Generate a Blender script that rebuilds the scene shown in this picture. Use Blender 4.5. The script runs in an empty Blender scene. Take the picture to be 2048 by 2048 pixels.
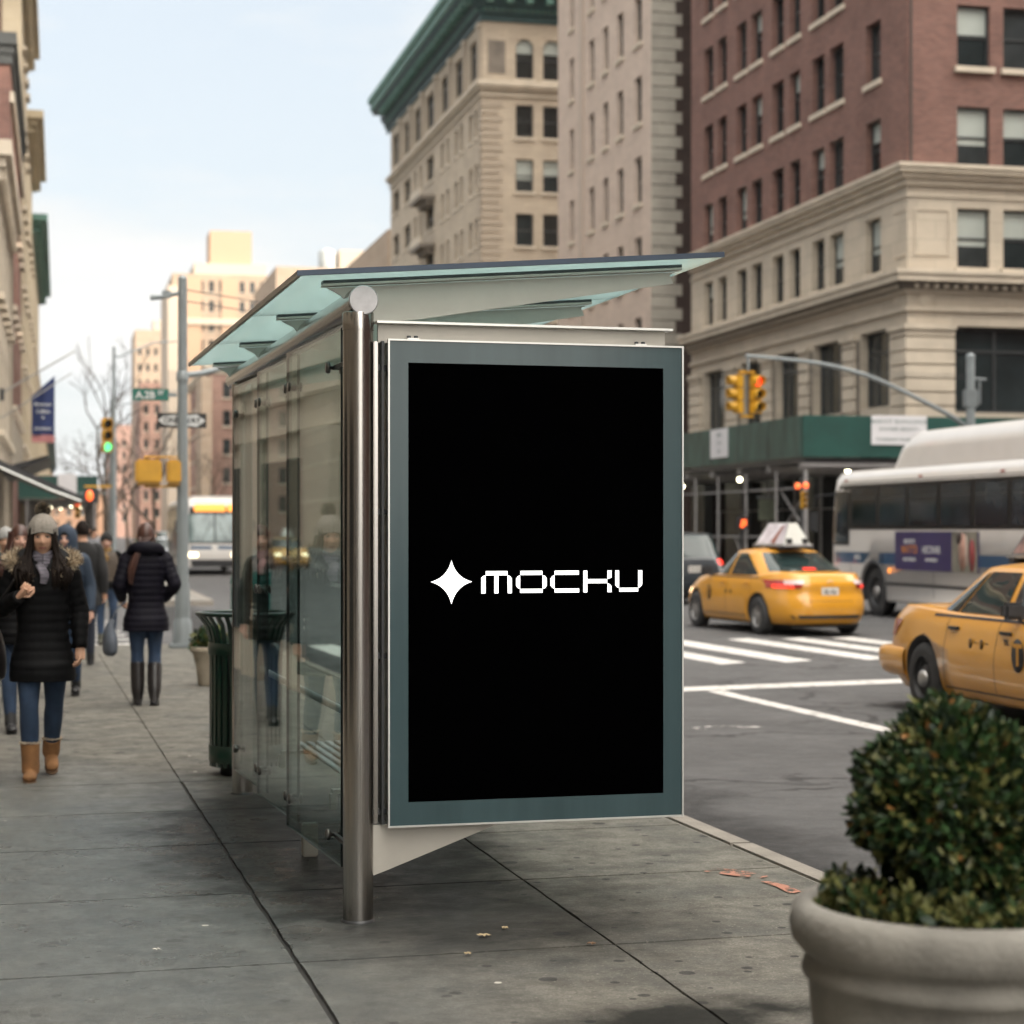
import bpy, bmesh, math, random
from mathutils import Vector, Matrix
from mathutils.bvhtree import BVHTree
random.seed(7)
R = math.radians
scene = bpy.context.scene
COL = scene.collection
CITY = R(1.95)                       # the avenue grid is turned this much from the shelter's kerb
U = Vector((math.sin(CITY), math.cos(CITY), 0))     # along the avenue
N = Vector((math.cos(CITY), -math.sin(CITY), 0))    # across it, to the right
def CP(a, b, z=0.0): return N*a + U*b + Vector((0, 0, z))

# ------------------------------------------------------------------ materials
MATS = {}
def nd(nt, t, **kw):
    n = nt.nodes.new(t)
    for k, v in kw.items():
        if k in n.inputs.keys(): n.inputs[k].default_value = v
        else: setattr(n, k, v)
    return n
def mat(name, col, rough=0.6, metal=0.0, var=0.12, scale=6.0, spec=0.5, emit=None, estr=0.0, bump=0.0, bscale=60.0, coat=0.0, rvar=0.0, col2=None, stretch=None, detail=5.0):
    if name in MATS: return MATS[name]
    m = bpy.data.materials.new(name); m.use_nodes = True; nt = m.node_tree; nt.nodes.clear()
    out = nd(nt, 'ShaderNodeOutputMaterial'); p = nd(nt, 'ShaderNodeBsdfPrincipled')
    L = nt.links.new
    L(p.outputs[0], out.inputs[0])
    p.inputs['Roughness'].default_value = rough; p.inputs['Metallic'].default_value = metal
    p.inputs['Specular IOR Level'].default_value = spec
    p.inputs['Coat Weight'].default_value = coat; p.inputs['Coat Roughness'].default_value = 0.06
    tc = nd(nt, 'ShaderNodeTexCoord'); mp = nd(nt, 'ShaderNodeMapping')
    if stretch: mp.inputs['Scale'].default_value = stretch
    L(tc.outputs['Object'], mp.inputs[0])
    nz = nd(nt, 'ShaderNodeTexNoise', Scale=scale, Detail=detail, Roughness=0.6); L(mp.outputs[0], nz.inputs['Vector'])
    cr = nd(nt, 'ShaderNodeValToRGB'); L(nz.outputs['Fac'], cr.inputs[0])
    a = [max(0, c*(1-var)) for c in col]; b = [min(1, c*(1+var)) for c in (col2 or col)]
    cr.color_ramp.elements[0].position = 0.3; cr.color_ramp.elements[1].position = 0.7
    cr.color_ramp.elements[0].color = (*a, 1); cr.color_ramp.elements[1].color = (*b, 1)
    L(cr.outputs[0], p.inputs['Base Color'])
    if rvar:
        mr = nd(nt, 'ShaderNodeMapRange'); mr.inputs['To Min'].default_value = max(0, rough-rvar); mr.inputs['To Max'].default_value = min(1, rough+rvar)
        L(nz.outputs['Fac'], mr.inputs['Value']); L(mr.outputs[0], p.inputs['Roughness'])
    if bump:
        n2 = nd(nt, 'ShaderNodeTexNoise', Scale=bscale, Detail=4.0); L(mp.outputs[0], n2.inputs['Vector'])
        bp = nd(nt, 'ShaderNodeBump', Strength=bump, Distance=0.02); L(n2.outputs['Fac'], bp.inputs['Height']); L(bp.outputs[0], p.inputs['Normal'])
    if emit:
        p.inputs['Emission Color'].default_value = (*emit, 1); p.inputs['Emission Strength'].default_value = estr
    MATS[name] = m
    return m
def brick_mat(name, c1, c2, mortar, bw=0.22, bh=0.075, ms=0.012, rough=0.85, bump=0.4, stain=0.25):
    if name in MATS: return MATS[name]
    m = bpy.data.materials.new(name); m.use_nodes = True; nt = m.node_tree; nt.nodes.clear(); L = nt.links.new
    out = nd(nt, 'ShaderNodeOutputMaterial'); p = nd(nt, 'ShaderNodeBsdfPrincipled', Roughness=rough); L(p.outputs[0], out.inputs[0])
    p.inputs['Specular IOR Level'].default_value = 0.25
    uv = nd(nt, 'ShaderNodeUVMap'); uv.uv_map = 'UVMap'
    br = nd(nt, 'ShaderNodeTexBrick', Scale=1.0); br.inputs['Brick Width'].default_value = bw; br.inputs['Row Height'].default_value = bh
    br.inputs['Mortar Size'].default_value = ms; br.inputs['Mortar Smooth'].default_value = 0.3; br.inputs['Bias'].default_value = 0.0
    br.inputs['Color1'].default_value = (*c1, 1); br.inputs['Color2'].default_value = (*c2, 1); br.inputs['Mortar'].default_value = (*mortar, 1)
    L(uv.outputs[0], br.inputs['Vector'])
    nz = nd(nt, 'ShaderNodeTexNoise', Scale=0.55, Detail=8.0, Roughness=0.65); L(uv.outputs[0], nz.inputs['Vector'])
    mr = nd(nt, 'ShaderNodeMapRange'); mr.inputs['From Min'].default_value = .3; mr.inputs['From Max'].default_value = .7
    mr.inputs['To Min'].default_value = 1-stain; mr.inputs['To Max'].default_value = 1+stain*.6
    L(nz.outputs['Fac'], mr.inputs['Value'])
    mx = nd(nt, 'ShaderNodeMix'); mx.data_type = 'RGBA'; mx.blend_type = 'MULTIPLY'; mx.inputs['Factor'].default_value = 1.0
    L(br.outputs['Color'], mx.inputs['A']); L(mr.outputs[0], mx.inputs['B']); L(mx.outputs['Result'], p.inputs['Base Color'])
    bp = nd(nt, 'ShaderNodeBump', Strength=bump, Distance=0.01); bp.invert = True; L(br.outputs['Fac'], bp.inputs['Height']); L(bp.outputs[0], p.inputs['Normal'])
    MATS[name] = m
    return m
def glass_mat(name, tint, ior=1.5, rough=0.0):
    """solid sheet glass: tinted see-through plus Fresnel mirror, for panes modelled with both faces"""
    m = bpy.data.materials.new(name); m.use_nodes = True; nt = m.node_tree; nt.nodes.clear(); L = nt.links.new
    out = nd(nt, 'ShaderNodeOutputMaterial'); mix = nd(nt, 'ShaderNodeMixShader')
    tr = nd(nt, 'ShaderNodeBsdfTransparent'); gl = nd(nt, 'ShaderNodeBsdfGlossy', Roughness=rough)
    geo = nd(nt, 'ShaderNodeNewGeometry'); mi = nd(nt, 'ShaderNodeMapRange')
    mi.inputs['To Min'].default_value = ior; mi.inputs['To Max'].default_value = 1/ior
    L(geo.outputs['Backfacing'], mi.inputs['Value'])
    fr = nd(nt, 'ShaderNodeFresnel'); L(mi.outputs[0], fr.inputs['IOR'])
    tc = nd(nt, 'ShaderNodeTexCoord'); nz = nd(nt, 'ShaderNodeTexNoise', Scale=1.7, Detail=2.0); L(tc.outputs['Object'], nz.inputs['Vector'])
    cr = nd(nt, 'ShaderNodeValToRGB'); L(nz.outputs['Fac'], cr.inputs[0])
    cr.color_ramp.elements[0].color = (*[c*.95 for c in tint], 1); cr.color_ramp.elements[1].color = (*[min(1, c*1.03) for c in tint], 1)
    L(cr.outputs[0], tr.inputs[0])
    L(fr.outputs[0], mix.inputs[0]); L(tr.outputs[0], mix.inputs[1]); L(gl.outputs[0], mix.inputs[2]); L(mix.outputs[0], out.inputs[0])
    MATS[name] = m
    return m

# ------------------------------------------------------------------ mesh helpers
class MB:
    """collects shapes in one bmesh, each with a material slot"""
    def __init__(s): s.bm = bmesh.new(); s.mats = []; s.uv = s.bm.loops.layers.uv.new('UVMap')
    def mi(s, m):
        if m not in s.mats: s.mats.append(m)
        return s.mats.index(m)
    def faces(s, vs, fs, m, smooth=False, uvs=None):
        i = s.mi(m); bv = [s.bm.verts.new(v) for v in vs]; out = []
        for f in fs:
            try: fa = s.bm.faces.new([bv[k] for k in f])
            except ValueError: continue
            fa.material_index = i; fa.smooth = smooth; out.append(fa)
            if uvs:
                for lp, k in zip(fa.loops, f): lp[s.uv].uv = uvs[k]
        return out
    def box(s, c, d, m, rot=None, bevel=0.0, taper=1.0):
        """centre c, full size d"""
        x, y, z = d[0]/2, d[1]/2, d[2]/2
        if bevel > 0 and min(d) > 2.2*bevel:
            b = bevel; vs = []
            tb = bmesh.new(); bmesh.ops.create_cube(tb, size=1.0)
            for v in tb.verts: v.co = Vector((v.co.x*d[0], v.co.y*d[1], v.co.z*d[2]))
            bmesh.ops.bevel(tb, geom=list(tb.edges), offset=b, segments=2, affect='EDGES')
            tb.verts.index_update()
            vs = [v.co.copy() for v in tb.verts]; fs = [[v.index for v in f.verts] for f in tb.faces]; tb.free()
        else:
            vs = [Vector((i*x, j*y, k*z)) for k in (-1, 1) for j in (-1, 1) for i in (-1, 1)]
            fs = [(0, 2, 3, 1), (4, 5, 7, 6), (0, 1, 5, 4), (2, 6, 7, 3), (0, 4, 6, 2), (1, 3, 7, 5)]
        if taper != 1.0:
            for v in vs:
                if v.z > 0: v.x *= taper; v.y *= taper
        M = (rot.to_4x4() if rot else Matrix.Identity(4))
        vs = [M @ v + Vector(c) for v in vs]
        return s.faces(vs, fs, m)
    def bx(s, x0, x1, y0, y1, z0, z1, m, bevel=0.0):
        return s.box(((x0+x1)/2, (y0+y1)/2, (z0+z1)/2), (x1-x0, y1-y0, z1-z0), m, bevel=bevel)
    def tube(s, pts, r, m, n=16, caps=True, flat=None, up=Vector((0, 0, 1))):
        """sweep an ellipse along pts; r number or list of numbers / (ra, rb)"""
        pts = [Vector(p) for p in pts]; K = len(pts)
        rr = r if isinstance(r, (list, tuple)) else [r]*K
        vs = []; prev = None
        for k, p in enumerate(pts):
            t = (pts[min(k+1, K-1)]-pts[max(k-1, 0)]).normalized()
            if prev is None:
                a = up.cross(t)
                if a.length < 1e-3: a = Vector((1, 0, 0)).cross(t)
                a.normalize()
            else:
                a = prev-t*prev.dot(t); a.normalize()
            prev = a; b = t.cross(a)
            q = rr[k]; ra, rb = q if isinstance(q, (tuple, list)) else (q, q)
            for i in range(n):
                w = 2*math.pi*i/n; vs.append(p+a*ra*math.cos(w)+b*rb*math.sin(w))
        fs = [(k*n+i, k*n+(i+1) % n, (k+1)*n+(i+1) % n, (k+1)*n+i) for k in range(K-1) for i in range(n)]
        out = s.faces(vs, fs, m, smooth=True)
        if caps:
            s.faces(vs[:n], [tuple(reversed(range(n)))], m); s.faces(vs[-n:], [tuple(range(n))], m)
        return out
    def lathe(s, prof, m, c=(0, 0, 0), n=32, axis='z', smooth=True, M=None, wob=0.0):
        vs = []; K = len(prof)
        for (r, z) in prof:
            for i in range(n):
                w = 2*math.pi*i/n; r_ = r
                v = Vector((r_*math.cos(w), r_*math.sin(w), z))
                if axis == 'x': v = Vector((v.z, v.x, v.y))
                elif axis == 'y': v = Vector((v.x, v.z, v.y))
                if M: v = M @ v
                vs.append(v+Vector(c))
        fs = [(k*n+i, k*n+(i+1) % n, (k+1)*n+(i+1) % n, (k+1)*n+i) for k in range(K-1) for i in range(n)]
        return s.faces(vs, fs, m, smooth=smooth)
    def prism(s, poly, z0, z1, m, M=None):
        """poly 2D list extruded along local z"""
        n = len(poly); vs = [Vector((x, y, z0)) for x, y in poly]+[Vector((x, y, z1)) for x, y in poly]
        if M: vs = [M @ v for v in vs]
        fs = [tuple(reversed(range(n))), tuple(range(n, 2*n))]+[(i, (i+1) % n, n+(i+1) % n, n+i) for i in range(n)]
        return s.faces(vs, fs, m)
    def build(s, name, parent=None, loc=None, fixn=True):
        if fixn: bmesh.ops.recalc_face_normals(s.bm, faces=s.bm.faces[:])
        me = bpy.data.meshes.new(name); s.bm.to_mesh(me); s.bm.free()
        for m in s.mats: me.materials.append(m)
        return link(name, me, parent, loc)
def link(name, me, parent=None, loc=None):
    o = bpy.data.objects.new(name, me); COL.objects.link(o)
    if parent is not None: o.parent = parent
    if loc is not None: o.location = loc
    return o
def tag(o, label=None, cat=None, group=None, kind=None):
    if label: o['label'] = label
    if cat: o['category'] = cat
    if group: o['group'] = group
    if kind: o['kind'] = kind
    return o
def empty(name, loc, rz, label, cat, group=None):
    o = bpy.data.objects.new(name, None); COL.objects.link(o); o.empty_display_size = 0.2
    o.location = loc; o.rotation_euler = (0, 0, rz)
    return tag(o, label, cat, group)
def kids(o): return [c for c in bpy.data.objects if c.parent == o]
def copy_tree(o, loc=None, rz=None, label=None, group=None, parent=None, scale=None):
    c = o.copy(); COL.objects.link(c)
    if parent is not None: c.parent = parent
    if loc is not None: c.location = loc
    if rz is not None: c.rotation_euler = (0, 0, rz)
    if label: c['label'] = label
    if group: c['group'] = group
    if scale: c.scale = (scale,)*3
    for k in kids(o):
        if k is not c: copy_tree(k, parent=c)
    return c
def text_mesh(txt, size, m, name='lettering', parent=None, M=None, depth=0.002, bold=0.0, align='CENTER', sx=1.0):
    cu = bpy.data.curves.new(name, 'FONT'); cu.body = txt; cu.size = size; cu.align_x = align; cu.align_y = 'CENTER'; cu.extrude = depth; cu.offset = bold
    cu.resolution_u = 3
    t = bpy.data.objects.new('tmp', cu); COL.objects.link(t)
    dg = bpy.context.evaluated_depsgraph_get(); me = bpy.data.meshes.new_from_object(t.evaluated_get(dg)); me.name = name
    bpy.data.objects.remove(t); bpy.data.curves.remove(cu)
    if sx != 1.0: me.transform(Matrix.Diagonal((sx, 1, 1, 1)))
    if M: me.transform(M)
    me.materials.clear(); me.materials.append(m)
    return link(name, me, parent)
def frame(o, xd, yd):
    """matrix with origin o and given x and y axes"""
    xd = Vector(xd).normalized(); zd = xd.cross(Vector(yd)).normalized(); y = zd.cross(xd)
    return Matrix(((xd.x, y.x, zd.x, o[0]), (xd.y, y.y, zd.y, o[1]), (xd.z, y.z, zd.z, o[2]), (0, 0, 0, 1)))

# ------------------------------------------------------------------ shared materials
steel = mat('brushed_steel', (.37, .355, .335), .235, 1.0, .14, 3, stretch=(40, 40, .6), rvar=.06)
steel_h = mat('brushed_steel_beam', (.34, .32, .30), .22, 1.0, .06, 3, stretch=(40, .6, 40), rvar=.07)
steel_end = mat('steel_end_disc', (.42, .41, .42), .5, .7, .08, 30)
alu = mat('satin_grey_plate', (.42, .40, .36), .5, .25, .06, 5)
alu_l = mat('silver_trim', (.60, .60, .58), .4, .9, .05, 9)
dark = mat('dark_metal', (.04, .042, .045), .45, .3, .1)
rubber = mat('tyre_rubber', (.022, .022, .023), .75, 0, .2, 20, bump=.3, bscale=30)
black = mat('black_plastic', (.018, .018, .02), .5, 0, .2)
glassdark = mat('window_glass_dark', (.035, .045, .048), .06, 0, .3, .8, spec=.6)
# ------------------------------------------------------------------ camera
cam = bpy.data.cameras.new('camera'); co = bpy.data.objects.new('camera', cam); COL.objects.link(co); scene.camera = co
co.location = (0, 0, 1.62); co.rotation_euler = (R(90), 0, R(-15))
cam.sensor_width = 36; cam.lens = 36*3900/2048; cam.shift_y = 38/2048; cam.clip_end = 5000; cam.clip_start = 0.05
cam.dof.use_dof = True; cam.dof.focus_distance = 8.2; cam.dof.aperture_fstop = 2.9; cam.dof.aperture_blades = 0
# ------------------------------------------------------------------ sky and sun
SUN_AZ = 130.0      # compass bearing of the sun from +Y, clockwise
SUN_EL = 24.0
w = bpy.data.worlds.new('World'); scene.world = w; w.use_nodes = True; nt = w.node_tree; nt.nodes.clear(); L = nt.links.new
out = nd(nt, 'ShaderNodeOutputWorld'); bg = nd(nt, 'ShaderNodeBackground')
sky = nd(nt, 'ShaderNodeTexSky'); sky.sky_type = 'NISHITA'; sky.sun_disc = False
sky.sun_elevation = R(SUN_EL); sky.sun_rotation = R(SUN_AZ); sky.altitude = 20; sky.air_density = 1.0; sky.dust_density = 3.0; sky.ozone_density = 1.0
bg.inputs['Strength'].default_value = 0.15
# thin high cloud: pale veil over the blue, thicker towards the horizon, with soft streaks
tc = nd(nt, 'ShaderNodeTexCoord'); sep = nd(nt, 'ShaderNodeSeparateXYZ'); L(tc.outputs['Generated'], sep.inputs[0])
mp = nd(nt, 'ShaderNodeMapping'); mp.inputs['Scale'].default_value = (2.2, 2.2, 9.0); L(tc.outputs['Generated'], mp.inputs[0])
nz = nd(nt, 'ShaderNodeTexNoise', Scale=1.3, Detail=6.0, Roughness=0.55); L(mp.outputs[0], nz.inputs['Vector'])
cl = nd(nt, 'ShaderNodeMapRange'); cl.inputs['From Min'].default_value = .38; cl.inputs['From Max'].default_value = .68; cl.inputs['To Min'].default_value = 0.0; cl.inputs['To Max'].default_value = .5
L(nz.outputs['Fac'], cl.inputs['Value'])
hz = nd(nt, 'ShaderNodeMapRange'); hz.inputs['From Min'].default_value = .0; hz.inputs['From Max'].default_value = .42; hz.inputs['To Min'].default_value = .86; hz.inputs['To Max'].default_value = .70
L(sep.outputs['Z'], hz.inputs['Value'])
ad = nd(nt, 'ShaderNodeMath'); ad.operation = 'ADD'; ad.use_clamp = True; L(cl.outputs[0], ad.inputs[0]); L(hz.outputs[0], ad.inputs[1])
mx = nd(nt, 'ShaderNodeMix'); mx.data_type = 'RGBA'; L(ad.outputs[0], mx.inputs['Factor']); L(sky.outputs[0], mx.inputs['A'])
# the veil is far brighter on the sun's side of the sky, behind the viewer and overhead
dt = nd(nt, 'ShaderNodeVectorMath'); dt.operation = 'DOT_PRODUCT'; L(tc.outputs['Generated'], dt.inputs[0]); VEL = R(52)
dt.inputs[1].default_value = (math.sin(R(SUN_AZ))*math.cos(VEL), math.cos(R(SUN_AZ))*math.cos(VEL), math.sin(VEL))
br = nd(nt, 'ShaderNodeMapRange'); br.interpolation_type = 'SMOOTHSTEP'; br.inputs['From Min'].default_value = .22; br.inputs['From Max'].default_value = .95; L(dt.outputs['Value'], br.inputs['Value'])
vm = nd(nt, 'ShaderNodeMix'); vm.data_type = 'RGBA'; L(br.outputs[0], vm.inputs['Factor']); vm.inputs['A'].default_value = (2.75, 2.86, 2.90, 1); ca = nd(nt, 'ShaderNodeMix'); ca.data_type = 'RGBA'; ca.inputs['A'].default_value = (2.85, 3.02, 3.12, 1); ca.inputs['B'].default_value = (3.75, 3.66, 3.52, 1); cm = nd(nt, 'ShaderNodeMath'); cm.operation = 'MULTIPLY'; cm.inputs[1].default_value = 1.9; L(cl.outputs[0], cm.inputs[0]); L(cm.outputs[0], ca.inputs['Factor']); L(ca.outputs['Result'], vm.inputs['A']); vm.inputs['B'].default_value = (28, 26.6, 24.2, 1)
L(vm.outputs['Result'], mx.inputs['B'])
L(mx.outputs['Result'], bg.inputs[0]); L(bg.outputs[0], out.inputs[0])
sl = bpy.data.lights.new('sun', 'SUN'); so = bpy.data.objects.new('sun', sl); COL.objects.link(so)
sl.energy = 2.0; sl.angle = R(.5); sl.color = (1.0, .80, .63)
sd = Vector((math.sin(R(SUN_AZ))*math.cos(R(SUN_EL)), math.cos(R(SUN_AZ))*math.cos(R(SUN_EL)), math.sin(R(SUN_EL))))
so.rotation_euler = sd.to_track_quat('Z', 'Y').to_euler(); so.location = (30, -30, 60)
scene.view_settings.view_transform = 'Standard'; scene.view_settings.look = 'None'; scene.view_settings.gamma = 1.0; scene.view_settings.exposure = 0.98
scene.render.engine = 'CYCLES'
try:
    scene.cycles.max_bounces = 8; scene.cycles.transparent_max_bounces = 24; scene.cycles.glossy_bounces = 5; scene.cycles.use_denoising = True
except Exception: pass
# ------------------------------------------------------------------ bus shelter
g_wall = glass_mat('shelter_clear_glass', (.80, .895, .875))
g_roof = glass_mat('shelter_roof_glass', (.56, .72, .72))
_nt = g_roof.node_tree; _o = [n for n in _nt.nodes if n.type == 'OUTPUT_MATERIAL'][0]; _s = _o.inputs[0].links[0].from_socket
_t = nd(_nt, 'ShaderNodeBsdfTranslucent'); _t.inputs[0].default_value = (.55, .645, .64, 1); _m = nd(_nt, 'ShaderNodeMixShader'); _m.inputs[0].default_value = .42
_nt.links.new(_s, _m.inputs[1]); _nt.links.new(_t.outputs[0], _m.inputs[2]); _nt.links.new(_m.outputs[0], _o.inputs[0])
edge_m = mat('glass_edge', (.006, .016, .015), .3, 0, .1)
SH = empty('bus_shelter', (0, 0, 0), 0, 'steel and glass bus shelter with a black poster panel on its near end', 'bus shelter')
PX0, PY0, PX1, PY1 = 1.478, 7.985, 1.507, 12.05
def sx(y): return PX0+(PX1-PX0)*(y-PY0)/(PY1-PY0)
for (x, y, nm) in ((PX0, PY0, 0), (PX1, PY1, 1)):
    m = MB(); m.tube([(x, y, 0.0), (x, y, .3), (x, y, 1.2), (x, y, 2.46)], .063, steel, n=48, caps=False)
    o = m.build('post', SH)
    m = MB(); m.lathe([(.0655, 0), (.0655, .07), (.063, .075)], steel, (x, y, 2.452), n=48); m.build('collar', o)
    m = MB(); m.lathe([(.071, 0), (.069, .008), (.0635, .012)], dark, (x, y, .0), n=40); m.build('base_ring', o)
# short bench leg seen under the glass
m = MB(); bl = [(1.50, 10.15), (1.50, 9.0)]
# beam tube and end disc
m = MB(); m.tube([(PX0+.012, 7.93, 2.573), (PX0+.02, 9.5, 2.573), (PX1, 12.40, 2.573)], .062, steel_h, n=48, caps=False); BEAM = m.build('beam_tube', SH)
m = MB(); m.lathe([(0, -.004), (.058, -.004), (.0615, 0), (.0615, .03)], steel_end, (PX0+.012, 7.925, 2.573), n=48, axis='y', smooth=False); m.build('end_disc', BEAM)
m = MB(); m.lathe([(0, .004), (.058, .004), (.0615, 0), (.0615, -.03)], steel_end, (PX1, 12.405, 2.573), n=48, axis='y', smooth=False); m.build('end_disc', BEAM)
# roof: four sheets of glass tilting up to the road
def rz(x): return 2.652+.0775*(x-1.215)
ys = [7.84, 9.38, 10.82, 12.30]
for k in range(3):
    y0, y1 = ys[k]+(.004 if k else 0), ys[k+1]-.004
    m = MB(); t = .014; xs = (1.215, 3.04)
    vs = [(x, y, rz(x)+dz) for dz in (0, t) for y in (y0, y1) for x in xs]
    m.faces([Vector(v) for v in vs], [(0, 2, 3, 1), (4, 5, 7, 6)], g_roof)
    e = .0005
    m.faces([Vector(v) for v in vs], [(0, 1, 5, 4), (2, 6, 7, 3), (0, 4, 6, 2), (1, 3, 7, 5)], edge_m)
    o = m.build('roof_pane', SH, fixn=False)
    m = MB(); m.bx(1.2, 1.215, y0, y1, rz(1.215)-.004, rz(1.215)+.019, alu); m.build('edge_strip', o)
# dark strip along the near edge
m = MB(); m.faces([Vector((x, y, rz(x)+z)) for z in (.0, .022) for y in (7.828, 7.84) for x in (1.2, 3.04)],
    [(0, 2, 3, 1), (4, 5, 7, 6), (0, 1, 5, 4), (2, 6, 7, 3), (0, 4, 6, 2), (1, 3, 7, 5)], mat('navy_edge', (.03, .045, .07), .4, .4)); m.build('edge_trim', SH)
def arm(y, x0, x1):
    A = MB(); th = .014
    # tapered web
    zt = lambda x: rz(x)-.03
    pr = [(x0+.06, zt(x0)-.03), (1.50, zt(1.5)-.135), (1.56, zt(1.56)-.155), (1.75, zt(1.75)-.150), (x1-.012, zt(x1)-.05), (x1-.03, zt(x1)-.012), (x1, zt(x1)), (x0, zt(x0))]
    vs = [Vector((x, yy, z)) for yy in (y-th/2, y+th/2) for x, z in pr]; n = len(pr)
    A.faces(vs, [tuple(range(n)), tuple(reversed(range(n, 2*n)))]+[(i, (i+1) % n, n+(i+1) % n, n+i) for i in range(n)], alu)
    o = A.build('roof_arm', SH)
    A = MB()
    for (zz, hw, h, mm) in ((-.019, .032, .010, alu), (-.006, .028, .012, dark)):
        vs = [Vector((x, yy, rz(x)+zz+dz)) for dz in (-h/2, h/2) for yy in (y-hw, y+hw) for x in (x0-.02, x1+.02)]
        A.faces(vs, [(0, 2, 3, 1), (4, 5, 7, 6), (0, 1, 5, 4), (2, 6, 7, 3), (0, 4, 6, 2), (1, 3, 7, 5)], mm)
    A.build('flange', o)
    return o
for y in (8.06, 9.38, 10.82, 12.16): arm(y, 1.36, 2.90)
# glass back wall: each sheet sits a touch skewed in its clamps
gy = [8.34, 9.62, 10.80, 11.93]; ROT = R(2.2)
def pane(yc, L_, zb, zt, i):
    m = MB(); t = .014; h = L_/2
    xs = (-t/2, t/2); yy = (-h, h)
    vs = [Vector((x, y, z)) for z in (zb, zt) for y in yy for x in xs]
    m.faces(vs, [(0, 4, 6, 2), (1, 3, 7, 5)], g_wall)
    m.faces(vs, [(0, 2, 3, 1), (4, 5, 7, 6), (0, 1, 5, 4), (2, 6, 7, 3)], edge_m)
    me = m.build('glass_pane', SH, fixn=False); me.location = (sx(yc)-.034, yc, 0); me.rotation_euler = (0, 0, ROT)
    return me
panes = []
for i in range(3):
    y0, y1 = gy[i]+.006, gy[i+1]-.006
    panes.append(pane((y0+y1)/2, y1-y0, .165, 2.50, i))
clamp_m = mat('clamp_steel', (.16, .155, .15), .3, .9, .1)
def clamp(x, y, z, toY=None):
    m = MB(); m.lathe([(0, -.038), (.020, -.038), (.025, -.033), (.025, -.020), (.009, -.019), (.009, .02), (.025, .021), (.025, .030), (.018, .034), (0, .034)], clamp_m, (x, y, z), n=20, axis='x')
    if toY: m.bx(x-.006, x+.010, min(y, toY), max(y, toY), z-.008, z+.008, dark)
    return m.build('clamp', SH)
for z in (.30, 2.33):
    clamp(sx(8.36)-.03, 8.40, z, 8.05)
    for j in (1, 2):
        for s in (-.07, .07): clamp(sx(gy[j])-.034, gy[j]+s, z)
    clamp(sx(11.9)-.04, 11.86, z, 12.0)
for s in (-.07, .07): clamp(sx(gy[2])-.034, gy[2]+s, 1.30)
# bench inside: slatted seat on two legs, back rail
m = MB()
for k in range(7): m.bx(1.62+k*.052, 1.62+k*.052+.034, 8.55, 10.6, .452, .470, alu_l, bevel=.004)
BN = m.build('bench_seat', SH)
m = MB(); m.tube([(1.56, 8.4, .80), (1.56, 11.6, .80)], .018, alu_l, n=12); m.build('back_rail', SH)
for y in (8.75, 10.35):
    m = MB(); m.bx(1.50, 1.98, y-.03, y+.03, .43, .45, alu); m.bx(1.49, 1.52, y-.03, y+.03, .36, .43, alu); m.build('bench_bracket', SH)
m = MB(); m.bx(1.505, 1.58, 9.62, 9.69, 0, .165, alu, bevel=.006); m.build('wall_foot', SH)
# advertising case
AD = empty('poster_case', (0, 0, 0), 0, None, None); AD.parent = SH
for k in ('label', 'category'):
    if k in AD: del AD[k]
teal = mat('slate_glass_border', (.040, .068, .076), .15, 0, .13, 2.2, spec=.32, stretch=(2.5, 1, .12))  # vertical reflection streaks painted into the border colour
ax0, ax1, az0, az1, ay = 1.600, 2.882, .398, 2.409, 7.925
m = MB(); m.bx(ax0+.002, ax1-.002, ay+.008, ay+.14, az0+.003, az1-.003, alu, bevel=.004); m.build('case_body', AD)
m = MB()
bx0, bx1, bz0, bz1 = 1.679, 2.798, .494, 2.319
yb = ay+.004
for (a, b, c, d) in ((ax0, ax1, bz1, az1), (ax0, ax1, az0, bz0), (ax0, bx0, bz0, bz1), (bx1, ax1, bz0, bz1)): m.bx(a, b, yb, yb+.004, c, d, teal)
m.build('border', AD)
m = MB(); scr = mat('black_poster', (.0004, .0004, .0005), .6, 0, .1, spec=.0); m.bx(bx0, bx1, yb+.0005, yb+.0035, bz0, bz1, scr); SC = m.build('poster', AD)
m = MB(); f = .007
m.bx(ax0-f, ax0, ay-.002, ay+.02, az0-f, az1+f, alu_l); m.bx(ax1, ax1+f, ay-.002, ay+.02, az0-f, az1+f, alu_l)
m.bx(ax0, ax1, ay-.002, ay+.02, az1, az1+f, alu_l); m.bx(ax0, ax1, ay-.002, ay+.02, az0-f, az0, alu_l); m.build('rim', AD)
# side upright, rail above, brackets
m = MB(); m.bx(1.545, 1.562, 7.985, 8.03, .40, 2.41, steel, bevel=.003); m.bx(1.574, 1.585, 7.965, 8.05, .40, 2.41, dark); m.build('upright', AD)
m = MB(); m.bx(1.555, 2.855, 7.965, 8.045, 2.485, 2.495, alu_l); m.bx(1.565, 2.83, 8.0, 8.015, 2.405, 2.485, alu); m.build('top_rail', AD)
for x in (1.70, 2.70):
    m = MB(); m.bx(x-.02, x+.03, 7.95, 7.99, 2.417, 2.424, alu_l); m.lathe([(0, .012), (.009, .010), (.009, 0)], dark, (x-.01, 7.97, 2.424), n=12); m.lathe([(0, .012), (.009, .010), (.009, 0)], dark, (x+.02, 7.97, 2.424), n=12); m.build('hinge', AD)
m = MB(); pr = [(1.54, .395), (2.12, .395), (1.60, .205), (1.54, .185)]
m.faces([Vector((x, y, z)) for y in (7.99, 8.006) for x, z in pr], [(0, 1, 2, 3), (7, 6, 5, 4), (0, 4, 5, 1), (1, 5, 6, 2), (2, 6, 7, 3), (3, 7, 4, 0)], alu); m.build('bracket', AD)
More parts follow.
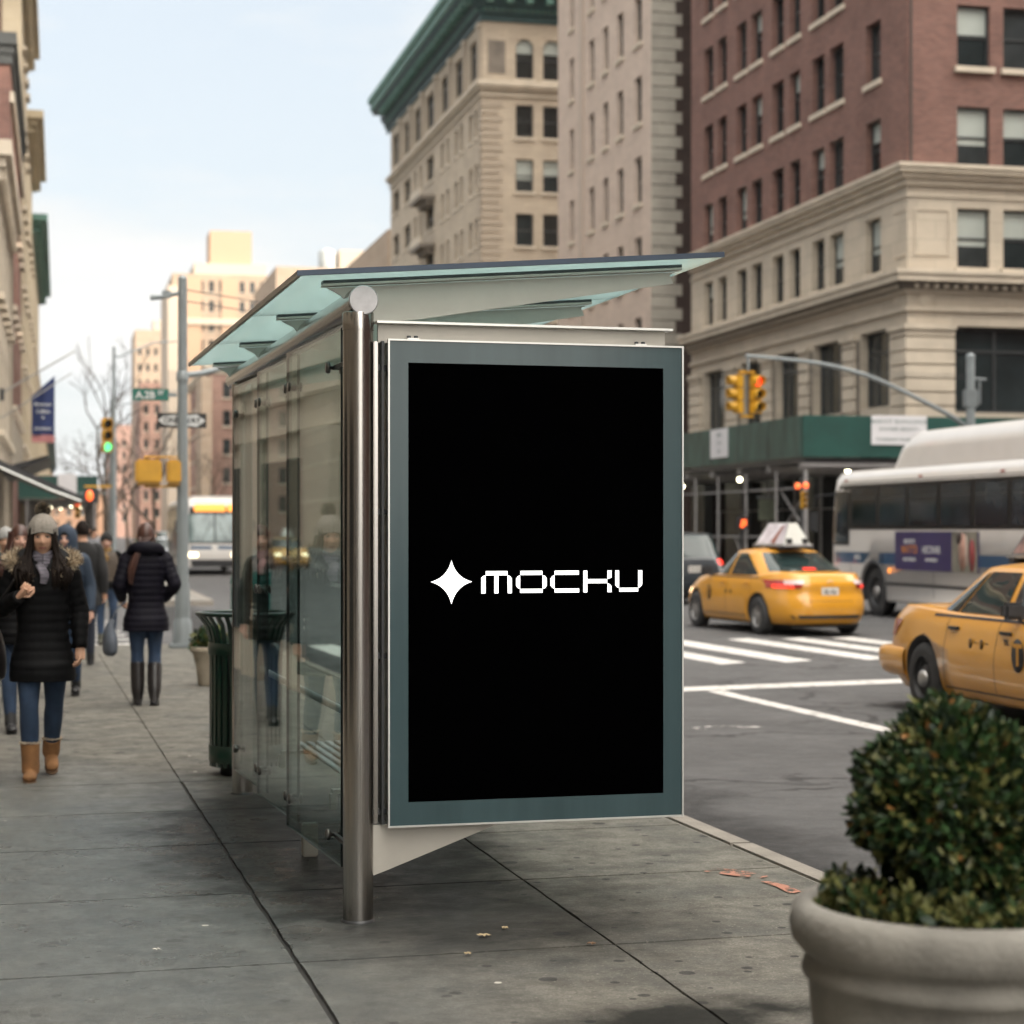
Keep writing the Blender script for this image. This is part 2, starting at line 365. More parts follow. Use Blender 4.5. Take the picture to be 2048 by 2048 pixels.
for z in (.45, 1.1, 1.7, 2.3):
    m = MB(); m.bx(1.53, 1.60, 7.99, 8.02, z-.012, z+.012, dark); m.build('hinge_pin', AD)
# logo, lettering measured on the poster: pixel px,py -> metres on the poster plane
white = mat('poster_white', (.8, .8, .8), .5, 0, .02, emit=(1, 1, .99), estr=1.1)
def pp(px, py):     # 1932-wide crop coordinates of the logo detail
    X = 820+px*500/1932; Y = 1080+py*500/1932
    return (1.679+(X-812)*(1.119/505.7), 2.319-(Y-731)*(1.825/865.0))
def shape(poly, mb):
    q = [pp(*p) for p in poly]; n = len(q)
    mb.faces([Vector((x, yb-.0012, z)) for x, z in q], [tuple(range(n))], white)
m = MB(); star = []
tips = [(290, 155), (445, 320), (290, 492), (135, 320)]; cx, cy = 290, 321
for i in range(4):
    a, b = tips[i], tips[(i+1) % 4]
    for k in range(10):
        t = k/10; mx_, my_ = cx+(a[0]-cx+b[0]-cx)*.20, cy+(a[1]-cy+b[1]-cy)*.20
        star.append(((1-t)**2*a[0]+2*t*(1-t)*mx_+t*t*b[0], (1-t)**2*a[1]+2*t*(1-t)*my_+t*t*b[1]))
n = len(star); q = [pp(*p) for p in star]; ctr = pp(cx, cy)
m.faces([Vector((x, yb-.0012, z)) for x, z in q]+[Vector((ctr[0], yb-.0012, ctr[1]))], [(i, (i+1) % n, n) for i in range(n)], white)
m.build("star_emblem", AD)
LET = {
 'm': [[(548, 240), (712, 240), (712, 272), (548, 272)], [(514, 292), (530, 276), (546, 273), (546, 411), (514, 411)], [(613, 272), (643, 272), (643, 411), (613, 411)], [(713, 273), (728, 277), (745, 297), (745, 411), (715, 411)]],
 'o': [[(811, 240), (978, 240), (978, 271), (811, 271)], [(808, 379), (980, 379), (980, 409), (808, 409)], [(808, 272), (808, 380), (790, 370), (778, 352), (778, 300), (790, 282)], [(980, 272), (1000, 280), (1012, 298), (1012, 355), (1000, 373), (980, 380)]],
 'c': [[(1073, 240), (1260, 240), (1260, 271), (1073, 271)], [(1073, 379), (1262, 379), (1262, 409), (1073, 409)], [(1072, 272), (1072, 380), (1054, 370), (1041, 352), (1041, 300), (1054, 282)]],
 'k': [[(1295, 240), (1325, 240), (1325, 409), (1295, 409)], [(1325, 307), (1480, 307), (1480, 338), (1325, 338)], [(1483, 240), (1514, 240), (1514, 296), (1483, 306)], [(1483, 339), (1500, 346), (1514, 362), (1514, 409), (1483, 409)]],
 'u': [[(1544, 240), (1573, 240), (1573, 378), (1556, 370), (1544, 352)], [(1575, 377), (1723, 377), (1723, 406), (1575, 406)], [(1724, 240), (1755, 240), (1755, 350), (1742, 368), (1724, 378)]]}
for k, ps in LET.items():
    m = MB()
    for p in ps: shape(p, m)
    m.build("letter", AD)
# ------------------------------------------------------------------ ground materials
def ground_mat(name, base, kind):
    m = bpy.data.materials.new(name); m.use_nodes = True; nt = m.node_tree; nt.nodes.clear(); L = nt.links.new
    out = nd(nt, 'ShaderNodeOutputMaterial'); p = nd(nt, 'ShaderNodeBsdfPrincipled'); L(p.outputs[0], out.inputs[0])
    tc = nd(nt, 'ShaderNodeTexCoord'); co_ = tc.outputs['Object']
    def noise(sc, det=6., rg=.6, mp_=None, off=0):
        n = nd(nt, 'ShaderNodeTexNoise', Scale=sc, Detail=det, Roughness=rg)
        if mp_ or off:
            q = nd(nt, 'ShaderNodeMapping'); q.inputs['Scale'].default_value = mp_ or (1, 1, 1); q.inputs['Location'].default_value = (off, off*.7, 0); L(co_, q.inputs[0]); L(q.outputs[0], n.inputs['Vector'])
        else: L(co_, n.inputs['Vector'])
        return n.outputs['Fac']
    def rng(v, a, b, c, d):
        q = nd(nt, 'ShaderNodeMapRange'); q.inputs['From Min'].default_value = a; q.inputs['From Max'].default_value = b; q.inputs['To Min'].default_value = c; q.inputs['To Max'].default_value = d
        L(v, q.inputs['Value']); return q.outputs[0]
    def mth(op, a, b=None, clamp=False):
        q = nd(nt, 'ShaderNodeMath'); q.operation = op; q.use_clamp = clamp
        for i, v in enumerate((a, b)):
            if v is None: continue
            if isinstance(v, (int, float)): q.inputs[i].default_value = v
            else: L(v, q.inputs[i])
        return q.outputs[0]
    def mix(f, a, b, mode='MIX'):
        q = nd(nt, 'ShaderNodeMix'); q.data_type = 'RGBA'; q.blend_type = mode
        for k, v in (('Factor', f), ('A', a), ('B', b)):
            if isinstance(v, tuple): q.inputs[k].default_value = (*v, 1)
            elif isinstance(v, (int, float)): q.inputs[k].default_value = v
            else: L(v, q.inputs[k])
        return q.outputs['Result']
    def blob(x, y, r0, r1, sy=1.0):
        q = nd(nt, 'ShaderNodeMapping'); q.vector_type = 'POINT'; q.inputs['Location'].default_value = (-x, -y*sy, 0); q.inputs['Scale'].default_value = (1, sy, 0); L(co_, q.inputs[0])
        g = nd(nt, 'ShaderNodeVectorMath'); g.operation = 'LENGTH'; L(q.outputs[0], g.inputs[0])
        wob = mth('ADD', g.outputs['Value'], rng(noise(2.3, 5, .6), 0, 1, -.45, .45))
        return rng(wob, r0, r1, 1, 0)
    fine = noise(90, 4, .7); big = noise(.8, 6, .65); med = noise(5, 8, .7); streak = noise(2.2, 9, .7, (1, 2.6, 1), 11)
    if kind == 'walk':
        c = mix(rng(big, .35, .68, 0, 1), tuple(v*.88 for v in base), tuple(v*1.06 for v in base))
        c = mix(rng(med, .40, .62, .0, .95), c, tuple(v*.52 for v in base))
        c = mix(rng(noise(26, 6, .7, (1, 2.8, 1), 4), .53, .62, 0, .65), c, tuple(v*.36 for v in base))
        c = mix(rng(noise(11, 7, .7, (1, 2.2, 1), 9), .60, .72, 0, .4), c, tuple(v*1.5 for v in base))
        c = mix(rng(noise(1.6, 10, .78, None, 21), .47, .62, 0, .70), c, (.082, .086, .084))
        c = mix(rng(streak, .56, .74, 0, .40), c, (.12, .12, .118))
        c = mix(mth('MULTIPLY', rng(fine, .40, .64, 0, 1), .62), c, tuple(v*.40 for v in base))
        c = mix(rng(noise(70, 3, .6, None, 5), .62, .68, 0, .55), c, (.36, .34, .30))
        wet = blob(.55, 9.0, .65, 1.7, .33)
        damp_shade = mth('MAXIMUM', mth('MULTIPLY', blob(2.0, 7.9, .40, 1.05), .85), mth('MAXIMUM', mth('MULTIPLY', blob(1.68, 10.0, .62, 1.05, .34), 1.0), mth('MAXIMUM', blob(2.25, 6.1, .28, .55, 1.5), mth('MULTIPLY', blob(1.5, 8.0, .12, .42), .9))))  # moisture stains; blob right of the post is shade painted into the colour
        c = mix(mth('MULTIPLY', damp_shade, .92), c, (.022, .023, .022))
        c = mix(mth('MULTIPLY', wet, .9), c, (.56, .66, .74), 'MULTIPLY')
        # old chewing gum
        for off, sc_, dns in ((0, 3.0, .115), (7, 4.4, .10), (13, 2.3, .08), (21, 6.5, .13)):
            v = nd(nt, 'ShaderNodeTexVoronoi', Scale=sc_); v.feature = 'F1'
            q = nd(nt, 'ShaderNodeMapping'); q.inputs['Location'].default_value = (off, off, 0); q.inputs['Scale'].default_value = (1, 1, 0); L(co_, q.inputs[0]); L(q.outputs[0], v.inputs['Vector'])
            jit = mth('ADD', v.outputs['Distance'], rng(noise(40, 3), 0, 1, -.02, .02))
            spot = mth('LESS_THAN', jit, dns)
            sepc = nd(nt, 'ShaderNodeSeparateColor'); L(v.outputs['Color'], sepc.inputs[0])
            spot = mth('MULTIPLY', spot, mth('GREATER_THAN', sepc.outputs[0], .30))
            c = mix(mth('MULTIPLY', spot, .75), c, (.028, .029, .030))
        # pale specks and scuffs
        v = nd(nt, 'ShaderNodeTexVoronoi', Scale=3.1); q = nd(nt, 'ShaderNodeMapping'); q.inputs['Location'].default_value = (3, 9, 0); q.inputs['Scale'].default_value = (1, 1, 0); L(co_, q.inputs[0]); L(q.outputs[0], v.inputs['Vector'])
        sepc = nd(nt, 'ShaderNodeSeparateColor'); L(v.outputs['Color'], sepc.inputs[0])
        c = mix(mth('MULTIPLY', mth('LESS_THAN', v.outputs['Distance'], .045), mth('GREATER_THAN', sepc.outputs[1], .8)), c, (.55, .53, .48))
        L(c, p.inputs['Base Color']); L(mth('MULTIPLY', mth('ADD', mth('MULTIPLY', wet, .75), .05), rng(damp_shade, 0, .8, 1, .12)), p.inputs['Specular IOR Level'])
        r = rng(med, .3, .7, .55, .80); r = mth('SUBTRACT', r, mth('MULTIPLY', wet, rng(noise(3.1, 6, .7, None, 31), .35, .65, .05, .46))); r = mth('SUBTRACT', r, mth('MULTIPLY', damp_shade, .12)); L(r, p.inputs['Roughness'])
        h = mth('ADD', mth('MULTIPLY', fine, .6), mth('MULTIPLY', noise(16, 8, .8, (1, 1.8, 1), 3), 1.5)); st = .55
    else:
        c = mix(rng(big, .3, .7, 0, 1), tuple(v*.66 for v in base), tuple(v*1.22 for v in base))
        c = mix(rng(noise(3.2, 9, .8, (1, 2.2, 1), 17), .52, .66, 0, .5), c, tuple(v*.55 for v in base))
        c = mix(rng(noise(9, 6, .7, (1, 2.5, 1), 27), .60, .70, 0, .35), c, tuple(v*1.7 for v in base))
        c = mix(mth('MULTIPLY', rng(noise(140, 2, .6), .42, .62, 0, 1), .5), c, tuple(v*1.9 for v in base))
        c = mix(rng(streak, .5, .7, 0, .5), c, tuple(v*.7 for v in base))
        # coarse dark gutter strip along the kerb
        sp = nd(nt, 'ShaderNodeSeparateXYZ'); L(co_, sp.inputs[0])
        gx = mth('ADD', sp.outputs[0], rng(noise(1.1, 6, .7), 0, 1, -1.0, .9))
        gut = mth('MULTIPLY', rng(gx, 4.1, 4.75, 1, 0), rng(sp.outputs[0], 3.0, 3.2, 0, 1))
        c = mix(mth('MULTIPLY', gut, .85), c, tuple(v*.33 for v in base))
        # cracks
        v = nd(nt, 'ShaderNodeTexVoronoi', Scale=.42); v.feature = 'DISTANCE_TO_EDGE'
        wv = nd(nt, 'ShaderNodeVectorMath'); wv.operation = 'ADD'; nn = nd(nt, 'ShaderNodeTexNoise', Scale=1.3, Detail=7.0); L(co_, nn.inputs['Vector'])
        sc = nd(nt, 'ShaderNodeVectorMath'); sc.operation = 'SCALE'; sc.inputs['Scale'].default_value = 1.3; L(nn.outputs['Color'], sc.inputs[0]); L(co_, wv.inputs[0]); L(sc.outputs[0], wv.inputs[1]); L(wv.outputs[0], v.inputs['Vector'])
        crk = mth('MULTIPLY', mth('LESS_THAN', v.outputs['Distance'], .016), rng(noise(.7, 3), .40, .5, 0, .8))
        c = mix(crk, c, tuple(v_*.4 for v_ in base))
        L(c, p.inputs['Base Color']); p.inputs['Specular IOR Level'].default_value = .18
        L(rng(med, .3, .7, .62, .85), p.inputs['Roughness'])
        h = mth('ADD', mth('MULTIPLY', noise(70, 3, .7), .8), mth('MULTIPLY', mth('MULTIPLY', noise(26, 4, .8), gut), 2.0)); st = .5
    bp = nd(nt, 'ShaderNodeBump', Strength=st, Distance=0.012); L(h, bp.inputs['Height']); L(bp.outputs[0], p.inputs['Normal'])
    MATS[name] = m
    return m
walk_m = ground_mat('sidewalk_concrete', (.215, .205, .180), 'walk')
road_m = ground_mat('asphalt', (.074, .073, .074), 'road')
joint_m = mat('joint_dirt', (.02, .02, .019), .9, 0, .4, 12)
kerb_m = mat('kerb_stone', (.20, .18, .155), .75, 0, .22, 4, bump=.35, bscale=45)
plainwalk = mat('pavement_concrete', (.19, .18, .165), .85, 0, .2, 1.2, spec=.15, bump=.2)
RZ = -.13
# road: one sheet to the horizon
m = MB(); m.faces([Vector(v) for v in ((-1500, -1500, RZ), (1500, -1500, RZ), (1500, 1500, RZ), (-1500, 1500, RZ))], [(0, 1, 2, 3)], road_m); tag(m.build('road', fixn=False), kind='structure')
# near pavement: slabs with open joints over a dirt bed
rnd = random.Random(3)
YL = [-6, -3, -1.5, 0, 1.45, 2.95, 4.42, 5.88, 7.28, 8.74, 10.15, 11.40, 12.72, 14.1, 15.5, 16.9, 18.3, 19.7, 21.1, 22.5, 23.9, 25.3, 26.4]
XL = [lambda y: -1.6+.034*y, lambda y: -.16+.014*y, lambda y: 1.01+.0145*y, lambda y: 2.23+.019*y, lambda y: 3.69]
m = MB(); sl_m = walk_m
for i in range(len(YL)-1):
    for j in range(len(XL)-1):
        y0, y1 = YL[i], YL[i+1]; g0 = .021 if y0 < 12 else .010
        if j == 0 and y0 < -2: pass
        gl = .011 if (j == 2 and y0 < 12.7) else .004; gr = .011 if (j == 1 and y0 < 12.7) else .004
        if j == 3: gr = .009
        if j == 2: gr = .008
        dz = [rnd.uniform(-.0018, .0018) for _ in range(4)]
        # wavy edges: subdivide each side
        K = 10; ring = []
        def jit(): return rnd.uniform(-.0022, .0022)
        for k in range(K): t = k/K; y = y0+g0/2; xa, xb = XL[j](y)+gl, XL[j+1](y)-gr; ring.append((xa+(xb-xa)*t, y+(jit() if k else 0)))
        for k in range(K): t = k/K; y = y0+(y1-y0)*t; ring.append((XL[j+1](y)-gr+(jit()*1.6 if k else 0), min(max(y, y0+g0/2), y1-g0/2)))
        for k in range(K): t = 1-k/K; y = y1-g0/2; xa, xb = XL[j](y)+gl, XL[j+1](y)-gr; ring.append((xa+(xb-xa)*t, y+(jit() if k else 0)))
        for k in range(K): t = 1-k/K; y = y0+(y1-y0)*t; ring.append((XL[j](y)+gl+(jit()*1.6 if k else 0), min(max(y, y0+g0/2), y1-g0/2)))
        n = len(ring); zz = sum(dz)/4
        cxy = (sum(p[0] for p in ring)/n, sum(p[1] for p in ring)/n)
        top = [Vector((x, y, zz)) for x, y in ring]; bot = [Vector((x+(x-cxy[0])*.002, y+(y-cxy[1])*.002, zz-.014)) for x, y in ring]
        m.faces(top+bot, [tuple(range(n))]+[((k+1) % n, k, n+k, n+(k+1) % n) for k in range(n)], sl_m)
m.faces([Vector(v) for v in ((-3.2, -7, -.014), (3.70, -7, -.014), (3.70, 26.4, -.014), (-3.2, 26.4, -.014))], [(0, 1, 2, 3)], joint_m)
# rounded corner piece beyond the last joint
arc = [(3.69, 26.41)]+[(2.55+1.14*math.cos(t*math.pi/2/8), 26.9+1.14*math.sin(t*math.pi/2/8)) for t in range(9)]+[(-60, 28.04), (-60, 26.41)]
m.faces([Vector((x, y, 0)) for x, y in arc], [tuple(range(len(arc)))], sl_m)
tag(m.build('sidewalk', fixn=False), kind='structure')
# kerb
m = MB(); prof = [(3.705, 26.9-4.6*k) for k in range(8)]
yk = -7
while yk < 26.3:
    y1 = min(yk+1.83, 26.4); m.bx(3.702, 3.838, yk+.003, y1-.003, -.145, .001+rnd.uniform(-.001, .002), kerb_m, bevel=.014); yk += 1.83
ro, ri = 1.29, 1.145; K = 10
vs = []
for k in range(K+1):
    t = k*math.pi/2/K
    for r_ in (ri, ro):
        for z in (-.14, .001): vs.append(Vector((2.55+r_*math.cos(t), 26.9+r_*math.sin(t), z)))
fs = []
for k in range(K): a = k*4; fs += [(a+1, a+3, a+7, a+5), (a+3, a+2, a+6, a+7), (a+0, a+1, a+5, a+4)]
m.faces(vs, fs, kerb_m); m.bx(3.695, 3.84, 26.4, 26.9, -.145, .001, kerb_m); m.bx(-60, 2.55, 28.045, 28.19, -.145, .001, kerb_m)
tag(m.build('kerb', fixn=False), kind='structure')
# other pavements
def slab(name, pts, z=0.0, kw=.15):
    m = MB(); n = len(pts); c = sum((Vector(p) for p in pts), Vector((0, 0, 0)))/n
    inn = []
    for p in pts:
        d = Vector(p)-c; inn.append(Vector(p)-Vector((math.copysign(min(kw, abs(d.x)), d.x), math.copysign(min(kw, abs(d.y)), d.y), 0)))
    top = [Vector((p[0], p[1], z)) for p in inn]; ed = [Vector((p[0], p[1], z)) for p in pts]; bt = [Vector((p[0], p[1], RZ-.01)) for p in pts]
    m.faces(top, [tuple(range(n))], plainwalk)
    m.faces(top+ed, [(i, n+i, n+(i+1) % n, (i+1) % n) for i in range(n)], kerb_m); m.faces(ed+bt, [(i, n+i, n+(i+1) % n, (i+1) % n) for i in range(n)], kerb_m)
    return tag(m.build(name), kind='structure')
def city_rect(a0, a1, b0, b1): return [CP(a0, b0), CP(a1, b0), CP(a1, b1), CP(a0, b1)]
slab('far_left_pavement', city_rect(-60, 3.5, 46, 560))
slab('far_right_pavement', city_rect(19.0, 90, 47.6, 93))
slab('distant_right_pavement', city_rect(19.0, 90, 104, 560))
slab('right_side_pavement', [Vector((19.0, -60, 0)), Vector((90, -60, 0)), Vector((90, 26, 0)), Vector((19.0, 26, 0))])
# ------------------------------------------------------------------ painted markings (sheets 4 mm above the asphalt)
def paint_mat(name, col, wear):
    m = bpy.data.materials.new(name); m.use_nodes = True; nt = m.node_tree; nt.nodes.clear(); L = nt.links.new
    out = nd(nt, 'ShaderNodeOutputMaterial'); p = nd(nt, 'ShaderNodeBsdfPrincipled', Roughness=.7); tr = nd(nt, 'ShaderNodeBsdfTransparent'); mx = nd(nt, 'ShaderNodeMixShader')
    tc = nd(nt, 'ShaderNodeTexCoord'); nz = nd(nt, 'ShaderNodeTexNoise', Scale=7.0, Detail=9.0, Roughness=.75); L(tc.outputs['Object'], nz.inputs['Vector'])
    cr = nd(nt, 'ShaderNodeMapRange'); cr.inputs['From Min'].default_value = wear; cr.inputs['From Max'].default_value = wear+.05; L(nz.outputs['Fac'], cr.inputs['Value'])
    n2 = nd(nt, 'ShaderNodeTexNoise', Scale=2.5, Detail=6.0); L(tc.outputs['Object'], n2.inputs['Vector']); c2 = nd(nt, 'ShaderNodeValToRGB'); L(n2.outputs['Fac'], c2.inputs[0])
    c2.color_ramp.elements[0].color = (*[c*.8 for c in col], 1); c2.color_ramp.elements[1].color = (*col, 1); L(c2.outputs[0], p.inputs['Base Color'])
    L(cr.outputs[0], mx.inputs[0]); L(tr.outputs[0], mx.inputs[1]); L(p.outputs[0], mx.inputs[2]); L(mx.outputs[0], out.inputs[0]); return m
wpaint = paint_mat('road_paint_white', (.56, .545, .52), .39); worn = paint_mat('road_paint_worn', (.5, .48, .46), .52); orange = paint_mat('spray_paint_orange', (.36, .155, .10), .47)
def sheet(mb, pts, z, m): mb.faces([Vector((x, y, z)) for x, y in pts], [tuple(range(len(pts)))], m)
m = MB(); z1 = RZ+.004
for xc, w_, y0, y1 in ((4.9, .42, 24.2, 29.6), (6.0, .42, 24.2, 29.6), (7.15, .42, 24.2, 29.6), (8.3, .42, 24.2, 29.6), (9.48, .45, 24.1, 29.6), (10.48, .5, 24.25, 29.5), (11.72, .46, 24.4, 29.6), (12.62, .44, 24.6, 29.5), (13.5, .46, 24.7, 29.5), (14.6, .44, 24.8, 29.5), (15.7, .44, 24.8, 29.5), (16.8, .44, 24.8, 29.5), (17.9, .44, 24.8, 29.5)):
    sheet(m, [(xc-w_/2, y0-.15), (xc+w_/2, y0+.1), (xc+w_/2, y1+.1), (xc-w_/2, y1-.1)], z1, wpaint)
sheet(m, [(4.2, 19.55), (19.0, 21.9), (19.0, 22.55), (4.2, 20.0)], z1, wpaint)
sheet(m, [(7.52, 3.0), (7.68, 3.0), (7.71, 15.5), (7.73, 19.4), (7.78, 20.04), (7.56, 20.0), (7.53, 19.0), (7.51, 15.2)], z1, wpaint)
sheet(m, [(13.2, -30), (13.36, -30), (13.55, 20.9), (13.38, 20.87)], z1, wpaint)
sheet(m, [(5.95, 16.3), (6.3, 16.45), (6.7, 16.25), (6.65, 16.15), (6.3, 16.3), (6.05, 16.12)], z1, worn)
for k in range(12): sheet(m, [(2.2, 29.2+k*1.3), (-1.5, 29.2+k*1.3), (-1.5, 29.5+k*1.3), (2.2, 29.5+k*1.3)], z1, wpaint)
for b0 in range(60, 420, 12):
    for a0 in (8.6, 12.6): p = [CP(a0, b0), CP(a0+.13, b0), CP(a0+.13, b0+4), CP(a0, b0+4)]; sheet(m, [(q.x, q.y) for q in p], z1, wpaint)
tag(m.build('road_markings', fixn=False), kind='structure')
m = MB(); z2 = .0065
sheet(m, [(3.27, 8.70), (3.36, 8.76), (3.44, 8.70), (3.52, 8.50), (3.46, 8.45), (3.36, 8.56)], z2, orange)
sheet(m, [(3.43, 8.38), (3.47, 8.37), (3.51, 8.26), (3.51, 8.06), (3.44, 8.05), (3.45, 8.24)], z2, orange)
tag(m.build('sidewalk_markings', fixn=False), kind='structure')
# manhole and fallen leaves
leafm = mat('dry_leaf', (.42, .33, .20), .8, 0, .3, 30)
def leaf(x, y, s, rot, name='fallen_leaf', lab='', mt=leafm):
    m = MB(); pts = []
    for k in range(14):
        t = 2*math.pi*k/14; r_ = s*(1.0 if k % 2 == 0 else .62)*(1.25 if k in (0,) else 1); pts.append((r_*math.cos(t), r_*.72*math.sin(t)))
    vs = [Vector((0, 0, .010))]+[Vector((px, py, .003+.010*abs(math.sin(5*i)))) for i, (px, py) in enumerate(pts)]
    vs += [v+Vector((0, 0, -.0012)) for v in vs]; n = 14
    m.faces(vs, [(0, 1+i, 1+(i+1) % n) for i in range(n)]+[(n+1, n+2+(i+1) % n, n+2+i) for i in range(n)]+[(1+i, n+2+i, n+2+(i+1) % n, 1+(i+1) % n) for i in range(n)], mt)
    o = m.build(name, loc=(x, y, .004)); o.rotation_euler = (0, 0, rot); return tag(o, lab, 'leaf', 'fallen leaves on the sidewalk')
leaf(1.90, 7.53, .030, .3, lab='largest dry tan leaf on the sidewalk below the poster')
leaf(2.02, 7.65, .020, 1.3, lab='small pale yellow leaf just beyond the largest tan leaf')
leaf(2.27, 7.27, .020, 2.2, lab='dark brown leaf lying near the long sidewalk joint', mt=mat('brown_leaf', (.16, .09, .05), .7, 0, .3, 30))
leaf(1.76, 7.22, .020, .9, lab='pale curled leaf caught in the cross joint of the sidewalk')
leaf(.62, 7.6, .018, .4, lab='off-white scrap of leaf on the wet left side of the sidewalk', mt=mat('pale_leaf', (.5, .48, .44), .8, 0, .2, 30))
# ------------------------------------------------------------------ building kit (local axes = city axes: x across the avenue, y along it)
def grid_wall(mb, P, W, z0, z1, ops, m, rev=.2, m_rev=None, uo=0.0):
    """P(u, z, d) -> point, d = depth into the wall; ops = openings (u0,u1,z0,z1) cut through with reveals"""
    us = sorted(set([0, W]+[o[0] for o in ops]+[o[1] for o in ops])); zs = sorted(set([z0, z1]+[o[2] for o in ops]+[o[3] for o in ops]))
    us = [u for u in us if 0 <= u <= W]; zs = [z for z in zs if z0 <= z <= z1]
    for i in range(len(us)-1):
        # merge runs of solid cells vertically
        run = None
        for j in range(len(zs)-1):
            uc, zc = (us[i]+us[i+1])/2, (zs[j]+zs[j+1])/2
            hole = any(o[0] < uc < o[1] and o[2] < zc < o[3] for o in ops)
            if not hole and run is None: run = zs[j]
            if (hole or j == len(zs)-2) and run is not None:
                e = zs[j] if hole else zs[j+1]
                q = [(us[i], run), (us[i+1], run), (us[i+1], e), (us[i], e)]
                mb.faces([P(u, z, 0) for u, z in q], [(0, 1, 2, 3)], m, uvs=[(u+uo, z) for u, z in q]); run = None
    for (a, b, c, d) in ops:
        for q in (((a, c), (a, d)), ((b, d), (b, c)), ((a, d), (b, d)), ((b, c), (a, c))):
            (u0, w0), (u1, w1) = q
            mb.faces([P(u0, w0, 0), P(u0, w0, rev), P(u1, w1, rev), P(u1, w1, 0)], [(0, 1, 2, 3)], m_rev or m, uvs=[(u0+uo, w0), (u0+uo+rev, w0), (u1+uo+rev, w1), (u1+uo, w1)])
WCACHE = {}
sash_m = mat('dark_sash', (.030, .034, .036), .45, 0, .15)
glass_w = [mat('window_glass_a', (.018, .025, .027), .05, 0, .35, .7, spec=.4), mat('window_glass_b', (.030, .036, .038), .06, 0, .35, .9, spec=.45), mat('window_glass_c', (.010, .013, .014), .04, 0, .3, .6, spec=.5)]
blind_m = mat('roller_blind', (.36, .39, .36), .8, 0, .06, 2)
def window_data(w, h, style, seed):
    key = (round(w, 2), round(h, 2), style, seed)
    if key in WCACHE: return WCACHE[key]
    m = MB(); REV_ = .12; f = .06 if style != 'big' else .08; g = glass_w[seed % 3]
    # local: x across, y into the wall, z up
    m.bx(0, f, 0, .08, 0, h, sash_m); m.bx(w-f, w, 0, .08, 0, h, sash_m); m.bx(f, w-f, 0, .08, 0, f, sash_m); m.bx(f, w-f, 0, .08, h-f, h, sash_m)
    if style in ('sash', 'blind'): m.bx(f, w-f, .005, .07, h*.5-.03, h*.5+.03, sash_m)
    if style == 'big':
        for k in (1, 2): m.bx(w*k/3-.04, w*k/3+.04, .005, .07, f, h-f, sash_m)
        m.bx(f, w-f, .01, .06, h*.72-.04, h*.72+.04, sash_m)
    if style in ('sash', 'blind') and h > 1.5: m.bx(-.1, w+.1, -REV_-.16, .12, -.16, -.001, limed)
    me = bpy.data.meshes.new('window'); bmesh.ops.recalc_face_normals(m.bm, faces=m.bm.faces[:]); m.bm.to_mesh(me); m.bm.free(); [me.materials.append(x) for x in m.mats]
    p = MB(); zt = h-f
    if style == 'blind':
        k = [.46, .62, .34][seed % 3]; p.bx(f+.002, w-f-.002, .042, .046, h*(1-k), h-f-.001, blind_m); p.bx(f+.001, w-f-.001, .05, .056, f, h-f, g)
    else: p.bx(f+.001, w-f-.001, .045, .052, f, h-f, g)
    pe = bpy.data.meshes.new('pane'); bmesh.ops.recalc_face_normals(p.bm, faces=p.bm.faces[:]); p.bm.to_mesh(pe); p.bm.free(); [pe.materials.append(x) for x in p.mats]
    WCACHE[key] = (me, pe)
    return me, pe
def absorb(keep, o):
    """pattern pieces (blocks, dentils) belong to the mesh they decorate"""
    a, b = keep.data, o.data; bm = bmesh.new(); bm.from_mesh(a); off = len(a.materials)
    for q in b.materials: a.materials.append(q)
    n0 = len(bm.faces); M = keep.matrix_basis.inverted() @ o.matrix_basis; b.transform(M); bm.from_mesh(b); bm.faces.ensure_lookup_table()
    for f in bm.faces[n0:]: f.material_index += off
    bm.to_mesh(a); bm.free(); bpy.data.objects.remove(o)
class Bld:
    def __init__(s, name, label, cat, a, b, group=None):
        s.a, s.b = a, b; s.root = empty(name, CP(a, b), -CITY, label, cat, group); s.nw = 0; s.rnd = random.Random(int(a*7+b))
    def part(s, mb, name, parent=None):
        o = mb.build(name, parent or s.root)
        if parent is None: o.location = (-s.a, -s.b, 0)
        return o
    def P(s, face, u0):
        """faces: 'L' looks to -a at a=u0[0] running along +b ; 'F' looks to the camera (-b) running along +a ; 'R' looks to +a"""
        a, b = u0
        if face == 'L': return lambda u, z, d: Vector((a+d, b+u, z))
        if face == 'R': return lambda u, z, d: Vector((a-d, b+u, z))
        return lambda u, z, d: Vector((a+u, b+d, z))
    def win(s, face, u0, o, rev=.2, style=None, seed=None, pane=True):
        (ua, ub, za, zb) = o; st = style or s.rnd.choice(['sash', 'sash', 'blind']); sd_ = seed if seed is not None else s.rnd.randrange(3)
        me, pe = window_data(ub-ua, zb-za, st, sd_); w = link('window', me, s.root); a, b = u0; s.nw += 1
        if face == 'L': w.location = (a+rev-.09-s.a, b+ub-s.b, za); w.rotation_euler = (0, 0, -R(90))
        elif face == 'R': w.location = (a-rev+.09-s.a, b+ua-s.b, za); w.rotation_euler = (0, 0, R(90))
        else: w.location = (a+ua-s.a, b+rev-.09-s.b, za)
        p = link('pane', pe, w)
        return w
def fbox(mb, face, u0, ua, ub, za, zb, out, m, inn=0.0):
    """box standing 'out' proud of the face"""
    a, b = u0
    if face == 'L': mb.bx(a-out, a-inn, b+ua, b+ub, za, zb, m)
    elif face == 'R': mb.bx(a+inn, a+out, b+ua, b+ub, za, zb, m)
    else: mb.bx(a+ua, a+ub, b-out, b-inn, za, zb, m)

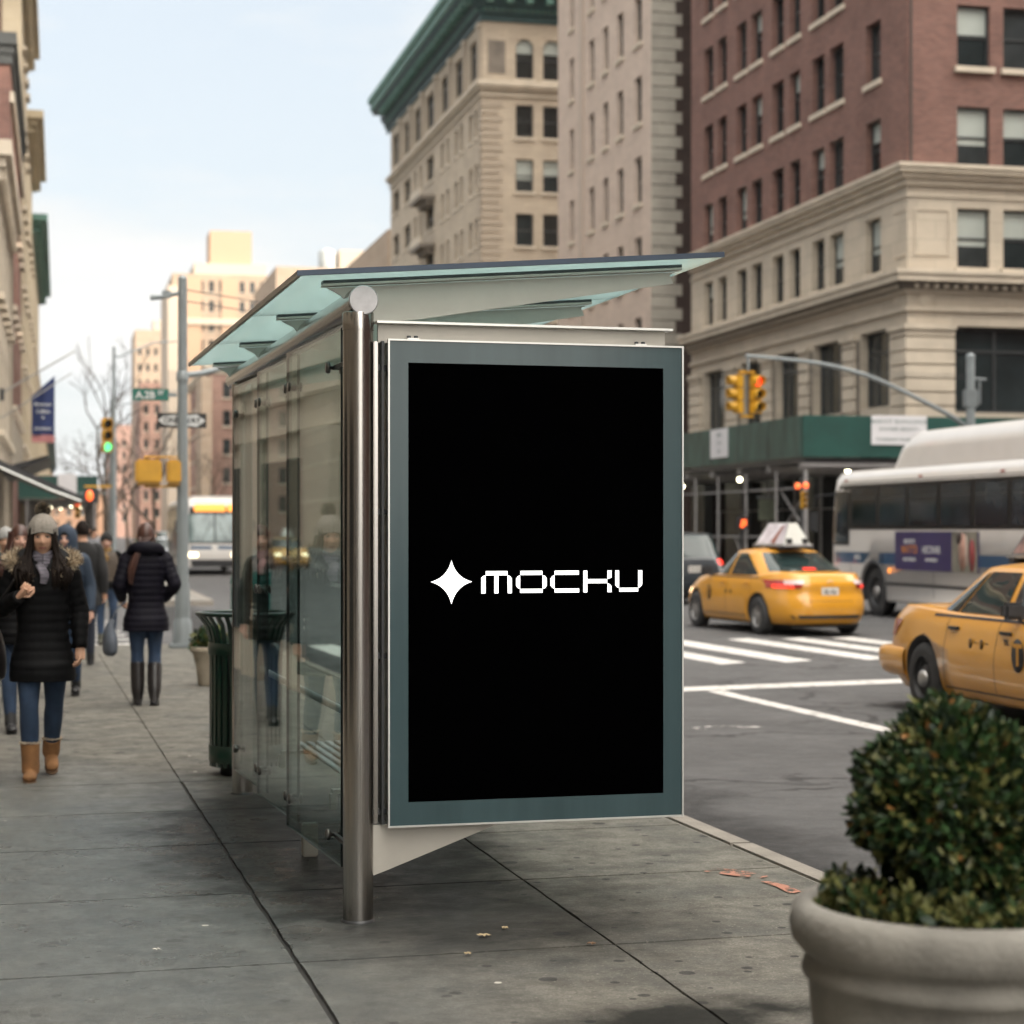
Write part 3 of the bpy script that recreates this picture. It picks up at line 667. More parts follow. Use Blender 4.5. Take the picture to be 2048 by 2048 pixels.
redbrick = brick_mat('red_brick', (.215, .100, .078), (.145, .066, .054), (.20, .15, .13))
darkbrick = brick_mat('dark_brown_brick', (.065, .040, .032), (.045, .028, .024), (.07, .055, .05))
browbrick = brick_mat('far_red_brick', (.22, .11, .085), (.16, .075, .06), (.2, .15, .13), bw=.4, bh=.15)
lime = brick_mat('limestone', (.50, .435, .35), (.45, .39, .315), (.34, .30, .245), bw=1.1, bh=.55, ms=.012, stain=.16, bump=.25)
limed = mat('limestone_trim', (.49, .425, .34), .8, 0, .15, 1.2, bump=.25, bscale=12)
limedark = mat('dark_limestone', (.17, .145, .12), .85, 0, .3, 1.1, bump=.3, bscale=9)  # darker limestone tone for cornice undersides, pier edges, balconies and a panel
pinkst = brick_mat('pinkish_cream_brick', (.53, .43, .36), (.48, .385, .325), (.42, .345, .29), bw=.5, bh=.2, ms=.01, stain=.12, bump=.2)
greyst = mat('grey_quoin_stone', (.36, .33, .28), .85, 0, .18, .9, bump=.3, bscale=9)
beige = brick_mat('beige_brick', (.46, .385, .30), (.41, .345, .27), (.37, .31, .245), bw=.6, bh=.2, ms=.012, stain=.16, bump=.25)
tan = brick_mat('tan_stone', (.46, .38, .27), (.42, .35, .25), (.40, .33, .22), bw=1.2, bh=.5, ms=.01, stain=.14, bump=.2)
tantrim = mat('tan_trim', (.44, .37, .26), .8, 0, .12, 1.3)
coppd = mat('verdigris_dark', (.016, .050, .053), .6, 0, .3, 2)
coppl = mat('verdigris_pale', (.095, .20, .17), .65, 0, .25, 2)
roofm = mat('roof_felt', (.09, .085, .08), .9, 0, .2, 1)
gloomy = mat('shaded_shopfront_wall', (.045, .043, .036), .5, 0, .5, 1.4, col2=(.06, .062, .045))  # ground-floor wall with the gloom under the shed painted into its colour
inside = mat('dark_interior', (.012, .012, .011), .9, 0, .4, 1.5)
green_ply = mat('green_hoarding', (.006, .052, .042), .55, 0, .22, 1.3)
green_old = mat('faded_green_hoarding', (.052, .070, .050), .65, 0, .45, 1.6, col2=(.042, .080, .066), stretch=(1, 1, .35))
galv = mat('galvanised_pipe', (.30, .29, .29), .5, .6, .15, 8)
signw = mat('white_board', (.62, .61, .63), .6, 0, .03, 3)
signink = mat('grey_ink', (.22, .26, .26), .7, 0, .05)
lamp_on = mat('lit_bulb', (1, .95, .75), .5, emit=(1, .92, .62), estr=9.0)

# ---------------------------------------------------------------- red brick corner building over limestone base
A0, B0 = 23.37, 51.25
bd = Bld('corner_building', 'red brick corner building over a limestone base with two cornices, wrapped in a green shed', 'building', A0, B0)
m = MB(); W = 19.4; H = 46
cols = [(1.85, 2.95), (4.62, 5.78), (6.15, 7.21), (8.22, 9.19), (9.69, 10.78), (11.74, 12.82), (13.28, 14.31), (15.37, 16.36), (16.87, 17.9)]
rows = [(12.0, 13.72), (14.85, 16.62), (17.75, 19.5), (20.65, 22.4), (23.5, 25.2)]
opsb = [(u0, u1, z0, z1) for u0, u1 in cols for z0, z1 in rows]
PL = bd.P('L', (A0, B0))
grid_wall(m, PL, W, 12.0, H, opsb, redbrick, rev=.30)
opst = [(u0, u1, 9.2, 10.83) for u0, u1 in cols]; grid_wall(m, PL, W, 9.0, 12.0, opst, lime, rev=.30)
big = [(1.25, 3.35), (4.75, 7.1), (8.35, 10.45), (11.8, 13.85), (15.5, 17.9)]
opsl = [(u0, u1, 5.25, 7.5) for u0, u1 in big]; grid_wall(m, PL, W, 4.4, 9.0, opsl, lime, rev=.35)
opsg = [(u0, u1, .4, 3.9) for u0, u1 in big]; grid_wall(m, PL, W, 0, 4.4, opsg, gloomy, rev=.35, m_rev=inside)
WF = 34
colf = [(1.53, 2.54), (2.96, 4.0), (6.2, 7.2), (7.65, 8.65)]
PF = bd.P('F', (A0, B0)); opf = [(u0, u1, z0, z1) for u0, u1 in colf for z0, z1 in rows]
grid_wall(m, PF, WF, 12.0, H, opf, redbrick, rev=.22, uo=3.1)
of2 = [(u0, u1, 9.12, 10.82) for u0, u1 in colf]; grid_wall(m, PF, WF, 9.0, 12.0, of2, lime, rev=.22, uo=3)
of3 = [(1.42, 5.6, 5.0, 7.46), (6.9, 11.0, 5.0, 7.46)]; grid_wall(m, PF, WF, 4.4, 9.0, of3, lime, rev=.35, uo=3)
of4 = [(1.42, 5.6, .4, 3.9), (6.9, 11.0, .4, 3.9)]; grid_wall(m, PF, WF, 0, 4.4, of4, gloomy, rev=.35, m_rev=inside, uo=3)
m.faces([Vector((A0, B0+W, 0)), Vector((A0+WF, B0+W, 0)), Vector((A0+WF, B0+W, H)), Vector((A0, B0+W, H))], [(0, 1, 2, 3)], darkbrick, uvs=[(0, 0), (WF, 0), (WF, H), (0, H)])
m.faces([Vector((A0, B0, H)), Vector((A0+WF, B0, H)), Vector((A0+WF, B0+W, H)), Vector((A0, B0+W, H))], [(0, 1, 2, 3)], roofm)
m.faces([Vector((A0+WF, B0, 0)), Vector((A0+WF, B0+W, 0)), Vector((A0+WF, B0+W, H)), Vector((A0+WF, B0, H))], [(0, 1, 2, 3)], darkbrick, uvs=[(0, 0), (W, 0), (W, H), (0, H)])
# dark room behind the openings
for z0, z1 in ((.1, 4.2),): m.bx(A0+1.3, A0+1.35, B0+1.3, B0+W-.5, z0, z1, inside); m.bx(A0+1.36, A0+20, B0+1.3, B0+1.35, z0, z1, inside)
WALL = bd.part(m, 'wall')
# sills
m = MB()
for (u0, u1) in cols:
    for z0, z1 in rows[1:]: fbox(m, 'L', (A0, B0), u0-.08, u1+.08, z0-.13, z0-.001, .07, limed, inn=-.1)
for (u0, u1) in colf:
    for z0, z1 in rows[1:]: fbox(m, 'F', (A0, B0), u0-.08, u1+.08, z0-.13, z0-.001, .07, limed, inn=-.1)
m.bm.free()
for o in opsb+opst: bd.win('L', (A0, B0), o, rev=.30)
for o in opf+of2: bd.win('F', (A0, B0), o, rev=.22, style='blind' if (o[2] < 12 or 11 < o[2] < 13) else None)
for o in opsl: bd.win('L', (A0, B0), o, rev=.35, style='big')
for o in of3: bd.win('F', (A0, B0), o, rev=.35, style='big', seed=0)
def cornice(nm, steps, mats_, u0F=0.0, faces='LF', wl=W, wf=WF, org=(A0, B0), b_=bd, capL=0.0):
    """steps: (z0,z1,out); wraps the corner: the camera side runs corner to end, the avenue side starts at the corner"""
    m = MB()
    for k, (z0, z1, out) in enumerate(steps):
        mm = mats_[k % len(mats_)] if isinstance(mats_, list) else mats_
        a, b = org
        if 'L' in faces and 'F' in faces:
            m.bx(a-out, a+wf, b-out, b-.0, z0, z1, mm); m.bx(a-out, a-.0, b, b+wl+capL, z0, z1, mm)
        elif 'R' in faces and 'F' in faces:
            m.bx(a-wf, a+out, b-out, b, z0, z1, mm); m.bx(a, a+out, b, b+wl+capL, z0, z1, mm)
        elif 'L' in faces: m.bx(a-out, a, b, b+wl+capL, z0, z1, mm)
        elif 'R' in faces: m.bx(a, a+out, b, b+wl+capL, z0, z1, mm)
        else: m.bx(a, a+wf, b-out, b, z0, z1, mm)
    return b_.part(m, nm)
cornice('cornice', [(11.10, 11.18, .05), (11.42, 11.60, .12), (11.60, 11.75, .24), (11.75, 11.88, .38), (11.88, 11.99, .44)], [limed, limed, limed, limed, limed])
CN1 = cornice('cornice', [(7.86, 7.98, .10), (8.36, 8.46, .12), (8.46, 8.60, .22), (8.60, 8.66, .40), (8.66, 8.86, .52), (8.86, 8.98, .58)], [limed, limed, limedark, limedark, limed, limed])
m = MB()
k = 0.0
while k < 19: fbox(m, 'L', (A0, B0), k+.1, k+.22, 8.48, 8.6, .32, limed, inn=.221); k += .30
k = 0
while k < 12: fbox(m, 'F', (A0, B0), k+.1, k+.22, 8.48, 8.6, .32, limed, inn=.221); k += .30
absorb(CN1, bd.part(m, 'dentils'))
# rusticated piers
edges = [0]+[v for p in big for v in p]+[W]
for i in range(0, len(edges), 2):
    m = MB()
    u0, u1 = edges[i], edges[i+1]; z = 4.42; c = .24 if i else .0
    while z < 7.3:
        h = .39; fbox(m, 'L', (A0, B0), u0+c, u1-(.24 if i < len(edges)-2 else 0), z, z+h-.05, .10, limed); z += h
    fbox(m, 'L', (A0, B0), max(0, u0+c-.08), u1-(.16 if i < len(edges)-2 else 0), 7.34, 7.48, .18, limed)
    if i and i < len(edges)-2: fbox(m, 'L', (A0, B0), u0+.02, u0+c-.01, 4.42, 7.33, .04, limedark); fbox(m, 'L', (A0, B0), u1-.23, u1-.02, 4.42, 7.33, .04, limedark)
    bd.part(m, 'pier')
m = MB(); z = 4.42
while z < 7.3: fbox(m, 'F', (A0-.10, B0), 0, 1.52, z, z+.34, .10, limed); z += .39
fbox(m, 'F', (A0-.18, B0), 0, 1.62, 7.34, 7.48, .18, limed)
bd.part(m, 'pier')
m = MB()   # panel mouldings on the corner pier of the stone storey and round blocks in the frieze
for (a0, a1, z0, z1) in ((.22, 1.3, 9.45, 9.50), (.22, 1.3, 10.72, 10.77), (.22, .27, 9.5, 10.72), (1.25, 1.3, 9.5, 10.72)): fbox(m, 'F', (A0, B0), a0, a1, z0, z1, .035, limed)
for (a0, a1, z0, z1) in ((.1, .9, 9.45, 9.5), (.1, .9, 10.72, 10.77)): fbox(m, 'L', (A0, B0), a0, a1, z0, z1, .035, limed)
m.lathe([(0, .06), (.10, .05), (.13, .03), (.22, .05), (.24, 0)], limed, (A0+.6, B0-.0, 8.17), n=20, axis='y', M=Matrix.Diagonal((1, -1, 1)))
m.lathe([(0, .06), (.10, .05), (.13, .03), (.22, .05), (.24, 0)], limed, (A0, B0+.6, 8.17), n=20, axis='x', M=Matrix.Diagonal((-1, 1, 1)))
bd.part(m, 'moulding')
# a dark rib down the brick corner
m = MB(); m.bx(A0+.06, A0+.14, B0-.03, B0, 12.0, 30, darkbrick); bd.part(m, 'corner_strip')

# ---------------------------------------------------------------- sidewalk shed with its scaffold
sh = Bld('sidewalk_shed', 'green sidewalk shed on grey scaffold pipes around the red brick corner building', 'shed', 19.3, 48.9)
m = MB()
m.bx(19.30, 19.34, 49.1, 90, 3.62, 4.71, green_old)
for k in range(1, 17): m.bx(19.285, 19.299, 49.1+k*2.44-.01, 49.1+k*2.44+.02, 3.63, 4.70, dark)
sh.part(m, 'faded_panel')
m = MB(); m.bx(19.30, 62, 48.86, 48.90, 3.60, 4.71, green_ply); m.bx(19.297, 19.299, 48.9, 49.08, 3.62, 4.70, green_ply); m.bx(19.30, 19.34, 48.9, 49.09, 3.62, 4.705, green_ply); sh.part(m, 'green_panel')
m = MB(); m.bx(19.36, 23.0, 49.0, 90, 3.44, 3.58, dark); m.bx(23.0, 62, 48.92, 51.0, 3.44, 3.58, dark)
for k in range(17): m.bx(19.34, 23.0, 49.2+k*2.44, 49.32+k*2.44, 3.26, 3.43, galv)
sh.part(m, 'deck')
m = MB(); m.bx(19.28, 62, 48.93, 49.03, 3.34, 3.44, galv); sh.part(m, 'header')
bps = [48.98, 51.15, 53.6, 56.05, 58.2, 60.6, 63.0, 65.5]
for b in bps:
    for a in (19.40, 22.7):
        r_ = .055 if b < 49 else .042; m = MB(); m.tube([(a, b, .02), (a, b, 3.26)], r_, galv, n=12); m.bx(a-.1, a+.1, b-.1, b+.1, 0, .02, galv); sh.part(m, 'post')
for a in (25.2, 28.2, 31.2):
    m = MB(); m.tube([(a, 48.98, .02), (a, 48.98, 3.34)], .045, galv, n=10); sh.part(m, 'post')
for (z, a) in ((2.78, 19.46), (1.45, 19.46), (2.3, 22.76)):
    m = MB(); m.tube([(a, 48.98, z), (a, 66, z)], .026, galv, n=8); sh.part(m, 'rail')
for (b0, z0, b1, z1) in ((49.1, 1.55, 51.1, 2.75), (51.1, 1.5, 49.1, 2.75), (53.6, .3, 54.8, 1.4)):
    m = MB(); m.tube([(19.5, b0, z0), (19.5, b1, z1)], .022, galv, n=8); sh.part(m, 'brace')
m = MB(); m.tube([(22.75, 49.1, 2.0), (22.75, 51.1, 2.0)], .022, galv, n=8); sh.part(m, 'brace')
for (a, b, z) in ((21.0, 49.9, 3.28), (20.6, 57.5, 3.22), (21.5, 66, 3.2)):
    m = MB(); m.lathe([(0, .06), (.05, .05), (.07, 0), (.05, -.05), (0, -.07)], lamp_on, (a, b, z), n=14); m.bx(a-.02, a+.02, b-.02, b+.02, z+.06, 3.43, dark); sh.part(m, 'bulb')
m = MB(); m.bx(21.23, 22.83, 48.825, 48.855, 3.94, 4.73, signw); SG = sh.part(m, 'notice_board')
for (t, s_, z) in (('MARVOT BUOULDNOE', .155, 4.56), ('EYDOBER SEROOT I', .13, 4.36), ('TYWERGNDT BUIED BOCA', .11, 4.08)):
    text_mesh(t, s_, signink, 'lettering', SG, frame((22.03, 48.822, z), (1, 0, 0), (0, 0, 1)), .001, .003)
m = MB(); m.bx(19.265, 19.283, 54.85, 56.40, 3.82, 4.68, signw); SG = sh.part(m, 'notice_board')
for (t, s_, z) in (('AMAL', .17, 4.5), ('LT TO', .13, 4.25), ('EST', .15, 4.0)):
    text_mesh(t, s_, signink, 'lettering', SG, frame((19.262, 55.6, z), (0, -1, 0), (0, 0, 1)), .001, .003)

# ---------------------------------------------------------------- cream tower with quoins
A1, B1 = 23.37, 75.8
bd = Bld('apartment_tower', 'tall pinkish cream tower with narrow dark windows and stone quoins against brown brick', 'building', A1, B1)
m = MB(); W1 = 15.2; H1 = 54
cc = [(1.35, 2.36), (4.06, 5.0), (6.39, 7.23), (8.7, 9.59), (12.24, 13.05)]
rr = [(2.0+3.33*k, 3.95+3.33*k) for k in range(1, 9)]
op1 = [(u0, u1, z0-.15, z1-.15) for u0, u1 in cc for z0, z1 in rr]
grid_wall(m, bd.P('L', (A1, B1)), W1, 0, H1, op1, pinkst, rev=.28)
m.faces([Vector((A1+x, B1, z)) for x, z in ((0, 0), (36, 0), (36, H1), (0, H1))], [(0, 1, 2, 3)], darkbrick, uvs=[(0, 0), (36, 0), (36, H1), (0, H1)])
m.faces([Vector((A1+x, B1+W1, z)) for x, z in ((0, 0), (36, 0), (36, H1), (0, H1))], [(0, 1, 2, 3)], pinkst, uvs=[(0, 0), (36, 0), (36, H1), (0, H1)])
m.faces([Vector((A1+x, B1+y, H1)) for x, y in ((0, 0), (36, 0), (36, W1), (0, W1))], [(0, 1, 2, 3)], roofm)
m.faces([Vector((A1+36, B1+y, z)) for y, z in ((0, 0), (W1, 0), (W1, H1), (0, H1))], [(0, 1, 2, 3)], pinkst, uvs=[(0, 0), (15, 0), (15, H1), (0, H1)])
WALL = bd.part(m, 'wall')
for o in op1: bd.win('L', (A1, B1), o, rev=.28, style='sash')
m = MB()
for u0, u1 in cc:
    for z0, z1 in rr: fbox(m, 'L', (A1, B1), u0-.15, u1+.15, z0-.32, z0-.151, .09, limed, inn=-.1)
m.bm.free()
m = MB(); k = 0; z = .2
while z < 34:
    m.bx(A1, A1+(1.02 if k % 2 else 1.30), B1-.04, B1-.0, z, z+.46, greyst); k += 1; z += .5
absorb(WALL, bd.part(m, 'quoin'))
m = MB(); m.bx(A1+2.1, A1+2.5, B1-.03, B1, .5, 34, inside); bd.part(m, 'light_slot')
m = MB(); fbox(m, 'L', (A1, B1), 10.35, 11.0, 0, 40, .10, pinkst)
bd.part(m, 'pilaster')

# ---------------------------------------------------------------- beige building with copper cornice
A2, B2 = 23.4, 108.5
bd = Bld('cornice_building', 'beige stone office building topped by a deep green copper cornice', 'building', A2, B2)
m = MB(); W2 = 31.5; WF2 = 30; H2 = 32.2
pr = [(1.35, 1.95), (3.0-.15, 3.65)]
cL = [(1.25, 2.0), (2.75, 3.7), (5.4, 6.25), (7.0, 7.95), (9.65, 10.5), (11.4, 12.35), (14.8, 17.5), (18.9, 19.9), (20.9, 21.9), (23.3, 26.0), (27.9, 30.5)]
rL = [(14.85, 16.5), (18.01, 19.63), (21.16, 22.78), (24.3, 25.92), (11.7, 13.35), (8.5, 10.2)]
cF = [(1.97, 3.01), (3.58, 4.60), (6.3, 7.3), (8.0, 9.0)]
rF = [(14.8, 16.6), (17.92, 19.77), (21.02, 22.88), (24.13, 25.98), (11.7, 13.5)]
oL = [(u0, u1, z0, z1) for u0, u1 in cL for z0, z1 in rL]; oL2 = [(u0, u1, 27.75, 30.0) for u0, u1 in ((1.3, 3.6), (5.3, 8.0), (9.5, 12.4), (14.7, 17.5), (19.0, 21.9), (23.3, 26.0), (27.9, 30.5))]
grid_wall(m, bd.P('L', (A2, B2)), W2, 0, H2, oL+oL2, beige, rev=.3)
oF = [(u0, u1, z0, z1) for u0, u1 in cF for z0, z1 in rF]; oF2 = [(u0, u1, 27.45, 29.75) for u0, u1 in cF]
grid_wall(m, bd.P('F', (A2, B2)), WF2, 0, H2, oF+oF2, beige, rev=.25)
m.faces([Vector((A2+x, B2+y, H2)) for x, y in ((0, 0), (WF2, 0), (WF2, W2), (0, W2))], [(0, 1, 2, 3)], roofm)
m.faces([Vector((A2+x, B2+W2, z)) for x, z in ((0, 0), (WF2, 0), (WF2, H2), (0, H2))], [(0, 1, 2, 3)], beige, uvs=[(0, 0), (30, 0), (30, H2), (0, H2)])
# arch spandrels over the top floor windows
for (u0, u1, z0, z1) in oF2:
    r_ = (u1-u0)/2; c = (u0+u1)/2; zc = z1-r_; K = 8
    for s_ in (-1, 1):
        pts = [(c+s_*r_, z1), (c, z1)]+[(c+s_*r_*math.sin(t*math.pi/2/K), zc+r_*math.cos(t*math.pi/2/K)) for t in range(K+1)]
        pts = [(c+s_*r_, z1)]+pts[2:]
        m.faces([Vector((A2+x, B2+.02, z)) for x, z in pts], [(0, i, i+1) for i in range(1, len(pts)-1)], beige, uvs=pts)
WALL = bd.part(m, 'wall')
for o in oL: bd.win('L', (A2, B2), o, rev=.3, style='sash')
for i, o in enumerate(oF):
    bd.win('F', (A2, B2), o, rev=.25, style='blind' if 21 < o[2] < 22 else 'sash')
for o in oF2: bd.win('F', (A2, B2), o, rev=.25, style='blind', seed=2)
# top floor of the avenue side sits behind pilasters
for o in oL2: bd.win('L', (A2, B2), o, rev=.3, style='big')
for u0 in (0, 4.1, 8.5, 13.0, 17.9, 22.3, 26.5): m = MB(); fbox(m, 'L', (A2, B2), u0+.25, u0+.85, 27.4, 30.4, .14, beige); fbox(m, 'L', (A2, B2), u0+.15, u0+.95, 30.4, 30.6, .22, limed); bd.part(m, 'pilaster')
m = MB()
for o in oL:
    if o[2] > 12: fbox(m, 'L', (A2, B2), o[0]-.15, o[1]+.15, o[2]-.28, o[2]-.001, .12, limed)
for zz in (14.8, 17.92, 21.02, 24.13, 11.7): fbox(m, 'F', (A2, B2), 1.8, 9.2, zz-.25, zz-.001, .12, limed)
m.bm.free()
m = MB(); z = 9.0
while z < 26.0:
    fbox(m, 'F', (A2-.06, B2), 0, 1.05+.2*(int(z/.42) % 2), z, z+.30, .07, beige); fbox(m, 'L', (A2, B2), 0, .75, z, z+.30, .058, beige); z += .42
absorb(WALL, bd.part(m, 'quoin'))
kw = dict(wl=W2, wf=WF2, org=(A2, B2), b_=bd)
cornice('string_course', [(26.40, 26.6, .12), (26.75, 26.95, .25), (26.95, 27.15, .42), (27.15, 27.3, .25)], [limed, limed, limed, limed], **kw)
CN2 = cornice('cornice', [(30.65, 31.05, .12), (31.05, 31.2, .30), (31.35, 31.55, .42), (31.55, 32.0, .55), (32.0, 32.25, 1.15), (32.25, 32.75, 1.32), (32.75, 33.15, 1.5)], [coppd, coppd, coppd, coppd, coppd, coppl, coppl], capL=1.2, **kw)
m = MB(); k = .1
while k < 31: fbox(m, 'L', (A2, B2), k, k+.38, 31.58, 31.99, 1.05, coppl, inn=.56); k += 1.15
k = .1
while k < 12: fbox(m, 'F', (A2, B2), k, k+.38, 31.58, 31.99, 1.05, coppl, inn=.56); k += 1.15
k = 0
while k < 31: fbox(m, 'L', (A2, B2), k, k+.16, 31.2, 31.34, .40, coppl, inn=.0); k += .34
k = 0
while k < 12: fbox(m, 'F', (A2, B2), k, k+.16, 31.2, 31.34, .40, coppl, inn=.0); k += .34
absorb(CN2, bd.part(m, 'modillions'))
for zz in (24.0, 17.8, 20.9):     # balconies with pediments on the middle bay
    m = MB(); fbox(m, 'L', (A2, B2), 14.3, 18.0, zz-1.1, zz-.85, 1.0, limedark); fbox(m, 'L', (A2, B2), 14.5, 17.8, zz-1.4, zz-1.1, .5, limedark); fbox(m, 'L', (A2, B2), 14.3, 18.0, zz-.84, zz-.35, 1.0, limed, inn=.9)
    bd.part(m, 'balcony')
m = MB(); fbox(m, 'F', (A2, B2), .35, 1.35, 27.7, 29.6, .03, limedark); bd.part(m, 'relief_panel')

# ---------------------------------------------------------------- generic block with windows on chosen faces
def block(name, label, cat, a0, a1, b0, b1, H, mw, faces='LF', bay=2.6, ww=1.1, fh=3.3, wh=1.8, zb=4.6, trim=limed, corn=None, group=None, zmax=None, base=None, maxw=95, rev=.2, roofbox=None, ffirst=None):
    org = {'L': (a0, b0), 'F': (a0, b0), 'R': (a1, b0)}
    bd = Bld(name, label, cat, a0, b0, group); m = MB(); allw = []
    for f in 'LFRB':
        Wd = (b1-b0) if f in 'LR' else (a1-a0)
        if f == 'B': m.faces([Vector((a0+x, b1, z)) for x, z in ((0, 0), (Wd, 0), (Wd, H), (0, H))], [(0, 1, 2, 3)], mw, uvs=[(0, 0), (Wd, 0), (Wd, H), (0, H)]); continue
        ops = []
        if f in faces:
            n = max(1, int(Wd//bay)); off = (Wd-n*bay)/2+(bay-ww)/2
            z = zb
            while z+wh < (zmax or H)-.8:
                for k in range(n): ops.append((off+k*bay, off+k*bay+ww, z, z+wh))
                z += fh
        fm = mw if not isinstance(mw, dict) else mw[f]
        grid_wall(m, bd.P(f, org[f]), Wd, 0, H, ops, fm, rev=rev); allw += [(f, o) for o in ops]
    m.faces([Vector((a0+x, b0+y, H)) for x, y in ((0, 0), (a1-a0, 0), (a1-a0, b1-b0), (0, b1-b0))], [(0, 1, 2, 3)], roofm)
    bd.part(m, 'wall')
    if len(allw) > maxw: allw = allw[:maxw]
    for f, o in allw: bd.win(f, org[f], o, rev=rev, style='sash')
    if corn:
        z0, out, cm = corn; m = MB()
        for k, (dz0, dz1, q) in enumerate(((0, .3, .35), (.3, .55, .6), (.55, .9, 1.0))):
            o_ = out*q; m.bx(a0-(o_ if 'L' in faces else 0), a1+(o_ if 'R' in faces else 0), b0-o_, b0, z0+dz0, z0+dz1, cm)
            if 'L' in faces: m.bx(a0-o_, a0, b0, b1, z0+dz0, z0+dz1, cm)
            if 'R' in faces: m.bx(a1, a1+o_, b0, b1, z0+dz0, z0+dz1, cm)
        k = b0+.1
        while k < b1 and out > .3:
            if 'R' in faces: m.bx(a1+out*.36, a1+out*.62, k, k+.2, z0+.05, z0+.299, cm)
            if 'L' in faces: m.bx(a0-out*.62, a0-out*.36, k, k+.2, z0+.05, z0+.299, cm)
            k += .5
        bd.part(m, 'cornice')
    return bd
farcream = brick_mat('far_cream', (.36, .275, .205), (.335, .26, .195), (.48, .4, .32), bw=2.0, bh=1.2, ms=.02, stain=.12, bump=.05)
fartan = brick_mat('far_orange_brick', (.27, .155, .10), (.25, .15, .095), (.42, .29, .2), bw=2.0, bh=.8, ms=.02, stain=.12, bump=.05)
farpink = brick_mat('far_pink_brick', (.32, .20, .165), (.29, .185, .15), (.38, .27, .22), bw=1.0, bh=.5, ms=.02, stain=.18, bump=.05)
# far right side of the avenue
b_ = block('stepped_tower', 'distant orange and cream stepped apartment tower with a brick water-tank house on top', 'building', 16.6, 31.5, 300, 330, 40.8, farcream, 'F', 1.55, .75, 3.0, 1.75, 8, maxw=100)
m = MB(); m.bx(22.5, 28.9, 303, 310, 42.7, 47.9, fartan); b_.part(m, 'tank_house')
m = MB(); m.bx(20.0, 31.0, 302, 315, 40.8, 42.7, farcream); b_.part(m, 'penthouse')
m = MB(); m.bx(15.9, 17.6, 299.2, 320, 0, 38.8, farcream)
for (x0, x1) in ((18.2, 21.0), (24.0, 26.4)): m.bx(x0, x1, 299.7, 300, 0, 40.2, fartan)
m.bx(16.6, 31.5, 299.4, 299.69, 33.0, 34.0, farcream); b_.part(m, 'bay')
b_ = block('far_block', 'distant pale block with a zinc water tank, right of the stepped tower', 'building', 27.5, 43, 255, 285, 36.2, farcream, 'F', 2.0, .8, 3.1, 1.6, 5)
m = MB(); m.lathe([(1.2, 0), (1.2, 2.4), (.9, 2.7), (0, 3.0)], mat('tank_zinc', (.35, .36, .35), .6, .2), (34.6, 258, 36.2), n=20); b_.part(m, 'water_tank')
m = MB(); m.bx(36.1, 40.2, 257, 262, 36.2, 38.9, farcream); b_.part(m, 'bulkhead')
b_ = block('slim_tower', 'distant slim cream tower left of the stepped tower', 'building', 14.7, 21.4, 400, 420, 42.2, farcream, 'F', 1.6, .7, 3.2, 1.6, 5)
m = MB(); m.bx(18.5, 21.0, 403, 410, 42.2, 44.6, farcream); b_.part(m, 'roof_house')
block('brown_walkup', 'russet walk-up building behind the far bus with a pale end pier', 'building', 14.8, 24, 200, 230, 18.2, {'F': farpink, 'L': farpink, 'R': farpink, 'B': farpink}['F'], 'LF', 1.9, .8, 2.9, 1.6, 3.6, corn=(17.6, .5, limed))
b_ = block('pale_pier_block', 'narrow cream-white building front beside the russet walk-up', 'building', 13.7, 14.75, 196, 204, 17.0, farcream, '', 3, 1, 3, 1.6)
block('pink_block', 'distant pinkish apartment block behind the one-way sign', 'building', 13.6, 19.4, 345, 370, 27.5, farpink, 'F', 1.9, .8, 3.0, 1.6, 4)
block('end_block', 'hazy pale block far down the avenue left of the signal pole', 'building', 12.2, 19.5, 505, 530, 28.6, farpink, 'F', 2.2, .9, 3.2, 1.7, 4)
block('distant_terrace', 'low tan terrace closing the far end of the avenue', 'building', -25, 14.5, 640, 660, 15, fartan, 'F', 4, 1.6, 3.6, 2, 3)
block('mid_right_block', 'beige block next along the avenue after the copper-corniced building', 'building', 24.2, 50, 146, 250, 24.5, farcream, 'LF', 3.4, 1.2, 3.5, 1.9, 4.6, maxw=100)
# left side of the avenue
AL = -1.43
b_ = block('brick_house', 'red brick building with a dark cornice at the left edge of the view', 'building', -22, AL, 59, 76, 16.2, redbrick, 'RF', 2.6, 1.1, 3.0, 1.8, 5.4, corn=(15.3, .20, mat('dark_cornice', (.045, .05, .05), .7)))
m = MB(); m.bx(-22.05, AL+.08, 58.9, 59.0, 0, 10.3, lime); m.bx(AL, AL+.08, 59.0, 76, 3.6, 5.0, lime); m.bx(AL, AL+.12, 59.0, 76, 14.2, 14.5, limed); b_.part(m, 'stone_base')
block('tan_hotel', 'tall tan building with a brick side and deep bracketed cornice behind the red brick one', 'building', -22, AL, 76.2, 90, 24.0, tan, 'R', 2.8, 1.1, 3.1, 1.8, 5, corn=(22.2, .55, tantrim))
block('brick_stack_block', 'red brick upper block rising beside the tan building at the left edge', 'building', -22, AL-.7, 76.2, 78, 34, redbrick, 'F', 3, 1, 3, 1.6, 18)
block('tan_loft', 'sunlit tan loft building with a wide bracketed cornice on the left', 'building', -22, AL, 90.2, 106, 19.8, tan, 'RF', 2.8, 1.1, 3.3, 1.9, 5, corn=(19.5, .72, tantrim))
block('green_cornice_house', 'cream house with a small green metal cornice farther down the left side', 'building', -22, AL, 106.2, 140, 17.6, tan, 'R', 3, 1.1, 3.3, 1.9, 5, corn=(17.4, .8, coppl))
block('far_left_terrace', 'distant terrace of low cream buildings on the left side of the avenue', 'building', -22, AL, 150, 320, 11, tan, 'R', 7, 2.5, 3.6, 1.9, 4, corn=(10.8, .9, coppd))
block('far_left_row', 'last row of tan buildings far down the left side', 'building', -22, AL, 330, 600, 14, fartan, 'R', 14, 5, 4, 2.2, 4)
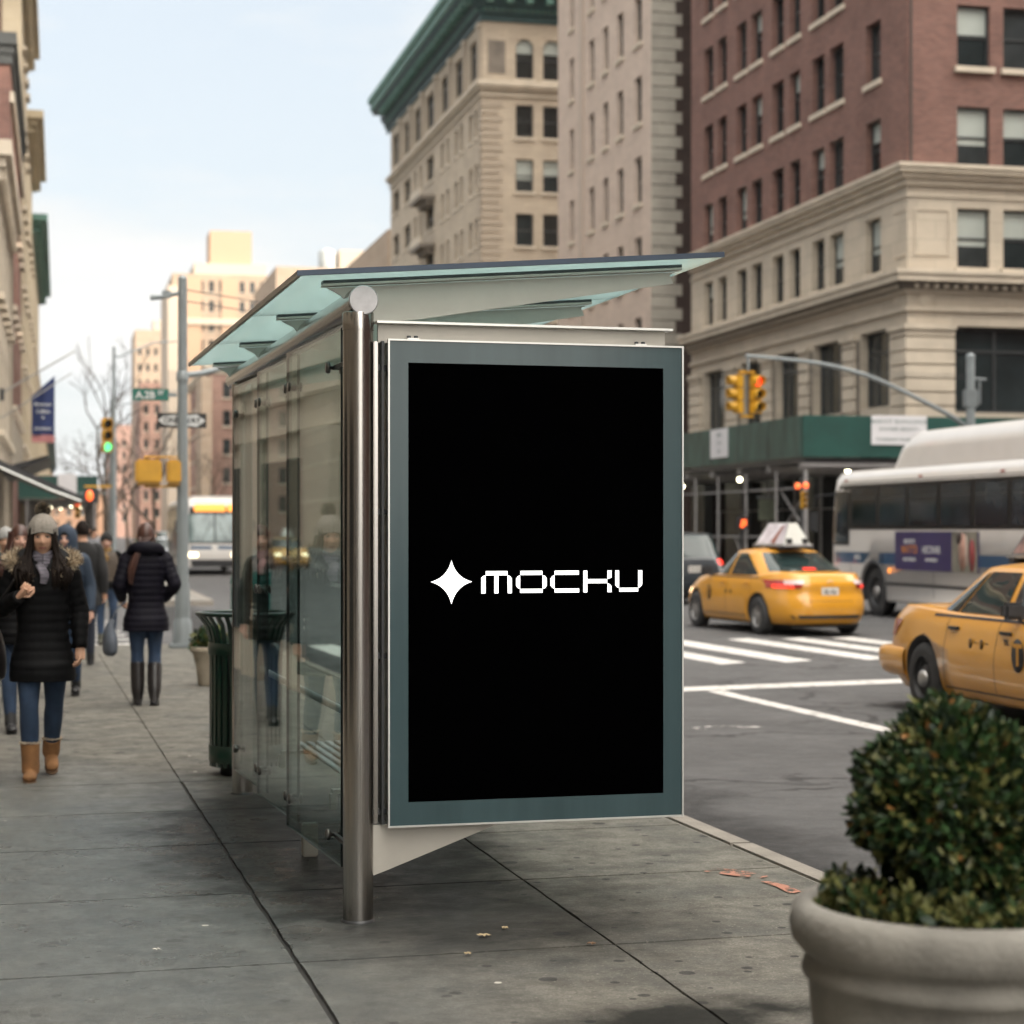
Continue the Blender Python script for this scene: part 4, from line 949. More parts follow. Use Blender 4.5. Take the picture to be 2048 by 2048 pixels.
b_ = block('stone_bank', 'pale stone building with tall piers at the far left street corner', 'building', -22, AL, 46.5, 58.7, 10.4, lime, 'R', 2.0, 1.1, 3.2, 2.3, 4.0, corn=(9.7, .35, limed))
# near block on the left (seen mirrored in the shelter glass) and an unseen block added to keep the street in shade
b_ = block('near_left_building', 'beige stone shopfront building along the near sidewalk, mirrored in the shelter glass', 'building', -22, -1.55, -30, 26.6, 17, lime, 'R', 2.3, 1.05, 2.95, 1.9, 3.1, corn=(2.62, .22, limed), maxw=100)
m = MB()
for k in range(16):
    m.bx(-1.55, -1.50, -29+k*3.4, -26.6+k*3.4, .5, 2.35, glass_w[k % 3]); m.bx(-1.55, -1.40, -26.6+k*3.4, -25.6+k*3.4, .0, 2.60, lime)
b_.part(m, 'shopfront')
block('opposite_shade_block', 'unseen tall brown brick block added across the avenue to shade the street', 'building', 23.4, 80, -48, 24, 40, redbrick, 'L', 4.0, 1.5, 4.2, 2.2, 5, maxw=100)
# ------------------------------------------------------------------ vehicles (local: +x forward, +y left, z up from the road)
def lerp(a, b, t): return a+(b-a)*t
def curve(tab, t):
    for (t0, v0), (t1, v1) in zip(tab, tab[1:]):
        if t <= t1: k = 0 if t1 == t0 else max(0, (t-t0)/(t1-t0)); return v0+(v1-v0)*k
    return tab[-1][1]
def scurve(tab, t):      # smooth version
    e = .04*(tab[-1][0]-tab[0][0]); return sum(curve(tab, min(max(t+o, tab[0][0]), tab[-1][0])) for o in (-2*e, -e, 0, e, 2*e))/5
def ring(xr, xf, hw, n, K=88):
    out = []
    for i in range(K):
        w = 2*math.pi*(i+.5)/K; c, s_ = math.cos(w), math.sin(w)
        x = math.copysign(abs(c)**(2/n), c); y = math.copysign(abs(s_)**(2/n), s_)
        out.append(((xr+xf)/2+x*(xf-xr)/2, y*hw))
    return out
def layered(mb, levels, m, top=None, capcrown=.03, nexp=5, cap_bottom=True, K=88):
    """levels: list (v, z, xr, xf, hw); top(x) optional height remap using v"""
    vs = []
    for (v, z, xr, xf, hw) in levels:
        for x, y in ring(xr, xf, hw, nexp, K): vs.append(Vector((x, y, top(x, v) if top else z)))
    nl = len(levels); rings = 7; v, z, xr, xf, hw = levels[-1]; base = ring(xr, xf, hw, nexp, K)
    cx = (xr+xf)/2
    for k in range(1, rings):
        q = 1-k/rings
        for x, y in base:
            X = cx+(x-cx)*q; Y = y*q; zz = (top(X, 1.0) if top else z)+capcrown*(1-q*q); vs.append(Vector((X, Y, zz)))
    vs.append(Vector((cx, 0, (top(cx, 1.0) if top else z)+capcrown)))
    T = nl+rings-1
    fs = [(k*K+i, k*K+(i+1) % K, (k+1)*K+(i+1) % K, (k+1)*K+i) for k in range(T-1) for i in range(K)]
    fs += [((T-1)*K+i, (T-1)*K+(i+1) % K, T*K) for i in range(K)]
    if cap_bottom: fs.append(tuple(reversed(range(K))))
    mb.faces(vs, fs, m, smooth=True)
def apply_bool(o, cutters, m_arch):
    me2 = None
    for c in cutters:
        md = o.modifiers.new('b', 'BOOLEAN'); md.operation = 'DIFFERENCE'; md.object = c; md.solver = 'EXACT'
        try: md.material_mode = 'TRANSFER'
        except Exception: pass
    dg = bpy.context.evaluated_depsgraph_get(); dg.update(); me = bpy.data.meshes.new_from_object(o.evaluated_get(dg))
    o.modifiers.clear(); o.data = me
    for c in cutters: bpy.data.objects.remove(c)
def bvh(o): 
    me = o.data; return BVHTree.FromPolygons([v.co.copy() for v in me.vertices], [tuple(p.vertices) for p in me.polygons])
def patch(mb, tree, quad, axis, sgn, m, off=.006, nu=10, nv=6, th=True, smooth=True):
    """quad: 4 corners (h,z) bilinear, projected on the body along axis ('y': h is x ; 'x': h is y)"""
    vs = []; last = None
    for j in range(nv+1):
        for i in range(nu+1):
            u, v = i/nu, j/nv
            a = Vector(quad[0])*(1-u)*(1-v)+Vector(quad[1])*u*(1-v)+Vector(quad[2])*u*v+Vector(quad[3])*(1-u)*v
            if axis == 'y': o_, d = Vector((a.x, sgn*3, a.y)), Vector((0, -sgn, 0))
            elif axis == 'x': o_, d = Vector((sgn*6, a.x, a.y)), Vector((-sgn, 0, 0))
            else: o_, d = Vector((a.x, a.y, 4)), Vector((0, 0, -1))
            hit, nrm, _, _ = tree.ray_cast(o_, d)
            if hit is None: hit, nrm = last if last else (Vector((a.x, 0, a.y)), -d)
            last = (hit, nrm)
            if nrm.dot(d) > 0: nrm = -nrm
            vs.append(hit+nrm*off)
    W_ = nu+1; fs = [(j*W_+i, j*W_+i+1, (j+1)*W_+i+1, (j+1)*W_+i) for j in range(nv) for i in range(nu)]
    if (axis == 'y' and sgn > 0) or (axis == 'x' and sgn < 0): fs = [tuple(reversed(f)) for f in fs]
    mb.faces(vs, fs, m, smooth=smooth)
def paint(name, col, flake=.03):
    m = mat(name, col, .28, 0, .04, 2.0, spec=.5, coat=.6); return m
taxi_y = paint('taxi_yellow', (.56, .255, .018))
cargl = mat('car_glass', (.016, .028, .028), .03, 0, .3, 1.2, spec=.5)
chrome = mat('hubcap_silver', (.36, .35, .34), .35, .8, .15, 8)
redl = mat('tail_lamp_lit', (.5, .03, .02), .2, emit=(1, .045, .02), estr=.8)
redd = mat('tail_lamp_red', (.30, .02, .018), .15, 0, .1, coat=.5)
clearl = mat('tail_lamp_clear', (.55, .42, .40), .15, 0, .1, coat=.5)
headl = mat('head_lamp_lit', (1, .9, .7), .3, emit=(1, .80, .50), estr=2.2)
plate = mat('number_plate', (.55, .52, .48), .5, 0, .1, 30)
inkb = mat('black_vinyl', (.012, .012, .014), .5, 0, .05)
yelv = mat('yellow_vinyl', (.56, .255, .018), .4, 0, .03)
def wheel(parent, x, y, r, side, spoke=True, w=.21):
    hub = bpy.data.objects.new('wheel', None)
    m = MB(); s = side
    prof = [(r*.60, -w/2), (r*.80, -w/2-.004), (r*.95, -w/2+.012), (r, -w/2+.04), (r, w/2-.04), (r*.95, w/2-.012), (r*.80, w/2+.004), (r*.60, w/2)]
    m.lathe(prof, rubber, (0, 0, 0), n=40, axis='y'); m.lathe([(r*.60, -w/2), (r*.60, w/2)], rubber, n=40, axis='y')
    o = m.build('wheel', parent, (x, y, r))
    m = MB(); yo = s*(w/2-.02)
    if spoke:
        m.lathe([(r*.60, s*w/2-.0*s), (r*.62, yo+s*.012), (r*.56, yo), (r*.50, yo-s*.03), (r*.2, yo-s*.03), (r*.16, yo+s*.0), (0, yo+s*.004)], chrome, n=40, axis='y')
        for k in range(7):
            a = 2*math.pi*k/7; R_ = Matrix.Rotation(-a, 3, 'Y'); m.box(R_ @ Vector((r*.36, yo-s*.008, 0)), (r*.42, .02, r*.10), chrome, rot=R_)
        m.lathe([(r*.5, yo-s*.034), (0, yo-s*.034)], black, n=24, axis='y')
    else:
        stl = mat('black_steel_wheel', (.03, .03, .032), .5, .4, .2)
        m.lathe([(r*.60, s*w/2), (r*.58, yo-s*.02), (r*.45, yo-s*.05), (r*.36, yo-s*.01), (r*.24, yo+s*.0)], stl, n=40, axis='y')
        m.lathe([(r*.24, yo+s*.0), (r*.22, yo+s*.03), (r*.1, yo+s*.04), (0, yo+s*.042)], chrome, n=30, axis='y')
        for k in range(12):
            a = 2*math.pi*k/12; R_ = Matrix.Rotation(-a, 3, 'Y'); m.box(R_ @ Vector((r*.49, yo-s*.038, 0)), (r*.07, .012, r*.07), black, rot=R_)
    m.build('rim', o)
    return o
CARS = {
 'mid': dict(L=(-2.40, 2.41), hw=.91, T=[(-2.45, 1.00), (-2.1, 1.06), (-1.6, 1.05), (-1.0, .98), (1.0, .98), (1.6, .90), (2.1, .80), (2.45, .62)], wb=(-1.34, 1.44), wr=.325,
   rear=[(0, .16), (.10, .05), (.28, .0), (.5, .02), (.62, .09), (.8, .07), (1, .20)], cab=(.94, 1.47, -1.98, -.72, 1.18, .30, .83, .60), nc=3.6, zb=.20),
 'vic': dict(L=(-2.70, 2.68), hw=.985, T=[(-2.7, .98), (-2.5, 1.02), (-1.7, 1.04), (-1.2, .99), (1.0, .98), (1.7, .93), (2.4, .84), (2.7, .74)], wb=(-1.42, 1.50), wr=.345,
   rear=[(0, .20), (.14, .10), (.3, .06), (.5, .05), (.62, .07), (.85, .09), (1, .26)], cab=(.96, 1.48, -1.78, -.86, 1.12, .32, .86, .64), nc=4.2, zb=.22),
 'suv': dict(L=(-2.30, 2.30), hw=.94, T=[(-2.3, 1.10), (-1.5, 1.12), (1.0, 1.08), (1.6, 1.02), (2.3, .85)], wb=(-1.32, 1.40), wr=.36,
   rear=[(0, .12), (.2, .02), (.5, .0), (.8, .03), (1, .10)], cab=(1.02, 1.74, -2.22, -1.80, 1.10, .35, .87, .70), nc=4.5, zb=.28)}
def car(kind, name, label, cat, body, taxi=False, group=None, lit=True, dome=True, lean=0):
    p = CARS[kind]; root = empty(name, (0, 0, 0), 0, label, cat, group); xr0, xf0 = p['L']; hw = p['hw']; zb = p['zb']
    T = lambda x: scurve(p['T'], min(max(x, p['T'][0][0]), p['T'][-1][0]))
    def top(x, v): return zb+(T(x)-zb)*v
    levels = []; vv = [0, .05, .12, .22, .34, .46, .56, .64, .72, .80, .87, .93, .97, 1.0]
    hwt = [(0, .90), (.06, .955), (.2, .985), (.45, 1.0), (.62, .995), (.68, .975), (.85, .955), (.94, .93), (.98, .90), (1, .87)]
    frt = [(0, .14), (.1, .04), (.3, 0), (.55, .03), (.75, .10), (.9, .2), (1, .34)]
    for v in vv: levels.append((v, 0, xr0+curve(p['rear'], v), xf0-curve(frt, v), hw*scurve(hwt, v)))
    m = MB(); layered(m, levels, body, top=top, nexp=5.5 if kind != 'mid' else 4.2, capcrown=.035); B = m.build('body', root)
    cut = []
    for x in p['wb']:
        for s in (-1, 1):
            c = MB(); c.mi(black); c.lathe([(0, -.17), (p['wr']*1.17, -.17), (p['wr']*1.17, .17), (0, .17)], black, (x, s*(hw-.06), p['wr']+.01), n=40, axis='y', smooth=False)
            bmesh.ops.remove_doubles(c.bm, verts=c.bm.verts[:], dist=1e-5); cut.append(c.build('cut'))
    bmt = B.data
    apply_bool(B, cut, black)
    for poly in B.data.polygons: poly.use_smooth = True
    zc0, zc1, cr0, cr1, cf0, cf1, ch0, ch1 = p['cab']
    m = MB(); lv = []
    for k in range(13):
        v = k/12; e = v; 
        rr_ = v**.88 if kind != 'suv' else v; w_ = ch0+(ch1-ch0)*(v**1.15)
        edge = max(0, (v-.82)/.18)
        lv.append((v, zc0+(zc1-.045-zc0)*(v if v < .82 else .82+.18*math.sin((v-.82)/.18*math.pi/2)), lerp(cr0, cr1, rr_)+.10*edge**2, lerp(cf0, cf1, v**.92)-.10*edge**2, w_-.075*edge**2))
    layered(m, lv, body, nexp=p['nc'], capcrown=.045); CB = m.build('cabin', root)
    tr, tb = bvh(CB), bvh(B)
    # windows
    def xr_at(z): v = (z-zc0)/(zc1-.045-zc0); return lerp(cr0, cr1, v**.88 if kind != 'suv' else v)
    def xf_at(z): v = (z-zc0)/(zc1-.045-zc0); return lerp(cf0, cf1, v**.92)
    zt = zc1-.105; zl = T(0)+.015
    for s in (-1, 1):
        bp_ = .10 if kind == 'vic' else (-.02 if kind == 'mid' else .05); fb = (xf_at(zl)-.17, xf_at(zt)-.12); rb = (xr_at(zl)+{'mid': .52, 'vic': .46, 'suv': .22}[kind], xr_at(zt)+{'mid': .34, 'vic': .34, 'suv': .2}[kind])
        m = MB(); patch(m, tr, [(bp_+.05, zl), (fb[0], zl), (fb[1], zt), (bp_+.02, zt)], 'y', s, cargl); m.build('side_window', root)
        rq = lerp(rb[0], bp_, .27) if kind == 'vic' else rb[0]+.06
        m = MB(); patch(m, tr, [(rq+.015, zl), (bp_-.045, zl), (bp_-.06, zt), (max(rb[1]+.09, lerp(rb[1], bp_, .12)+.015), zt)], 'y', s, cargl); m.build('side_window', root)
        if kind != 'mid': m = MB(); patch(m, tr, [(rb[0], zl), (rq-.015, zl), (max(rb[1]+.065, lerp(rb[1], bp_, .12)-.015), zt), (rb[1]+.02, zt-.015)], 'y', s, cargl, nu=4); m.build('quarter_window', root)
        m = MB()  # dark trim under the glass and the seams between doors
        patch(m, tb, [(rb[0]-.05, T(0)-.035), (fb[0]+.1, T(0)-.035), (fb[0]+.1, T(0)-.012), (rb[0]-.05, T(0)-.012)], 'y', s, black, off=.004, nu=16, nv=1)
        for xs_ in (bp_, bp_+1.12, bp_-1.02):
            zlo = .30 if xs_ > p['wb'][0]+.45 else .62
            patch(m, tb, [(xs_-.005, zlo), (xs_+.005, zlo), (xs_+.005, T(0)-.04), (xs_-.005, T(0)-.04)], 'y', s, black, off=.002, nu=1, nv=12)
        patch(m, tb, [(p['wb'][0]+.48, .30), (p['wb'][1]-.48, .30), (p['wb'][1]-.48, .315), (p['wb'][0]+.48, .315)], 'y', s, black, off=.003, nu=12, nv=1)
        m.build('seams', B)
        for xs_ in (bp_+.16, bp_-.86):
            hit, nrm, _, _ = tb.ray_cast(Vector((xs_, s*3, T(0)-.13)), Vector((0, -s, 0)))
            if hit: m = MB(); m.box(hit+nrm*.012, (.20, .035, .032), black if kind == 'vic' else body, bevel=.008); m.build('door_handle', root)
        m = MB(); yy = ch0+.10
        mx_ = xf_at(zl)-(.62 if kind == 'vic' else .28); m.box((mx_, s*yy, zl+.06), (.11, .20, .15), black, bevel=.03); m.box((mx_, s*(yy-.12), zl+.0), (.06, .12, .05), black); m.build('door_mirror', root)
    zr0 = T(cr0)+.02 if kind != 'suv' else 1.13
    m = MB(); patch(m, tr, [(-ch0*.80, zr0), (ch0*.80, zr0), (ch1*.86, zt+.01), (-ch1*.86, zt+.01)], 'x', -1, cargl, nu=14); m.build('rear_window', root)
    m = MB(); patch(m, tr, [(-ch0*.82, T(cf0)+.02), (ch0*.82, T(cf0)+.02), (ch1*.90, zt+.01), (-ch1*.90, zt+.01)], 'x', 1, cargl, nu=14); m.build('windscreen', root)
    # rear
    for s in (-1, 1):
        zt_ = T(xr0+.2)-.14
        if kind == 'mid':
            m = MB(); q = [(s*.50, .80), (s*.835, .80), (s*.825, .935), (s*.44, .935)]; patch(m, tb, q, 'x', -1, redd, off=.012, nu=8, nv=3)
            patch(m, tb, [(s*.46, .865), (s*.70, .865), (s*.70, .93), (s*.44, .93)], 'x', -1, clearl, off=.016, nu=5, nv=2)
            patch(m, tb, [(s*.58, .80), (s*.80, .80), (s*.80, .862), (s*.62, .862)], 'x', -1, redl, off=.017, nu=5, nv=2); m.build('tail_lamp', root)
        else:
            m = MB(); patch(m, tb, [(s*.60, .72), (s*.90, .72), (s*.90, .88), (s*.60, .88)] if kind == 'vic' else [(s*.62, .95), (s*.90, .95), (s*.90, 1.08), (s*.58, 1.08)], 'x', -1, redl if kind == 'suv' else redd, off=.012, nu=8, nv=3); m.build('tail_lamp', root)
        m = MB(); patch(m, tb, [(s*.48, .60), (s*.76, .61), (s*.74, .72), (s*.50, .70)], 'x', 1, headl if lit else clearl, off=.012, nu=6, nv=3); m.build('head_lamp', root)
    m = MB(); zpl = .74 if kind != 'suv' else .85; hit, nrm, _, _ = tb.ray_cast(Vector((-6, 0, zpl)), Vector((1, 0, 0)))
    m.box(hit+Vector((-.012, 0, 0)), (.014, .31, .155), plate, bevel=.004); PLT = m.build('number_plate', root)
    text_mesh('8L46', .11, inkb, 'lettering', PLT, frame((hit.x-.021, 0, zpl), (0, -1, 0), (0, 0, 1)), .0008)
    m = MB(); patch(m, tb, [(-.62, .30), (.62, .30), (.66, .36), (-.66, .36)], 'x', -1, black, off=.006, nu=10, nv=2)
    patch(m, tb, [(-.62, .585), (.62, .585), (.62, .592), (-.62, .592)], 'x', -1, black, off=.003, nu=10, nv=1)
    m.build('bumper_trim', B)
    m = MB(); patch(m, tb, [(-.55, .42), (.55, .42), (.52, .56), (-.52, .56)], 'x', 1, black, off=.008, nu=10, nv=2); m.build('grille', root)
    if kind == 'mid':
        m = MB(); hit, nrm, _, _ = tb.ray_cast(Vector((-6, 0, .885)), Vector((1, 0, 0))); m.lathe([(.045, -.006), (.055, 0), (.045, .006)], chrome, hit+Vector((-.012, 0, 0)), n=20, axis='x'); m.build('badge', root)
        m = MB(); patch(m, tr, [(-.12, zr0+.02), (.12, zr0+.02), (.11, zr0+.05), (-.11, zr0+.05)], 'x', -1, redl, off=.014, nu=3, nv=1); m.build('brake_lamp', root)
    if kind == 'vic':
        m = MB(); lv = []
        for (v, z, g) in ((0, .33, -.10), (.12, .355, -.01), (.4, .42, .055), (.7, .52, .07), (.85, .57, .055), (.95, .60, .02), (1, .61, -.02)): lv.append((v, z, xr0-g+.02, xr0+1.25-.0*g, hw*.985+g*.35-.01))
        layered(m, lv, body, nexp=4, capcrown=0); BP = m.build('rear_bumper', root)
        # trim the bumper so that it ends at the wheel arch
        me = BP.data; bm_ = bmesh.new(); bm_.from_mesh(me); bmesh.ops.bisect_plane(bm_, geom=bm_.verts[:]+bm_.edges[:]+bm_.faces[:], plane_co=(p['wb'][0]-.425, 0, 0), plane_no=(1, 0, 0), clear_outer=True); bm_.to_mesh(me); bm_.free()
    for x in p['wb']:
        for s in (-1, 1): wheel(root, x, s*(hw-.125), p['wr'], s, spoke=(kind != 'vic'))
    m = MB(); m.bx(xr0+.35, xf0-.4, -.55, .55, .14, .26, black)
    m.build('underbody', root)
    if taxi:
        if kind == 'mid':
            for s in (-1, 1):
                tx = .70
                hit, nrm, _, _ = tb.ray_cast(Vector((tx, s*3, .66)), Vector((0, -s, 0))); xd = Vector((-s, 0, 0))
                M = frame(hit+nrm*.014, xd, (0, 0, 1)); m = MB(); m.lathe([(0, .001), (.105, .001), (.105, 0)], inkb, n=28, M=None); bmesh.ops.transform(m.bm, matrix=M @ Matrix.Diagonal((.85, 1.25, 1, 1)), verts=m.bm.verts[:]); DC = m.build('taxi_emblem', root)
                text_mesh('T', .20, yelv, 'lettering', DC, frame(hit+nrm*.018, xd, (0, 0, 1)) @ Matrix.Translation((0, -.005, 0)), .001, .006)
                for q in (-.05, -.25):
                    h2, n2, _, _ = tb.ray_cast(Vector((q, s*3, .70)), Vector((0, -s, 0))); m = MB(); m.lathe([(0, .001), (.04, .001), (.04, 0)], inkb, n=16); bmesh.ops.transform(m.bm, matrix=frame(h2+n2*.008, xd, (0, 0, 1)), verts=m.bm.verts[:]); m.build('door_mark', root)
        else:
            for s in (-1, 1):
                xd = Vector((-s, 0, 0)); hit, nrm, _, _ = tb.ray_cast(Vector((.56, s*3, .68)), Vector((0, -s, 0)))
                M = frame(hit+nrm*.014, xd, (0, 0, 1)); m = MB(); m.lathe([(0, .001), (.13, .001), (.13, 0)], inkb, n=32); bmesh.ops.transform(m.bm, matrix=M @ Matrix.Diagonal((.9, 1.12, 1, 1)), verts=m.bm.verts[:]); DC = m.build('taxi_emblem', root)
                text_mesh('T', .26, yelv, 'lettering', DC, frame(hit+nrm*.018, xd, (0, 0, 1)) @ Matrix.Translation((0, -.005, 0)), .001, .006)
                text_mesh('YEL', .065, inkb, 'lettering', DC, frame(hit+nrm*.018+Vector((s*.0, 0, .0))-xd*.20+Vector((0, 0, .10)), xd, (0, 0, 1)), .001, .004)
                for q in (-.38, -.16):
                    h2, n2, _, _ = tb.ray_cast(Vector((q, s*3, .735)), Vector((0, -s, 0))); m = MB(); m.lathe([(0, .001), (.035, .001), (.035, 0)], inkb, n=18); bmesh.ops.transform(m.bm, matrix=frame(h2+n2*.008, xd, (0, 0, 1)) @ Matrix.Diagonal((1, 1.3, 1, 1)), verts=m.bm.verts[:]); DM = m.build('door_mark', root)
                    text_mesh('7', .06, yelv, 'lettering', DM, frame(h2+n2*.012, xd, (0, 0, 1)), .0005, .002)
                    text_mesh('Medallion', .022, inkb, 'lettering', DM, frame(h2+n2*.008+xd*.10+Vector((0, 0, .012)), xd, (0, 0, 1)), .0005)
        # rooftop advertising sign
        m = MB(); zt2 = zc1; x0, x1 = (-1.05, .15) if kind == 'mid' else (-1.02, .30); xm = (x0+x1)/2
        m.bx(x0-.05, x1+.05, -.27, .27, zt2+.015, zt2+.05, mat('sign_base_grey', (.30, .30, .31), .5)); 
        for xx in (x0+.1, x1-.1): m.bx(xx-.04, xx+.04, -.3, .3, zt2-.03, zt2+.02, black)
        m.build('sign_base', root)
        adm = [mat('pale_pink_poster', (.50, .42, .46), .35, 0, .35, 3.5, col2=(.52, .50, .53)), mat('dark_rose_poster', (.10, .06, .06), .3, 0, .9, 3.0, col2=(.26, .15, .13))][0 if kind == 'mid' else 1]
        wht = mat('sign_shell', (.50, .50, .47), .4, 0, .05) if kind == 'mid' else mat('sign_shell_dark', (.12, .11, .11), .35)
        zb2, zt3, in_ = zt2+.05, zt2+.42, .17
        vs = [Vector(v) for v in ((x0, -.25, zb2), (x1, -.25, zb2), (x1, .25, zb2), (x0, .25, zb2), (x0+in_, -.07, zt3), (x1-in_, -.07, zt3), (x1-in_, .07, zt3), (x0+in_, .07, zt3))]
        m = MB(); m.faces(vs, [(0, 1, 5, 4), (2, 3, 7, 6), (1, 2, 6, 5), (3, 0, 4, 7), (4, 5, 6, 7), (3, 2, 1, 0)], wht); RS = m.build('roof_sign', root)
        for s in (-1, 1):
            a, b, c, d = (vs[0], vs[1], vs[5], vs[4]) if s < 0 else (vs[2], vs[3], vs[7], vs[6]); nrm = (b-a).cross(d-a).normalized(); cc = (a+b+c+d)/4
            q = [cc+(v-cc)*.93+nrm*.004 for v in (a, b, c, d)]; m = MB(); m.faces(q, [(0, 1, 2, 3)], adm); PO = m.build('poster', RS)
            if kind == 'vic':
                for k, (cx_, cz_, ll) in enumerate(((.42, .45, .5), (.52, .5, .5), (.60, .45, .45), (.3, .7, .3))):
                    m = MB(); p0 = a.lerp(b, cx_).lerp(d.lerp(c, cx_), cz_-ll/2)+nrm*.007; p1 = a.lerp(b, cx_+.06).lerp(d.lerp(c, cx_+.06), cz_+ll/2)+nrm*.007; m.tube([p0, p1], .011, mat('pale_figure', (.42, .30, .27), .5), n=6); m.build('poster_figure', RS)
            else:
                m = MB(); p0 = a.lerp(b, .62).lerp(d.lerp(c, .62), .05)+nrm*.006; p1 = a.lerp(b, .78).lerp(d.lerp(c, .78), .85)+nrm*.006; m.tube([p0, p1], [.05, .02], mat('brown_figure', (.25, .09, .06), .5), n=6); m.build('poster_figure', RS)
        if kind == 'mid':
            for s in (-1, 1): m = MB(); m.bx(x0-.012, x0+.06, s*.15-.05, s*.15+.05, zb2+.02, zb2+.10, black); m.build('sign_foot', RS)
    return root
def place(o, a, b, hdg, z=RZ):
    """hdg: 0 = heads away along the avenue"""
    o.location = CP(a, b, z); o.rotation_euler = (0, 0, math.pi/2-CITY+hdg); return o
def placexy(o, x, y, yaw, z=RZ): o.location = (x, y, z); o.rotation_euler = (0, 0, yaw); return o
T1 = car('mid', 'taxi', 'rounded yellow taxi with white roof sign and lit tail lamps driving away past the bus', 'taxi', taxi_y, True, 'yellow taxis')
# left wheels at x = 12.5, rear axle y = 30.9
placexy(T1, 13.36, 32.1, R(90)+R(1.6))
T2 = car('vic', 'taxi', 'boxy yellow taxi with dark roof poster, cut off at the right edge', 'taxi', taxi_y, True, 'yellow taxis', lit=False)
placexy(T2, 9.50, 15.50, R(-90)-R(2.4))
suvp = paint('car_paint_slate', (.022, .028, .034))
S1 = car('suv', 'parked_car', 'dark slate sports utility vehicle just right of the poster case, ahead of the rounded taxi', 'car', suvp)
placexy(S1, 16.15, 45.6, R(90)-CITY)
# taxis seen through the shelter glass and small traffic far down the avenue
T3 = copy_tree(T1, label='oncoming yellow taxi with lit head lamps seen through the near shelter glass'); place(T3, 13.4, 76, math.pi)
T4 = copy_tree(T1, label='smaller oncoming yellow taxi seen through the middle shelter glass'); place(T4, 10.4, 92, math.pi)
wcar = car('mid', 'sedan', 'pale grey sedan far down the avenue between the two signal poles', 'car', paint('car_paint_silver', (.42, .44, .45)), lit=False)
place(wcar, 4.9, 92, math.pi)
w2 = copy_tree(wcar, label='second pale sedan stopped behind the first, farther down the avenue'); place(w2, 4.8, 112, math.pi)
tealcar = car('suv', 'sedan', 'teal minivan parked beyond the pale sedans far down the avenue', 'car', paint('car_paint_teal', (.05, .12, .13)), lit=False); place(tealcar, 6.9, 130, math.pi)

